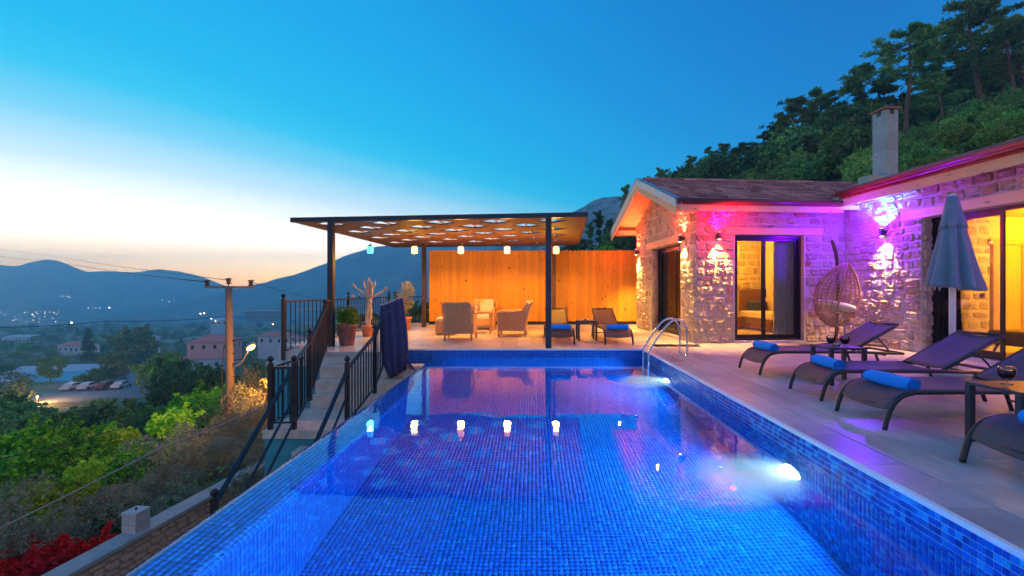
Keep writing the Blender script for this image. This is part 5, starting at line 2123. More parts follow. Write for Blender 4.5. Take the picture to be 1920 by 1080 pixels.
weave_panel(MB(), otw, 60, 14, .004).build('woven_side', M['rattan'], ot)
MB().box(-.23, .23, -.23, .23, .34, .44).build('pad', M['cushion'], ot, bevel=.04)
for sx in (-.2, .2):
    for sy in (-.2, .2):
        MB().box(sx - .02, sx + .02, sy - .02, sy + .02, 0, .06).build('leg', M['rattan'], ot)
ct = thing('rattan_table', 'small rattan table between the armchairs with flowers on it', 'side table', (-1.34, 11.95, 0))
MB().box(-.27, .27, -.27, .27, .555, .585).build('table_top', M['rattan'], ct, bevel=.008)
for sx in (-.24, .24):
    for sy in (-.24, .24):
        MB().bar((sx, sy, 0), (sx, sy, .554), .035).build('leg', M['rattan'], ct)
for s in (-1, 1):
    MB().bar((-.24, s * .24, .18), (.24, s * .24, .18), .02).build('stretcher', M['rattan'], ct)
    MB().bar((s * .24, -.24, .18), (s * .24, .24, .18), .02).build('stretcher', M['rattan'], ct)
fw = thing('flower_vase', 'vase with a bunch of yellow flowers on the small rattan table', 'vase', (-1.42, 11.95, .586))
MB().lathe([(.035, 0), (.05, .03), (.045, .09), (.025, .12), (.03, .14)], n=16).build('vase', M['terracotta'], fw, True)
mb = MB(); mg = MB()
rg = random.Random(3)
for i in range(16):
    a_ = rg.uniform(0, 6.28); rr = rg.uniform(.0, .11); z_ = rg.uniform(.18, .30)
    c_ = (rr * math.cos(a_) * 1.5, rr * math.sin(a_), z_)
    mg.tube([(0, 0, .1), c_], .003, 4)
    for k in range(6):
        b_ = 2 * math.pi * k / 6
        p = Vector(c_); d = Vector((math.cos(b_), -.3, math.sin(b_))) * .03
        s_ = Vector((-math.sin(b_), 0, math.cos(b_))) * .012
        mb.add([tuple(p), tuple(p + d * .6 + s_), tuple(p + d), tuple(p + d * .6 - s_)], [(0, 1, 2, 3)])
tag(mb.build('petals', M['flowers'], fw), kind='stuff')
tag(mg.build('stems', M['leaf_green'], fw), kind='stuff')

# ================================================================== POTS AND PLANTS ON THE TERRACE
def leafset(centers, n, size, spread, rng, aspect=.45, up=0.0):
    """n leaves as small rhombi spread round centres (x,y,z,r)"""
    C_ = np.asarray(centers, dtype=float)
    k = rng.integers(0, len(C_), n)
    d = rng.normal(0, 1, (n, 3))
    d /= np.linalg.norm(d, axis=1)[:, None]
    rad_ = C_[k, 3] * rng.uniform(.25, 1.0, n) ** .5
    c = C_[k, :3] + d * rad_[:, None] * spread
    a = rng.normal(0, 1, (n, 3)); a[:, 2] += up
    a += d * .6
    a /= np.linalg.norm(a, axis=1)[:, None]
    b_ = np.cross(a, rng.normal(0, 1, (n, 3)))
    b_ /= np.linalg.norm(b_, axis=1)[:, None]
    s = size * rng.uniform(.6, 1.35, n)[:, None]
    v = np.stack([c - a * s, c + b_ * s * aspect, c + a * s, c - b_ * s * aspect], 1).reshape(-1, 3)
    f = np.arange(4 * n).reshape(-1, 4)
    return v, f


pt = thing('potted_shrub', 'large weathered pot with a low feathery green plant at the top of the stairs', 'potted plant', (-3.86, 9.45, 0))
MB().lathe([(.13, 0), (.145, .02), (.185, .36), (.205, .37), (.21, .43), (.185, .435), (.17, .40), (.001, .395)], n=28).build('pot', M['oldpot'], pt, True)
MB().lathe([(.001, .41), (.17, .405)], n=18).build('soil', M['soil'], pt)
v, f = leafset([(random.uniform(-.13, .13), random.uniform(-.13, .13), .5 + random.uniform(0, .22), .11) for _ in range(16)], 2600, .030, 1.1, RNG, .35, 1.0)
link('foliage', np_mesh('foliage', v, f, M['leaf_green']), pt)
mb = MB()
for i in range(14):
    a_ = random.uniform(0, 6.28)
    mb.tube([(0, 0, .40), (.08 * math.cos(a_), .08 * math.sin(a_), .55), (.15 * math.cos(a_), .15 * math.sin(a_), random.uniform(.62, .8))], [.006, .004, .002], 5)
mb.build('stems', M['twig'], pt)
dw = thing('driftwood_tree', 'bleached driftwood branch with hanging ornaments in a terracotta pot', 'potted plant', (-4.06, 11.2, 0))
MB().lathe([(.10, 0), (.115, .02), (.15, .22), (.165, .225), (.165, .27), (.145, .27), (.14, .25), (.001, .245)], n=24).build('pot', M['terracotta'], dw, True)
br = [([(0, 0, .2), (-.02, 0, .5), (.02, .0, .8), (.0, 0, 1.05)], [.055, .045, .05, .04]),
      ([(.01, 0, .2), (.06, .02, .55), (.05, 0, .85), (.10, 0, 1.15), (.06, 0, 1.38)], [.04, .035, .04, .035, .02]),
      ([(0, 0, .95), (.02, 0, 1.15), (.0, -.02, 1.30), (.03, 0, 1.44)], [.04, .04, .03, .018]),
      ([(0, 0, .95), (-.16, 0, 1.10), (-.30, 0, 1.20), (-.38, 0, 1.30)], [.035, .026, .02, .014]),
      ([(.06, 0, .92), (.22, 0, 1.03), (.38, 0, 1.12), (.44, .0, 1.22)], [.035, .026, .02, .014]),
      ([(.38, 0, 1.12), (.50, 0, 1.20)], [.016, .01]), ([(-.30, 0, 1.20), (-.42, 0, 1.24)], [.016, .01]),
      ([(.05, 0, 1.1), (.16, 0, 1.25), (.18, 0, 1.36)], [.028, .02, .012]),
      ([(-.01, 0, 1.1), (-.10, 0, 1.24), (-.09, 0, 1.38)], [.026, .02, .012])]
for p_, r_ in br:
    q_ = smooth_path(p_, 4)
    rs_ = list(np.interp(np.linspace(0, 1, len(q_)), np.linspace(0, 1, len(r_)), r_))
    MB().tube([(a.x + .008 * math.sin(a.z * 31), a.y, a.z) for a in q_], rs_, 8).build('branch', M['driftwood'], dw, True)
for x_, z0_, z1_, mt in ((-.36, 1.24, .92, 'terracotta'), (-.20, 1.12, .97, 'terracotta'), (.42, 1.18, .86, 'rope'), (.36, 1.1, .86, 'rope')):
    MB().tube([(x_, -.01, z0_), (x_, -.01, z1_)], .004, 5).build('string', M['rope'], dw)
    if mt == 'terracotta':
        for k in range(3):
            MB().sphere((x_ + .01 * (k - 1), -.01, z1_ + k * .07), .028 - .006 * k, 10).build('ornament', M[['redfascia', 'whitefascia', 'rope'][k]], dw, True)
pt = thing('potted_shrub', 'terracotta pot with a tall wispy shrub in front of the back railing', 'potted plant', (-3.65, 13.0, 0))
MB().lathe([(.12, 0), (.135, .02), (.18, .31), (.195, .32), (.195, .37), (.175, .37), (.165, .34), (.001, .335)], n=24).build('pot', M['terracotta'], pt, True)
v, f = leafset([(random.uniform(-.22, .2), random.uniform(-.2, .2), random.uniform(.5, 1.25), .16) for _ in range(16)], 2600, .028, 1.0, RNG, .25, 1.2)
link('foliage', np_mesh('foliage', v, f, M['leaf_olive']), pt)
mb = MB()
for i in range(16):
    a_ = random.uniform(0, 6.28)
    mb.tube([(0, 0, .32), (.08 * math.cos(a_), .08 * math.sin(a_), .7), (.2 * math.cos(a_), .2 * math.sin(a_), random.uniform(.95, 1.3))], [.008, .005, .002], 5)
mb.build('stems', M['twig'], pt)

# gathered canvas hanging on the stair railing
cv = thing('gathered_canvas', 'dark blue gathered canvas curtain hanging over the stair railing beside the pool', 'canvas', (-2.50, 8.10, 0))


def cvf(a, b_):
    # a around, b from top to bottom
    an = 2 * math.pi * a
    z = .93 + .07 * math.cos(an - .3) * 1.0 - 1.27 * b_
    wx = .165 - .015 * b_ + .035 * math.sin(b_ * 3.1) - .06 * max(0, b_ - .78) * 3
    wy = .10
    fd = 1 + .30 * math.cos(9 * an + 1.3 * b_ + .6 * math.sin(2 * an)) * (.6 + b_ * .5)
    lean = -.02 + .10 * b_ + (.10 * (b_ - .8) if b_ > .8 else 0)
    return (wx * fd * math.cos(an) + lean, wy * fd * math.sin(an), z)


MB().grid(cvf, 130, 22, close_u=True).build('cloth', M['awning'], cv, True, solid=.008)
mb = MB()
for i in range(30):
    a_ = i / 30
    p = Vector(cvf(a_, 0.0))
    mb.sphere((p.x, p.y, p.z + .012), .011, 6)
mb.build('eyelets', M['whitefascia'], cv)
for k in range(7):
    x0_ = .12 + .012 * k
    MB().tube(smooth_path([(x0_ + .06, -.07, -.02), (x0_ + .10 + .012 * k, -.09, -.12 - .01 * k), (x0_ + .13 + .022 * k, -.09, -.22 - .012 * k)], 4), .007, 6).build('tie', M['awning'], cv)
MB().tube([(.16, -.05, -.04), (.2, -.09, -.02), (.26, -.05, -.04), (.2, .0, -.05)], .012, 6, closed=True).build('tie_knot', M['awning'], cv)

# ================================================================== TREES AND SHRUBS
def crown_clumps(rng, n, rx, rz, z0, kind='round', clump=.32):
    out = []
    for _ in range(n):
        if kind == 'round':
            d = rng.normal(0, 1, 3); d /= np.linalg.norm(d)
            q = rng.uniform(.35, 1) ** .5
            x, y, z = d * q * np.array([rx, rx, rz])
            out.append((x, y, z0 + rz + z, clump * rng.uniform(.6, 1.25)))
        elif kind == 'cone':
            h = rng.uniform(0, 1) ** 1.2
            a_ = rng.uniform(0, 6.28)
            r_ = rx * (1 - h * .9) * rng.uniform(.2, 1)
            out.append((r_ * math.cos(a_), r_ * math.sin(a_), z0 + 2 * rz * h, clump * (1.1 - .6 * h)))
    return out


def make_tree(name, kind, seed, mat, H, rx, nleaf, leaf, nclump=22, clump=.5, trunk_r=.12, crown_from=.3, shape='round', aspect=.5, bark='twig'):
    rng = np.random.default_rng(seed)
    r = thing(name, '', kind)
    z0 = H * crown_from
    rz = (H - z0) / 2
    cl = crown_clumps(rng, nclump, rx - clump * .5, rz - clump * .3, z0, shape, clump)
    v, f = leafset(cl, nleaf, leaf, 1.0, rng, aspect)
    sv_, sf_, n0_ = [v], [f], len(v)
    for _ in range(int(nclump * 1.3)):   # loose shoots that break up the outline
        c = cl[int(rng.integers(0, len(cl)))]
        d = rng.normal(0, 1, 3); d[2] = abs(d[2]) + .3; d /= np.linalg.norm(d)
        L = clump * rng.uniform(.9, 1.9)
        cs_ = [(c[0] + d[0] * L * q, c[1] + d[1] * L * q, c[2] + d[2] * L * q, leaf * (1.9 - q)) for q in np.linspace(.5, 1, 7)]
        v2, f2 = leafset(cs_, 34, leaf * .9, 1.0, rng, aspect)
        sv_.append(v2); sf_.append(f2 + n0_); n0_ += len(v2)
    link('crown', np_mesh('crown', np.concatenate(sv_), np.concatenate(sf_), mat), r)
    mb = MB()
    lean = rng.normal(0, .05 * H, 2)
    pth = smooth_path([(0, 0, -.3), (lean[0] * .4, lean[1] * .4, z0 * .7), (lean[0], lean[1], z0 + rz * .6), (lean[0] * .7, lean[1] * .7, z0 + rz * 1.5)], 3)
    mb.tube(pth, list(np.linspace(trunk_r, trunk_r * .25, len(pth))), 7)
    for c in cl[::3]:
        s = pth[min(len(pth) - 1, int(rng.integers(3, len(pth))))]
        mid = (Vector(c[:3]) + s) / 2 + Vector((0, 0, -.05 * H))
        mb.tube([s, mid, Vector(c[:3])], [trunk_r * .35, trunk_r * .22, trunk_r * .08], 5)
    mb.build('trunk', M[bark], r, True)
    return r


def make_pine(seed, H=9.0, bare=.45, spread=2.6, nl=7000):
    """Turkish pine: bare leaning trunk, uneven tiers of drooping needle clumps"""
    rng = np.random.default_rng(seed)
    r = thing('pine_tree', '', 'tree')
    lean = rng.uniform(-.06, .06, 2) * H
    pth = smooth_path([(0, 0, -.6), (lean[0] * .2, 0, H * .25), (lean[0] * .9, lean[1] * .5, H * .55), (lean[0], lean[1], H * .8), (lean[0] * 1.2, lean[1], H * .97)], 4)
    mb = MB()
    mb.tube(pth, list(np.linspace(.022 * H, .004 * H, len(pth))), 9)
    cl = []
    nb_ = 26
    for i in range(nb_):
        h = bare + (1 - bare) * (i + rng.uniform(-.3, .3)) / nb_
        h = min(max(h, .2), .98)
        k = h * (len(pth) - 1)
        s = pth[int(k)].lerp(pth[min(int(k) + 1, len(pth) - 1)], k - int(k))
        L = spread * (1 - ((h - bare) / (1 - bare)) ** 1.6 * .75) * rng.uniform(.5, 1.15)
        a_ = rng.uniform(0, 6.28)
        e = s + Vector((math.cos(a_) * L, math.sin(a_) * L, L * rng.uniform(-.02, .35)))
        m_ = (s + e) / 2 + Vector((0, 0, -.08 * L))
        mb.tube([s, m_, e], [.006 * H, .004 * H, .002 * H], 5)
        for q in (.45, .65, .82, 1.0):
            p = s.lerp(m_, min(1, q * 2)) if q < .5 else m_.lerp(e, (q - .5) * 2)
            for _ in range(2):
                j = rng.normal(0, .16, 3) * L * .6
                cl.append((p.x + j[0], p.y + j[1], p.z + j[2] * .45, rng.uniform(.22, .46) * H / 9))
    mb.build('trunk', M['bark'], r, True)
    cl = np.array(cl)
    n = nl
    k = rng.integers(0, len(cl), n)
    d = rng.normal(0, 1, (n, 3)); d /= np.linalg.norm(d, axis=1)[:, None]
    c = cl[k, :3] + d * cl[k, 3][:, None] * rng.uniform(.2, 1, n)[:, None] * np.array([1.15, 1.15, .55])
    a = d * np.array([1, 1, .6]) + rng.normal(0, .5, (n, 3)); a[:, 2] += .25
    a /= np.linalg.norm(a, axis=1)[:, None]
    b_ = np.cross(a, rng.normal(0, 1, (n, 3))); b_ /= np.linalg.norm(b_, axis=1)[:, None]
    s = .15 * H / 9 * rng.uniform(.6, 1.3, n)[:, None]
    v = np.stack([c - a * s, c + b_ * s * .34, c + a * s, c - b_ * s * .34], 1).reshape(-1, 3)
    link('crown', np_mesh('crown', v, np.arange(4 * n).reshape(-1, 4), M['leaf_pine']), r)
    return r


def gz(x, y):
    return float(ground_z(np.array([x]), np.array([y]))[0])


used = set()


def place(proto, x, y, s=1.0, label=None, group=None, rz=None, dz=0.0, z=None):
    zz = (gz(x, y) if z is None else z) + dz
    rz = random.uniform(0, 6.28) if rz is None else rz
    if proto.name not in used:
        used.add(proto.name)
        o = proto
    else:
        o = copy_tree(proto)
    o.location = (x, y, zz)
    o.rotation_euler = (0, 0, rz)
    o.scale = s if isinstance(s, tuple) else (s, s, s * random.uniform(.92, 1.08))
    o['label'] = label
    if group:
        o['group'] = group
    elif 'group' in o:
        del o['group']
    return o


def at(x, y, D):
    return (x - 999) / F * D, D, EYE + (543 - y) / F * D


rnd = random.Random(5)
# --- shrubs
bush = {
    'green': make_tree('leafy_shrub', 'shrub', 21, M['leaf_green'], 3.2, 1.7, 5200, .085, 26, .55, .06, .05, aspect=.55),
    'lime': make_tree('leafy_shrub', 'shrub', 22, M['leaf_lime'], 2.2, .9, 1300, .085, 10, .36, .04, .1, aspect=.6),
    'olive': make_tree('olive_tree', 'tree', 23, M['leaf_olive'], 3.8, 1.7, 9000, .062, 34, .50, .10, .12, aspect=.22),
    'olive2': make_tree('olive_shrub', 'shrub', 24, M['leaf_olive'], 2.0, 1.2, 6500, .048, 22, .36, .05, .02, aspect=.24),
    'dark': make_tree('broadleaf_tree', 'tree', 25, M['leaf_dark'], 5.0, 2.4, 4200, .15, 30, .75, .14, .12, aspect=.6),
    'mid': make_tree('broadleaf_tree', 'tree', 26, M['leaf_mid'], 5.5, 2.5, 3200, .19, 26, .85, .14, .18, aspect=.6),
    'mid2': make_tree('broadleaf_tree', 'tree', 27, M['leaf_mid'], 4.5, 2.6, 2400, .20, 20, .9, .12, .12, aspect=.6),
    'fresh': make_tree('broadleaf_tree', 'tree', 28, M['leaf_green'], 5.5, 2.3, 3600, .16, 26, .75, .12, .12, aspect=.6),
    'cone': make_tree('conifer_tree', 'tree', 29, M['leaf_dark'], 7.5, 1.9, 4200, .15, 44, .55, .14, .08, 'cone', aspect=.4),
    'cypress': make_tree('cypress_tree', 'tree', 30, M['leaf_dark'], 8.0, .62, 3600, .12, 34, .40, .10, .03, 'cone', aspect=.4),
    'slope': make_tree('hillside_shrub', 'shrub', 31, M['leaf_slope'], 1.5, 1.15, 1800, .085, 14, .42, .03, .0, aspect=.5),
    'slopeg': make_tree('hillside_shrub', 'shrub', 32, M['leaf_mid'], 1.7, 1.2, 1800, .085, 14, .42, .03, .0, aspect=.5),
    'red': make_tree('bougainvillea', 'shrub', 33, M['leaf_red'], .95, .75, 1700, .05, 12, .26, .03, .05, aspect=.75),
}
_protos = list(bush.items())


def bush_at(kind, xpix, ytop, D, hscale=1.0, label=None, group=None, h=None, wide=1.0):
    H0 = {'green': 3.2, 'lime': 2.2, 'olive': 3.8, 'olive2': 2.0, 'dark': 5, 'mid': 5.5, 'mid2': 4.5, 'fresh': 5.5, 'cone': 7.5, 'cypress': 8, 'slope': 1.5, 'slopeg': 1.7, 'red': .95}[kind]
    X = (xpix - 999) / F * D
    zt = EYE + (543 - ytop) / F * D
    hh = h or (zt - gz(X, D))
    s = max(.2, hh / H0)
    return place(bush[kind], X, D, (s * wide, s * wide, s), label, group, z=zt - hh)


# --- pines on the right hand ridge
pines = [make_pine(3, 9, .50, 3.0, 8500), make_pine(5, 9, .42, 3.4, 9000), make_pine(8, 8, .15, 2.6, 9000), make_pine(13, 9, .30, 2.4, 7500)]
FG = 'dark pines on the ridge behind the villa'


def zone(x_):
    return ('low on the left end of the ridge, over the tiled roof' if x_ < 1400 else 'on the ridge left of the chimney' if x_ < 1625 else 'right behind the chimney' if x_ < 1720 else 'on the ridge right of the chimney' if x_ < 1850 else 'at the upper right edge')


def pine_at(xpix, ytop, ybase, D, k, label, group=None, wide=1.0):
    if group:
        label = ('bushy ' if k == 2 else 'slim ' if k == 3 else 'tall ') + 'dark pine ' + zone(xpix)
    X = (xpix - 999) / F * D
    zt = EYE + (543 - ytop) / F * D
    zb = EYE + (543 - ybase) / F * D
    h = zt - zb
    H0 = [9, 9, 8, 9][k]
    s = h / H0
    return place(pines[k], X, D, (s * wide, s * wide, s), label, group, z=zb)


pine_at(1697, 42, 268, 40, 0, 'tall pine with a bare leaning trunk right behind the chimney')
pine_at(1838, -8, 240, 42, 1, 'largest pine, cut by the top edge at the upper right', wide=1.15)
pine_at(1905, 25, 235, 40, 1, 'pine cut by the right edge of the photo', wide=1.1)
pine_at(1768, 128, 262, 38, 2, 'bushy light green pine between the two tall pines', wide=1.0)
rnd = random.Random(5)
for (x_, yt, yb, D, k) in ((1640, 140, 330, 46, 2), (1600, 118, 330, 47, 3), (1545, 158, 335, 48, 3), (1512, 178, 335, 50, 2), (1575, 190, 330, 44, 2),
                           (1470, 225, 340, 50, 3), (1432, 240, 345, 50, 2), (1405, 262, 345, 52, 2), (1365, 268, 345, 54, 2), (1335, 275, 350, 54, 3), (1300, 292, 352, 56, 2),
                           (1272, 318, 355, 56, 2), (1240, 330, 365, 58, 3), (1655, 200, 330, 43, 2), (1720, 180, 275, 44, 2), (1800, 150, 250, 46, 2), (1865, 90, 240, 47, 3),
                           (1890, 120, 240, 44, 2), (1490, 205, 335, 46, 2), (1450, 262, 345, 45, 2), (1385, 285, 348, 47, 2), (1620, 210, 330, 42, 2), (1560, 240, 335, 42, 2), (1525, 250, 335, 42, 2), (1930, 40, 235, 45, 3),
                           (1735, 120, 270, 48, 3), (1780, 60, 255, 50, 1)):
    pine_at(x_, yt, yb + 12, D, k, 'dark pine standing in the wooded ridge behind the villa roof', FG, 1.25 if k == 2 else 1.05)
for i in range(46):
    x_ = rnd.uniform(1235, 1930)
    D = rnd.uniform(46, 58)
    yt = float(np.interp(x_, [1230, 1300, 1350, 1450, 1540, 1600, 1660, 1760, 1840, 1930], [345, 312, 296, 268, 222, 180, 200, 150, 90, 90])) + rnd.uniform(0, 45)
    pine_at(x_, yt, yt + rnd.uniform(110, 150), D, rnd.choice([2, 2, 3]), 'dark pine standing in the wooded ridge behind the villa roof', FG, rnd.uniform(1.4, 1.9))
for i in range(64):
    x_ = rnd.uniform(1225, 1930) if i % 3 else rnd.uniform(1225, 1500)
    D = rnd.uniform(44, 60)
    yt = float(np.interp(x_, [1230, 1300, 1350, 1450, 1540, 1600, 1660, 1760, 1840, 1930], [336, 304, 288, 262, 224, 190, 210, 165, 120, 120])) + (rnd.uniform(0, 60) if i % 2 else rnd.uniform(0, 16))
    H_ = rnd.uniform(5, 7)
    kk = rnd.choice(['dark', 'mid', 'dark'])
    X_, Y_, Z_ = at(x_, yt, D)
    place(bush[kk], X_, Y_, H_ / 5.2, ('dense dark' if kk == 'dark' else 'lighter green') + ' broadleaf tree ' + zone(x_), 'broadleaf trees among the ridge pines', z=Z_ - H_)
# slim tree over the gable tip
pine_at(1174, 345, 470, 46, 3, 'thin dark pine whose top shows left of the gable tip', wide=.6)

# hillside shrubs above the villa roof, from the eave line up
HG = 'shrubs covering the green slope above the villa roof'
for i in range(120):
    D = rnd.uniform(17, 37)
    x_ = rnd.uniform(1600, 2000)
    X = (x_ - 999) / F * D
    o_k = rnd.random() < .62
    place(bush['slope' if o_k else 'slopeg'], X, D, rnd.uniform(.55, 1.05), ('yellow green' if o_k else 'blue green') + ' shrub on the slope ' + ('right of the chimney' if x_ < 1760 else 'over the red gutter' if x_ < 1860 else 'near the right edge') + (', low down' if D < 24 else ', high up'), HG, z=gz(X, D) - .1)
for i in range(46):
    D = rnd.uniform(26, 38)
    x_ = rnd.uniform(1240, 1640)
    X = (x_ - 999) / F * D
    place(bush['slopeg'], X, D, rnd.uniform(1.0, 1.7), 'dark green shrub behind the roof ridge ' + ('near the gable' if x_ < 1380 else 'in its middle' if x_ < 1500 else 'near the chimney'), 'shrubs behind the roof ridge', z=gz(X, D) + .1)
rk = thing('boulder', 'pale grey rock outcrop at the foot of the pine behind the chimney', 'rock', (0, 0, 0))
mb = MB()
for (a, b_, c, s_) in ((0, 0, 0, .7), (.7, .1, .35, .55), (-.5, .2, -.1, .5), (1.1, .0, .6, .35)):
    n0_ = len(mb.v)
    mb.sphere((a, b_, c), s_, 9, .7)
    for q in range(n0_, len(mb.v)):
        p = mb.v[q]
        k_ = 1 + .22 * math.sin(p[0] * 9 + p[2] * 7) * math.cos(p[1] * 8 + q)
        mb.v[q] = (a + (p[0] - a) * k_, b_ + (p[1] - b_) * k_, c + (p[2] - c) * k_)
mb.build('rock', M['rock'], rk)
rk.location = at(1692, 280, 34)

# behind the fence: cypresses and dark trees
for (k, x_, yt, D, lb) in (('cypress', 1122, 398, 36, 'slim dark cypress between the pergola roof and the gable'), ('cypress', 1106, 420, 40, 'second slimmer cypress just right of the pergola roof'),
                           ('cone', 1140, 412, 44, 'dark conifer right of the slim cypress'), ('dark', 1168, 418, 34, 'round dark tree under the far end of the gable eave'),
                           ('dark', 1085, 445, 38, 'dark tree above the fence beneath the pergola corner'), ('fresh', 1150, 450, 26, 'lighter green tree just above the fence near the gable'),
                           ('dark', 1190, 430, 30, 'dark tree above the fence touching the gable wall')):
    bush_at(k, x_, yt, D, label=lb, h={'cypress': 7.5, 'cone': 7, 'dark': 4.5, 'fresh': 3.5}[k])
bush_at('olive', 748, 556, 17, label='grey green tree behind the tall wispy shrub', h=4)
bush_at('dark', 780, 560, 18, label='dark tree behind the short back railing', h=4.5)
bush_at('dark', 700, 584, 20, label='dark tree below the terrace railing behind the driftwood', h=4.5)
bush_at('mid', 655, 600, 24, label='tree seen through the terrace railing above the weathered pot', h=4.5)

# --- the valley slope on the left
near = [
    ('green', 40, 800, 13.5, 'bright green leafy shrub at the left edge', 1.15), ('green', 120, 812, 14.5, 'bright green shrub second from the left edge', 1.1), ('green', 200, 850, 13.0, 'deep green shrub in the middle of the left slope', 1.0),
    ('green', 165, 800, 17, 'bright green tree topped by the black cable', 1.1), ('dark', 120, 905, 11.5, 'dark shrub under the bright green ones', .5),
    ('olive', 300, 785, 14.2, 'large silvery olive tree left of the utility pole', 1.0), ('olive', 372, 775, 15.0, 'olive tree right beside the utility pole', .9), ('olive', 240, 880, 11.6, 'silvery olive shrub behind the stone pillar', .8),
    ('olive', 330, 860, 12.2, 'brownish olive tree above the garden wall', .85), ('olive', 395, 850, 12.8, 'olive tree at the foot of the utility pole', .8),
    ('olive2', 5, 890, 8.6, 'grey olive shrub cut by the left edge', .9), ('olive2', 60, 955, 9.4, 'pale silver shrub beside the red bougainvillea', 1.0), ('olive2', 140, 965, 9.6, 'pale silver shrub above the red bougainvillea', 1.0),
    ('olive2', 205, 905, 10.2, 'blue green shrub left of the stone pillar', .8), ('dark', 230, 950, 10.4, 'very dark shrub between the pillar and the silver shrubs', .35),
    ('lime', 110, 890, 10.6, 'lime green young shrub in front of the dark leaves', .9), ('lime', 150, 858, 10.9, 'tall thin lime green shoot', .55), ('lime', 310, 755, 16.8, 'lime green shrub above the silvery olive', 1.2),
    ('lime', 235, 790, 15.6, 'lime green sprig on top of the olive trees', .9), ('lime', 400, 718, 24, 'yellow green shrub left of the pole', 1.3), ('lime', 350, 735, 22, 'yellow green shrub behind the olive trees', 1.3),
    ('green', 385, 735, 21, 'green shrub just left of the utility pole', 1.0), ('green', 420, 712, 26, 'green tree behind the utility pole', 1.0),
    ('olive', 468, 668, 19, 'olive tree lit orange by the street lamp', .75), ('olive', 500, 690, 16.5, 'olive tree beside the stair landing', .75), ('olive', 470, 745, 14.5, 'orange lit olive tree right of the utility pole', .8),
    ('olive', 505, 770, 12.6, 'orange lit shrub behind the stair railing', .7), ('olive', 455, 800, 13.2, 'brown olive shrub at the base of the utility pole', .8), ('olive2', 470, 870, 11.0, 'low brown shrub below the stair railing', .9),
    ('olive2', 520, 820, 10.6, 'low shrub behind the lowest handrail', .8), ('olive2', 400, 895, 11.2, 'low shrub on top of the garden wall', .8), ('olive2', 340, 905, 11.0, 'dark low shrub along the garden wall', .8),
    ('red', 35, 1028, 8.3, 'red bougainvillea at the lower left corner', 1.0), ('red', 85, 1022, 8.4, 'red bougainvillea in the middle of the red row', 1.0), ('red', 140, 1012, 8.7, 'red bougainvillea nearest the stone pillar', 1.0), ('red', 62, 1045, 7.9, 'lowest red bougainvillea against the garden wall', .9)]
for k, x_, yt, D, lb, w in near:
    o = bush_at(k, x_, yt, D, label=lb, wide=1.0, h=None if k not in ('lime', 'red', 'olive2') else {'lime': 2.0 * w, 'red': .95, 'olive2': 1.9 * w}[k])
    s_ = o.scale
    if k in ('green', 'olive', 'dark'):
        o.scale = (max(s_[0], .75) * w, max(s_[1], .75) * w, s_[2])
# mid distance trees that stand out
mids = [('cone', 300, 672, 62, 'dark conifer in front of the pink houses'), ('fresh', 300, 655, 95, 'bright green round tree beside the road'), ('fresh', 322, 668, 88, 'bright green tree just right of the road'),
        ('mid', 95, 668, 105, 'round olive green tree behind the turquoise roof'), ('mid', 250, 612, 150, 'large dark tree on the terrace behind the road'), ('mid', 212, 660, 112, 'yellowish green tree left of the road'),
        ('dark', 335, 672, 58, 'dark tree below the pink houses'), ('dark', 375, 680, 50, 'dark tree directly in front of the blue grey house'), ('dark', 318, 715, 42, 'dark tree on the slope above the lime shrubs'),
        ('dark', 265, 752, 40, 'dark tree in the middle of the left slope'), ('mid2', 205, 758, 42, 'green tree on the left slope below the parked cars'), ('cone', 120, 778, 34, 'dark conifer below the orange lit yard'),
        ('dark', 160, 772, 34, 'dark round tree on the left slope'), ('cone', 95, 772, 36, 'dark blue green conifer at the lower left'), ('dark', 22, 762, 45, 'dark tree near the left edge'), ('mid2', 60, 770, 30, 'dusky tree near the left edge'),
        ('cone', 165, 615, 160, 'small dark conifer standing in the fields'), ('dark', 178, 690, 104, 'dark tree behind the parked cars'), ('mid2', 152, 700, 104, 'dusky tree left of the parked cars'),
        ('cone', 345, 700, 44, 'dark conifer left of the lime green shrub'), ('dark', 400, 690, 40, 'dark tree left of the pole'), ('mid', 240, 768, 28, 'green tree below the road'), ('dark', 290, 760, 28, 'dark tree above the silvery olive')]
for k, x_, yt, D, lb in mids:
    bush_at(k, x_, yt, D, label=lb)
# scattered trees all over the slope
VG = 'trees scattered over the valley slope'
cnt = 0
tries = 0
blocked = [(350, 440, 70, 170), (218, 292, 30, 195), (45, 260, 95, 150), (120, 250, 62, 115), (42, 160, 36, 96)]
while cnt < 285 and tries < 4000:
    tries += 1
    x_ = rnd.uniform(-330, 800)
    D = math.exp(rnd.uniform(math.log(34), math.log(560)))
    if any(a - 12 < x_ < b_ + 12 and c < D < d for a, b_, c, d in blocked):
        continue
    if x_ > 560 and D < 60:
        continue
    k = rnd.choice(['mid', 'mid2', 'dark', 'mid', 'mid2', 'dark', 'fresh', 'cone'])
    X = (x_ - 999) / F * D
    sc = rnd.uniform(.55, 1.0) * (1 + .5 * min(1, D / 400))
    place(bush[k], X, D, (sc * 1.1, sc * 1.1, sc * .85), {'mid': 'dusky green tree on the valley slope', 'mid2': 'low spreading dusky tree on the valley slope', 'dark': 'dark round tree on the valley slope', 'fresh': 'fresh green tree on the valley slope', 'cone': 'dark conifer on the valley slope'}[k] + (', near the bottom' if D < 70 else ', halfway down' if D < 200 else ', far off') + (', far left' if x_ < 200 else ' left of the pole' if x_ < 430 else ' right of the pole'),
          VG, z=gz(X, D) - .2)
    cnt += 1
wv_, wf_, n0 = [], [], 0
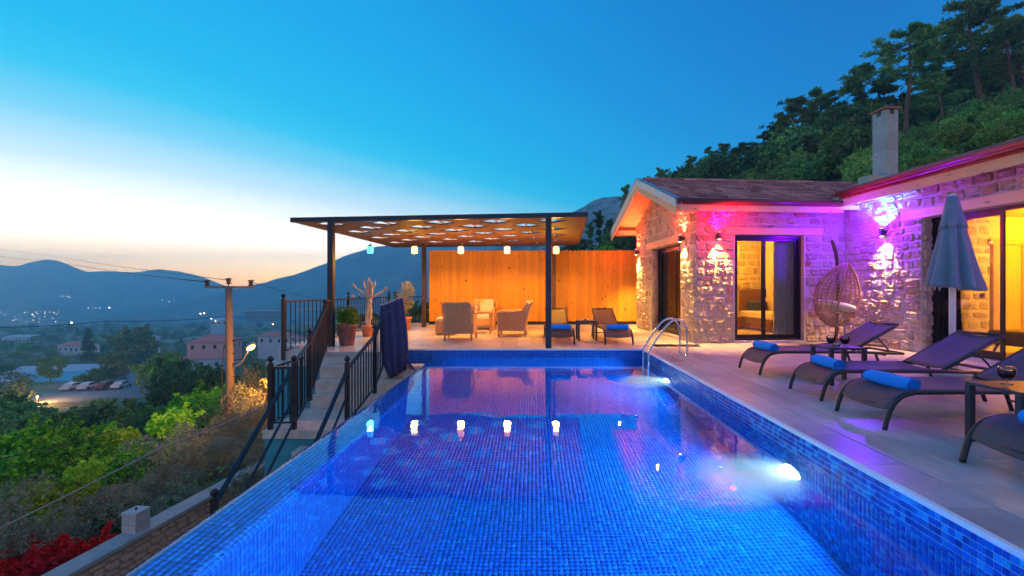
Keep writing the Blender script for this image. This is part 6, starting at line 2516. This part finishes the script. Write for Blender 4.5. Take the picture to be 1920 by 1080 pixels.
for i in range(3600):
    D = math.exp(rnd.uniform(math.log(70), math.log(690)))
    x_ = rnd.uniform(-620, 820)
    if any(a < x_ < b_ and c < D < d for a, b_, c, d in blocked):
        continue
    X = (x_ - 999) / F * D
    s_ = rnd.uniform(.8, 1.7) * (1 + D / 900)
    z_ = gz(X, D)
    v, f = leafset([(X + rnd.uniform(-s_, s_), D + rnd.uniform(-s_, s_) * .6, z_ + s_ * rnd.uniform(.5, 1.3), s_) for _ in range(4)], 70, .22 * s_, 1.0, RNG, .6)
    wv_.append(v); wf_.append(f + n0); n0 += len(v)
o = link('far_wood', np_mesh('far_wood', np.concatenate(wv_), np.concatenate(wf_), M['leaf_mid']))
tag(o, 'dense far groves of small trees on the valley slope that read as one mass', 'woodland', kind='stuff')
# low scrub between them
acc_v, acc_f, n0 = [], [], 0
for i in range(2300):
    D = math.exp(rnd.uniform(math.log(11), math.log(300)))
    x_ = rnd.uniform(-700, 820)
    X = (x_ - 999) / F * D
    if X > -8.6 and D < 15:
        continue
    if any(a < x_ < b_ and c < D < d for a, b_, c, d in (blocked[1], blocked[4])):
        continue
    s_ = .35 + D * .006
    v, f = leafset([(X + rnd.uniform(-s_, s_), D + rnd.uniform(-s_, s_), gz(X, D) + s_ * .35, s_) for _ in range(3)], 60, .10 * s_ + .03, 1.0, RNG, .5)
    acc_v.append(v); acc_f.append(f + n0); n0 += len(v)
o = link('scrub', np_mesh('scrub', np.concatenate(acc_v), np.concatenate(acc_f), M['leaf_mid']))
tag(o, 'low scrub and grass tufts covering the valley slope', 'scrub', kind='stuff')

# ================================================================== GARDEN WALL, PATH
pth_ = tag(MB().box(-7.75, -1.96, -2, 15.2, -4.30, -4.10).build('garden_path', M['dirt']), 'bare reddish earth path between the pool wall and the garden wall', kind='structure')
gw = thing('garden_wall', 'long low stone garden wall with a grey coping below the pool', 'wall', (-7.75, 5.6, -4.15), R(-6.5))
# local y along the wall away from the camera; face towards +x (pool side)
GL = 9.0
MB().box(-.30, 0, -1.2, GL, -.4, .62).build('core', M['darkmortar'], gw)
ok_ = avoid([])
gs = []
for q in stones(gw, (0.0, 0, 0), R(90), -1.2, GL, -.02, .60, ok_, cw=(.12, .30), ch=(.10, .17), kinds=(10, 14), depth=.03, gap=.014):
    q.data = q.data
    gs.append(q)
gcache = {}
for q in gs:
    k_ = q.data.name
    if k_ not in gcache:
        me = q.data.copy(); me.materials.clear(); me.materials.append(M['gardenstone']); gcache[k_] = me
    q.data = gcache[k_]
y = -1.2
while y < GL:
    MB().box(-.36, .06, y, min(y + 1.2, GL) - .006, .621, .70).build('coping', M['concrete'], gw, bevel=.006); y += 1.2
gp = thing('gate_pillar', 'square pale block pillar standing on the garden wall', 'pillar', (-7.60, 8.72, -3.46), R(-6.5))
gp.scale = (.62, .62, .9)
for k in range(2):
    for a in range(2):
        for b_ in range(2):
            MB().box(-.24 + .242 * a, -.002 + .24 * a, -.24 + .242 * b_, -.002 + .24 * b_, .19 * k, .19 * k + .184).build('block', M['gardenstone'] if False else M['block'], gp, bevel=.012)
MB().box(-.25, .25, -.25, .25, .38, .44).build('cap', M['block'], gp, bevel=.01)
MB().lathe([(.03, .44), (.035, .47), (.0001, .50)], n=10).build('knob', M['blackmetal'], gp)

# ================================================================== UTILITY POLE, LAMP, CABLES
up = thing('utility_pole', 'weathered utility pole with a crossarm and three brown insulators', 'utility pole', (-11.95, 18.0, -6.6))
MB().tube(smooth_path([(0, 0, 0), (-.02, 0, 3.5), (-.08, 0, 7.86)], 6), list(np.linspace(.19, .12, 13)), 16).build('pole', M['polewood'], up, True)
MB().box(-1.0, .88, -.05, .05, 7.80, 7.89).build('crossarm', M['polewood'], up)
for x_, z_ in ((-.93, 7.89), (-.08, 7.96), (.80, 7.89)):
    ins = MB().lathe([(.02, -.09), (.02, 0), (.09, .02), (.10, .05), (.06, .07), (.06, .10), (.09, .12), (.085, .15), (.06, .17), (.07, .19), (.12, .20), (.11, .23), (.0001, .25)], (x_, 0, z_), 16).build('insulator', M['insulator'], up, True)
for z_ in (5.7, 5.2, 4.8, 4.3, 3.6):
    MB().tube([(-.19, -.02, z_), (.19, -.02, z_ + .02)], .02, 6).build('step_bolt', M['cable'], up)
for k, (z_, l_) in enumerate(((5.75, .4), (4.95, .35), (4.3, .5))):
    MB().tube([(.12, 0, z_), (.12 + l_, 0, z_ + .05)], .018, 6).build('bracket', M['cable'], up)
MB().tube(smooth_path([(-.14, -.17, 5.6), (-.20, -.20, 4.4), (-.12, -.22, 3.4), (.05, -.20, 2.4), (.16, -.20, 1.2), (.14, -.19, .2)], 6), .02, 6).build('cable_run', M['cable'], up, True)
sl = thing('street_lamp', 'orange glowing street lamp on an arm of the utility pole', 'street lamp', (-11.8, 17.9, -1.9))
MB().tube(smooth_path([(.05, 0, 0), (.35, -.02, .18), (.62, -.04, .62)], 5), .028, 8).build('arm', M['grey_metal'], sl, True)
hd = MB().lathe([(.06, -.22), (.12, -.10), (.13, .05), (.10, .16), (.03, .22)], n=16).build('lamp_head', M['grey_metal'], sl, True)
hd.location = (.74, -.05, .84); hd.rotation_euler = (R(8), R(62), 0)
lb_ = MB().lathe([(.02, -.18), (.07, -.11), (.09, .0), (.07, .11), (.02, .18)], n=16).build('lamp_glass', emit('sodium_glass', (1.0, .50, .06), 22), sl, True)
lb_.location = (.80, -.14, .78); lb_.rotation_euler = (R(8), R(62), 0)
light('sodium_bulb', 'POINT', 330, (1.0, .36, .04), (2.2, -1.1, .0), sl, .12)


def cable(name, label, pts, r, mat, sag=0.0, group='overhead cables'):
    P0 = [Vector(p) for p in pts]
    out = []
    for i in range(len(P0) - 1):
        for k in range(14):
            s = k / 14
            p = P0[i].lerp(P0[i + 1], s)
            p.z -= sag * 4 * s * (1 - s)
            out.append(p)
    out.append(P0[-1])
    o = MB().tube(out, r, 5).build(name, mat, None, True)
    return tag(o, label, 'cable', group)


cable('overhead_cable', 'pale cable crossing from the lower left corner to the stairs', [at(-60, 1018, 6.0), at(300, 840, 7.4), at(470, 772, 8.6)], .011, M['palecable'], .02)
cable('overhead_cable', 'pale cable running on from the stair rail to the pergola post', [at(470, 772, 8.6), at(590, 722, 9.8)], .009, M['palecable'], .0)
cable('overhead_cable', 'thin black cable over the bright green shrubs', [at(-40, 868, 10.5), at(110, 838, 12), at(235, 800, 14)], .012, M['cable'], .0)
cable('overhead_cable', 'thin pinkish cable from the far left to the canvas', [at(-80, 602, 30), at(250, 598, 22), at(470, 582, 14), at(700, 569, 8.6)], .008, M['palecable'], .05)
cable('overhead_cable', 'black line ending at the left insulator', [(-11.95 - .93, 18.0, 1.45), at(150, 498, 60), at(-80, 470, 120)], .022, M['cable'], .1)
cable('overhead_cable', 'black line ending at the middle insulator', [(-12.03, 18.0, 1.52), at(100, 480, 60), at(-80, 456, 120)], .012, M['cable'], .1)
cable('overhead_cable', 'dark double line low over the fields', [at(-60, 614, 60), at(200, 602, 70), at(420, 594, 90), at(560, 590, 120)], .05, M['cable'], .3)
cable('overhead_cable', 'black line leaving the right insulator', [(-11.95 + .80, 18.0, 1.45), at(620, 565, 40), at(760, 560, 60)], .012, M['cable'], .1)


# ================================================================== VILLAGE
def house(label, xpix, ybase, D, w, d, h, wall, roof, rz=0.0, hip=True, storeys=1, name='village_house', rh=None, win=True):
    X = (xpix - 999) / F * D
    zb = EYE + (543 - ybase) / F * D
    r = thing(name, label, 'house', (X, D, zb), R(rz))
    MB().box(-w / 2, w / 2, -d / 2, d / 2, -6, h).build('wall', wall, r)
    o = .5
    rh = rh if rh is not None else .22 * d
    mb = MB()
    if hip:
        rl = max(0, w / 2 - d / 2)
        mb.add([(-w / 2 - o, -d / 2 - o, h), (w / 2 + o, -d / 2 - o, h), (w / 2 + o, d / 2 + o, h), (-w / 2 - o, d / 2 + o, h), (-rl - .01, 0, h + rh), (rl + .01, 0, h + rh)],
               [(0, 1, 5, 4), (1, 2, 5), (2, 3, 4, 5), (3, 0, 4), (3, 2, 1, 0)])
    else:
        mb.add([(-w / 2 - o, -d / 2 - o, h), (w / 2 + o, -d / 2 - o, h), (w / 2 + o, d / 2 + o, h + rh), (-w / 2 - o, d / 2 + o, h + rh), (-w / 2 - o, -d / 2 - o, h + .2), (w / 2 + o, -d / 2 - o, h + .2), (w / 2 + o, d / 2 + o, h + rh + .2), (-w / 2 - o, d / 2 + o, h + rh + .2)],
               [(3, 2, 1, 0), (4, 5, 6, 7), (0, 1, 5, 4), (1, 2, 6, 5), (2, 3, 7, 6), (3, 0, 4, 7)])
    mb.build('roof', roof, r)
    if win:
        for st_ in range(storeys):
            n = max(2, int(w / 2.8))
            for i in range(n):
                xx = -w / 2 + w * (i + .5) / n
                zz = h - 2.2 - 2.8 * st_
                MB().box(xx - .45, xx + .45, -d / 2 - .05, -d / 2 + .02, zz, zz + 1.2).build('window', M['darkwin'], r)
            for i in range(2):
                yy = -d / 2 + d * (i + .5) / 2
                MB().box(w / 2 - .02, w / 2 + .05, yy - .4, yy + .4, h - 2.2 - 2.8 * st_, h - 1.0 - 2.8 * st_).build('window', M['darkwin'], r)
    return r


house('pink two storey house with a red hipped roof left of the pole', 404, 660, 150, 12.5, 9, 3.8, M['pinkwall'], M['redroof'], 14, storeys=1)
house('blue grey house with a red hipped roof in front of the pink one', 390, 690, 128, 11.0, 8, 3.2, M['bluewall'], M['redroof'], 14, rh=1.6)
house('white house with a red roof right of the orange street lamp', 520, 640, 165, 10, 7, 2.2, M['whitewall'], M['redroof'], -8)
house('long low dusky building on the ridge left of the terrace railing', 500, 590, 420, 34, 10, 3.2, M['farwall'], M['farwall'], -6, hip=False, rh=.3)
house('long turquoise sheet roof building at the left', 96, 724, 122, 17, 6, 1.6, M['whitewall'], M['tealroof'], 14, hip=False, rh=1.5, win=False, name='shed')
house('long pale roofed building behind the turquoise one', 118, 705, 140, 24, 6, 1.8, M['whitewall'], M['greyroof'], 14, hip=False, rh=1.0, win=False, name='shed')
house('small white kiosk with a red door beside the parked cars', 143, 736, 112, 5.0, 4, 2.0, M['whitewall'], M['greyroof'], 8, hip=False, rh=.4, win=False, name='kiosk')
MB().box(-.5, .4, -2.1, -2.02, -.6, 1.4).build('door', M['redpaint'], bpy.data.objects['kiosk'])
house('low house with a dull red roof in the fields', 148, 652, 210, 13, 8, 1.4, M['whitewall'], M['redroof'], -12)
house('pale roofed shed at the far left of the fields', 40, 636, 300, 16, 8, 1.6, M['whitewall'], M['greyroof'], 4, hip=False, rh=.8, win=False, name='shed')
house('blue walled house with a lamp left of the pole', 417, 606, 260, 9, 7, 2.0, M['bluewall'], M['greyroof'], 6, hip=False, rh=.6)
house('small white house above the bright green tree', 283, 640, 190, 4.5, 4, 1.8, M['whitewall'], M['greyroof'], 0, rh=1.0)
house('small pale house near the left edge', 6, 730, 100, 6, 5, 2.2, M['whitewall'], M['greyroof'], 10, rh=.8)
house('dull red roofed barn right of the pole', 545, 648, 190, 12, 7, 2.6, M['whitewall'], M['redroof'], 8)
# yard lit orange
yd = MB()
X0, Y0, Z0 = at(125, 745, 84)
yd.box(-13, 12, -4, 5, -5, .0)
o = tag(yd.build('yard', M['road']), 'paved yard lit orange by lamps below the turquoise roof', kind='structure')
o.location = (X0, Y0, max(Z0, gz(X0, Y0) + .5)); o.rotation_euler = (0, 0, R(10))
# road
mb = MB()
rd = [(232, 752, 80, 9), (262, 735, 92, 7), (262, 710, 118, 6), (252, 690, 142, 6), (254, 676, 165, 7), (262, 668, 185, 6)]
for i in range(len(rd) - 1):
    a, b_ = rd[i], rd[i + 1]
    pa, pb = Vector(at(*a[:3])), Vector(at(*b_[:3]))
    pa.z = max(pa.z, gz(pa.x, pa.y) + .35); pb.z = max(pb.z, gz(pb.x, pb.y) + .35)
    mb.add([(pa.x - a[3] / 2, pa.y, pa.z), (pa.x + a[3] / 2, pa.y, pa.z), (pb.x + b_[3] / 2, pb.y, pb.z), (pb.x - b_[3] / 2, pb.y, pb.z),
            (pa.x - a[3] / 2, pa.y, pa.z - 4), (pa.x + a[3] / 2, pa.y, pa.z - 4), (pb.x + b_[3] / 2, pb.y, pb.z - 4), (pb.x - b_[3] / 2, pb.y, pb.z - 4)],
           [(0, 1, 2, 3), (0, 4, 5, 1), (1, 5, 6, 2), (3, 2, 6, 7), (0, 3, 7, 4)])
tag(mb.build('road', M['road']), 'blue grey road and car park on the left slope', kind='structure')
pk = tag(MB().box(-9, 7, -6.5, 4.5, -4, 0).build('car_park', M['road']), 'asphalt car park beside the road', kind='structure')
pk.location = at(205, 738, 100)
pk.location.z = max(pk.location.z, gz(pk.location.x, pk.location.y) + .6); pk.rotation_euler = (0, 0, R(12))


def make_car():
    c = thing('parked_car', '', 'car')
    prof_ = [(-2.1, .35), (-2.1, .75), (-1.9, .92), (-1.35, .98), (-.85, 1.42), (.75, 1.45), (1.35, .98), (2.0, .85), (2.15, .60), (2.15, .35)]
    n = len(prof_)
    mb = MB()
    vs = [(x, -.85 + (.12 if z > 1.1 else 0), z) for x, z in prof_] + [(x, .85 - (.12 if z > 1.1 else 0), z) for x, z in prof_]
    mb.add(vs, [tuple(range(n)), tuple(reversed(range(n, 2 * n)))] + [(i, n + i, n + (i + 1) % n, (i + 1) % n) for i in range(n)])
    mb.build('body', M['cardark'], c)
    for x_ in (-1.3, 1.35):
        for y_ in (-.8, .8):
            MB().tube([(x_, y_ - .1, .33), (x_, y_ + .1, .33)], .33, 12).build('wheel', M['tyre'], c)
    mb = MB()
    for s in (-1, 1):
        mb.add([(-1.2, s * .865, 1.0), (1.15, s * .865, 1.0), (.70, s * .765, 1.38), (-.82, s * .765, 1.36)], [(0, 1, 2, 3) if s < 0 else (3, 2, 1, 0)])
    mb.build('side_window', M['darkwin'], c)
    return c


C0 = make_car()
pkx, pky, pkz = pk.location
for i, (dx, mt, lb) in enumerate(((-6, 'carpale', 'pale car at the left end of the car park'), (-3.0, 'cardark', 'dark car second from the left in the car park'), (0.0, 'carred', 'dark red car in the middle of the car park'), (3.0, 'cardark', 'dark car at the right end of the car park'))):
    c = C0 if i == 0 else copy_tree(C0)
    c.location = (pkx + dx, pky + .2 * dx - 1, pkz); c.rotation_euler = (0, 0, R(100)); c['label'] = lb; c['group'] = 'cars in the car park'
    if mt != 'cardark':
        bd_ = [ch for ch in c.children if ch.name.startswith('body')][0]
        me = bd_.data.copy(); me.materials.clear(); me.materials.append(M[mt]); bd_.data = me

# far lamps
lampm = {'w': emit('far_lamp_white', (1, .88, .66), 6), 'o': emit('far_lamp_orange', (1, .55, .2), 14), 'y': emit('far_lamp_yellow', (1, .8, .45), 14)}
lam = [(70, 744, 80, 'o', 'orange yard lamp with long glow at the left', 1.0, 90), (33, 772, 60, 'o', 'small orange lamp low at the left edge', .8, 30), (2, 712, 100, 'o', 'orange lamp at the left edge beside the small pale house', .7, 0),
       (285, 649, 185, 'y', 'lamp above the bright green tree', .6, 0), (396, 597, 250, 'y', 'yellow lamp left of the pole near the blue house', .6, 0), (404, 602, 255, 'w', 'white lamp left of the pole near the blue house', .6, 0),
       (376, 588, 400, 'y', 'lamp on the ridge left of the pole', .7, 0), (383, 587, 400, 'w', 'second lamp on the ridge left of the pole', .7, 0), (512, 608, 190, 'o', 'dim orange lamp right of the pole', .45, 0),
       (134, 605, 800, 'y', 'yellow lamp on the valley floor', .9, 0), (61, 590, 900, 'w', 'bright white lamp in the far valley', .9, 0), (205, 577, 1080, 'w', 'far valley lamp under the mountain slope', .9, 0)]
for x_, y_, D, k, lb, s_, e_ in lam:
    X, Y, Z = at(x_, y_, D)
    r = thing('far_lamp', lb, 'lamp', (X, Y, Z), 0, 'lamps far off in the valley')
    rr_ = D / F * 1.3 * s_
    MB().sphere((0, 0, 0), rr_, 8).build('bulb', lampm[k], r)
    if D < 450:
        MB().tube([(0, 0, -max(3, rr_)), (0, 0, -rr_)], max(.06, rr_ * .15), 6).build('pole', M['grey_metal'], r)
    if e_:
        light('glow', 'POINT', e_ * 40, (1, .42, .12), (.6, -.8, .5), r, .3)
mb = MB()
rg = random.Random(9)
for (x0_, x1_, y0_, y1_, n, D) in ((110, 145, 555, 558, 8, 1150), (165, 190, 577, 580, 8, 1080), (0, 120, 584, 594, 30, 880), (20, 110, 596, 604, 12, 760), (200, 330, 562, 566, 8, 1090)):
    for i in range(n):
        X, Y, Z = at(rg.uniform(x0_, x1_), rg.uniform(y0_, y1_), D * rg.uniform(.95, 1.05))
        mb.sphere((X, Y, Z), D / F * rg.uniform(.2, .5), 5)
tag(mb.build('town_lights', lampm['w']), 'tiny lights of the far town on the valley floor', 'lights', kind='stuff')

# ceiling lamps of the two rooms
for (u_, v_, z_, lb) in ((2.0, 2.6, 2.60, 'ceiling lamp inside the lit room behind the front glass door'), (6.9, -2.0, 2.73, 'ceiling lamp inside the yellow lit living room')):
    l_ = room_thing('ceiling_lamp', lb, 'lamp', u_, v_, 0, 'ceiling lamps of the rooms')
    l_.location.z = z_
    MB().lathe([(.06, 0), (.06, -.02), (.16, -.04), (.17, -.08), (.10, -.11), (.0001, -.12)], n=20).build('shade', emit('ceiling_shade%d' % int(u_), (1, .6, .2), 3), l_, True)
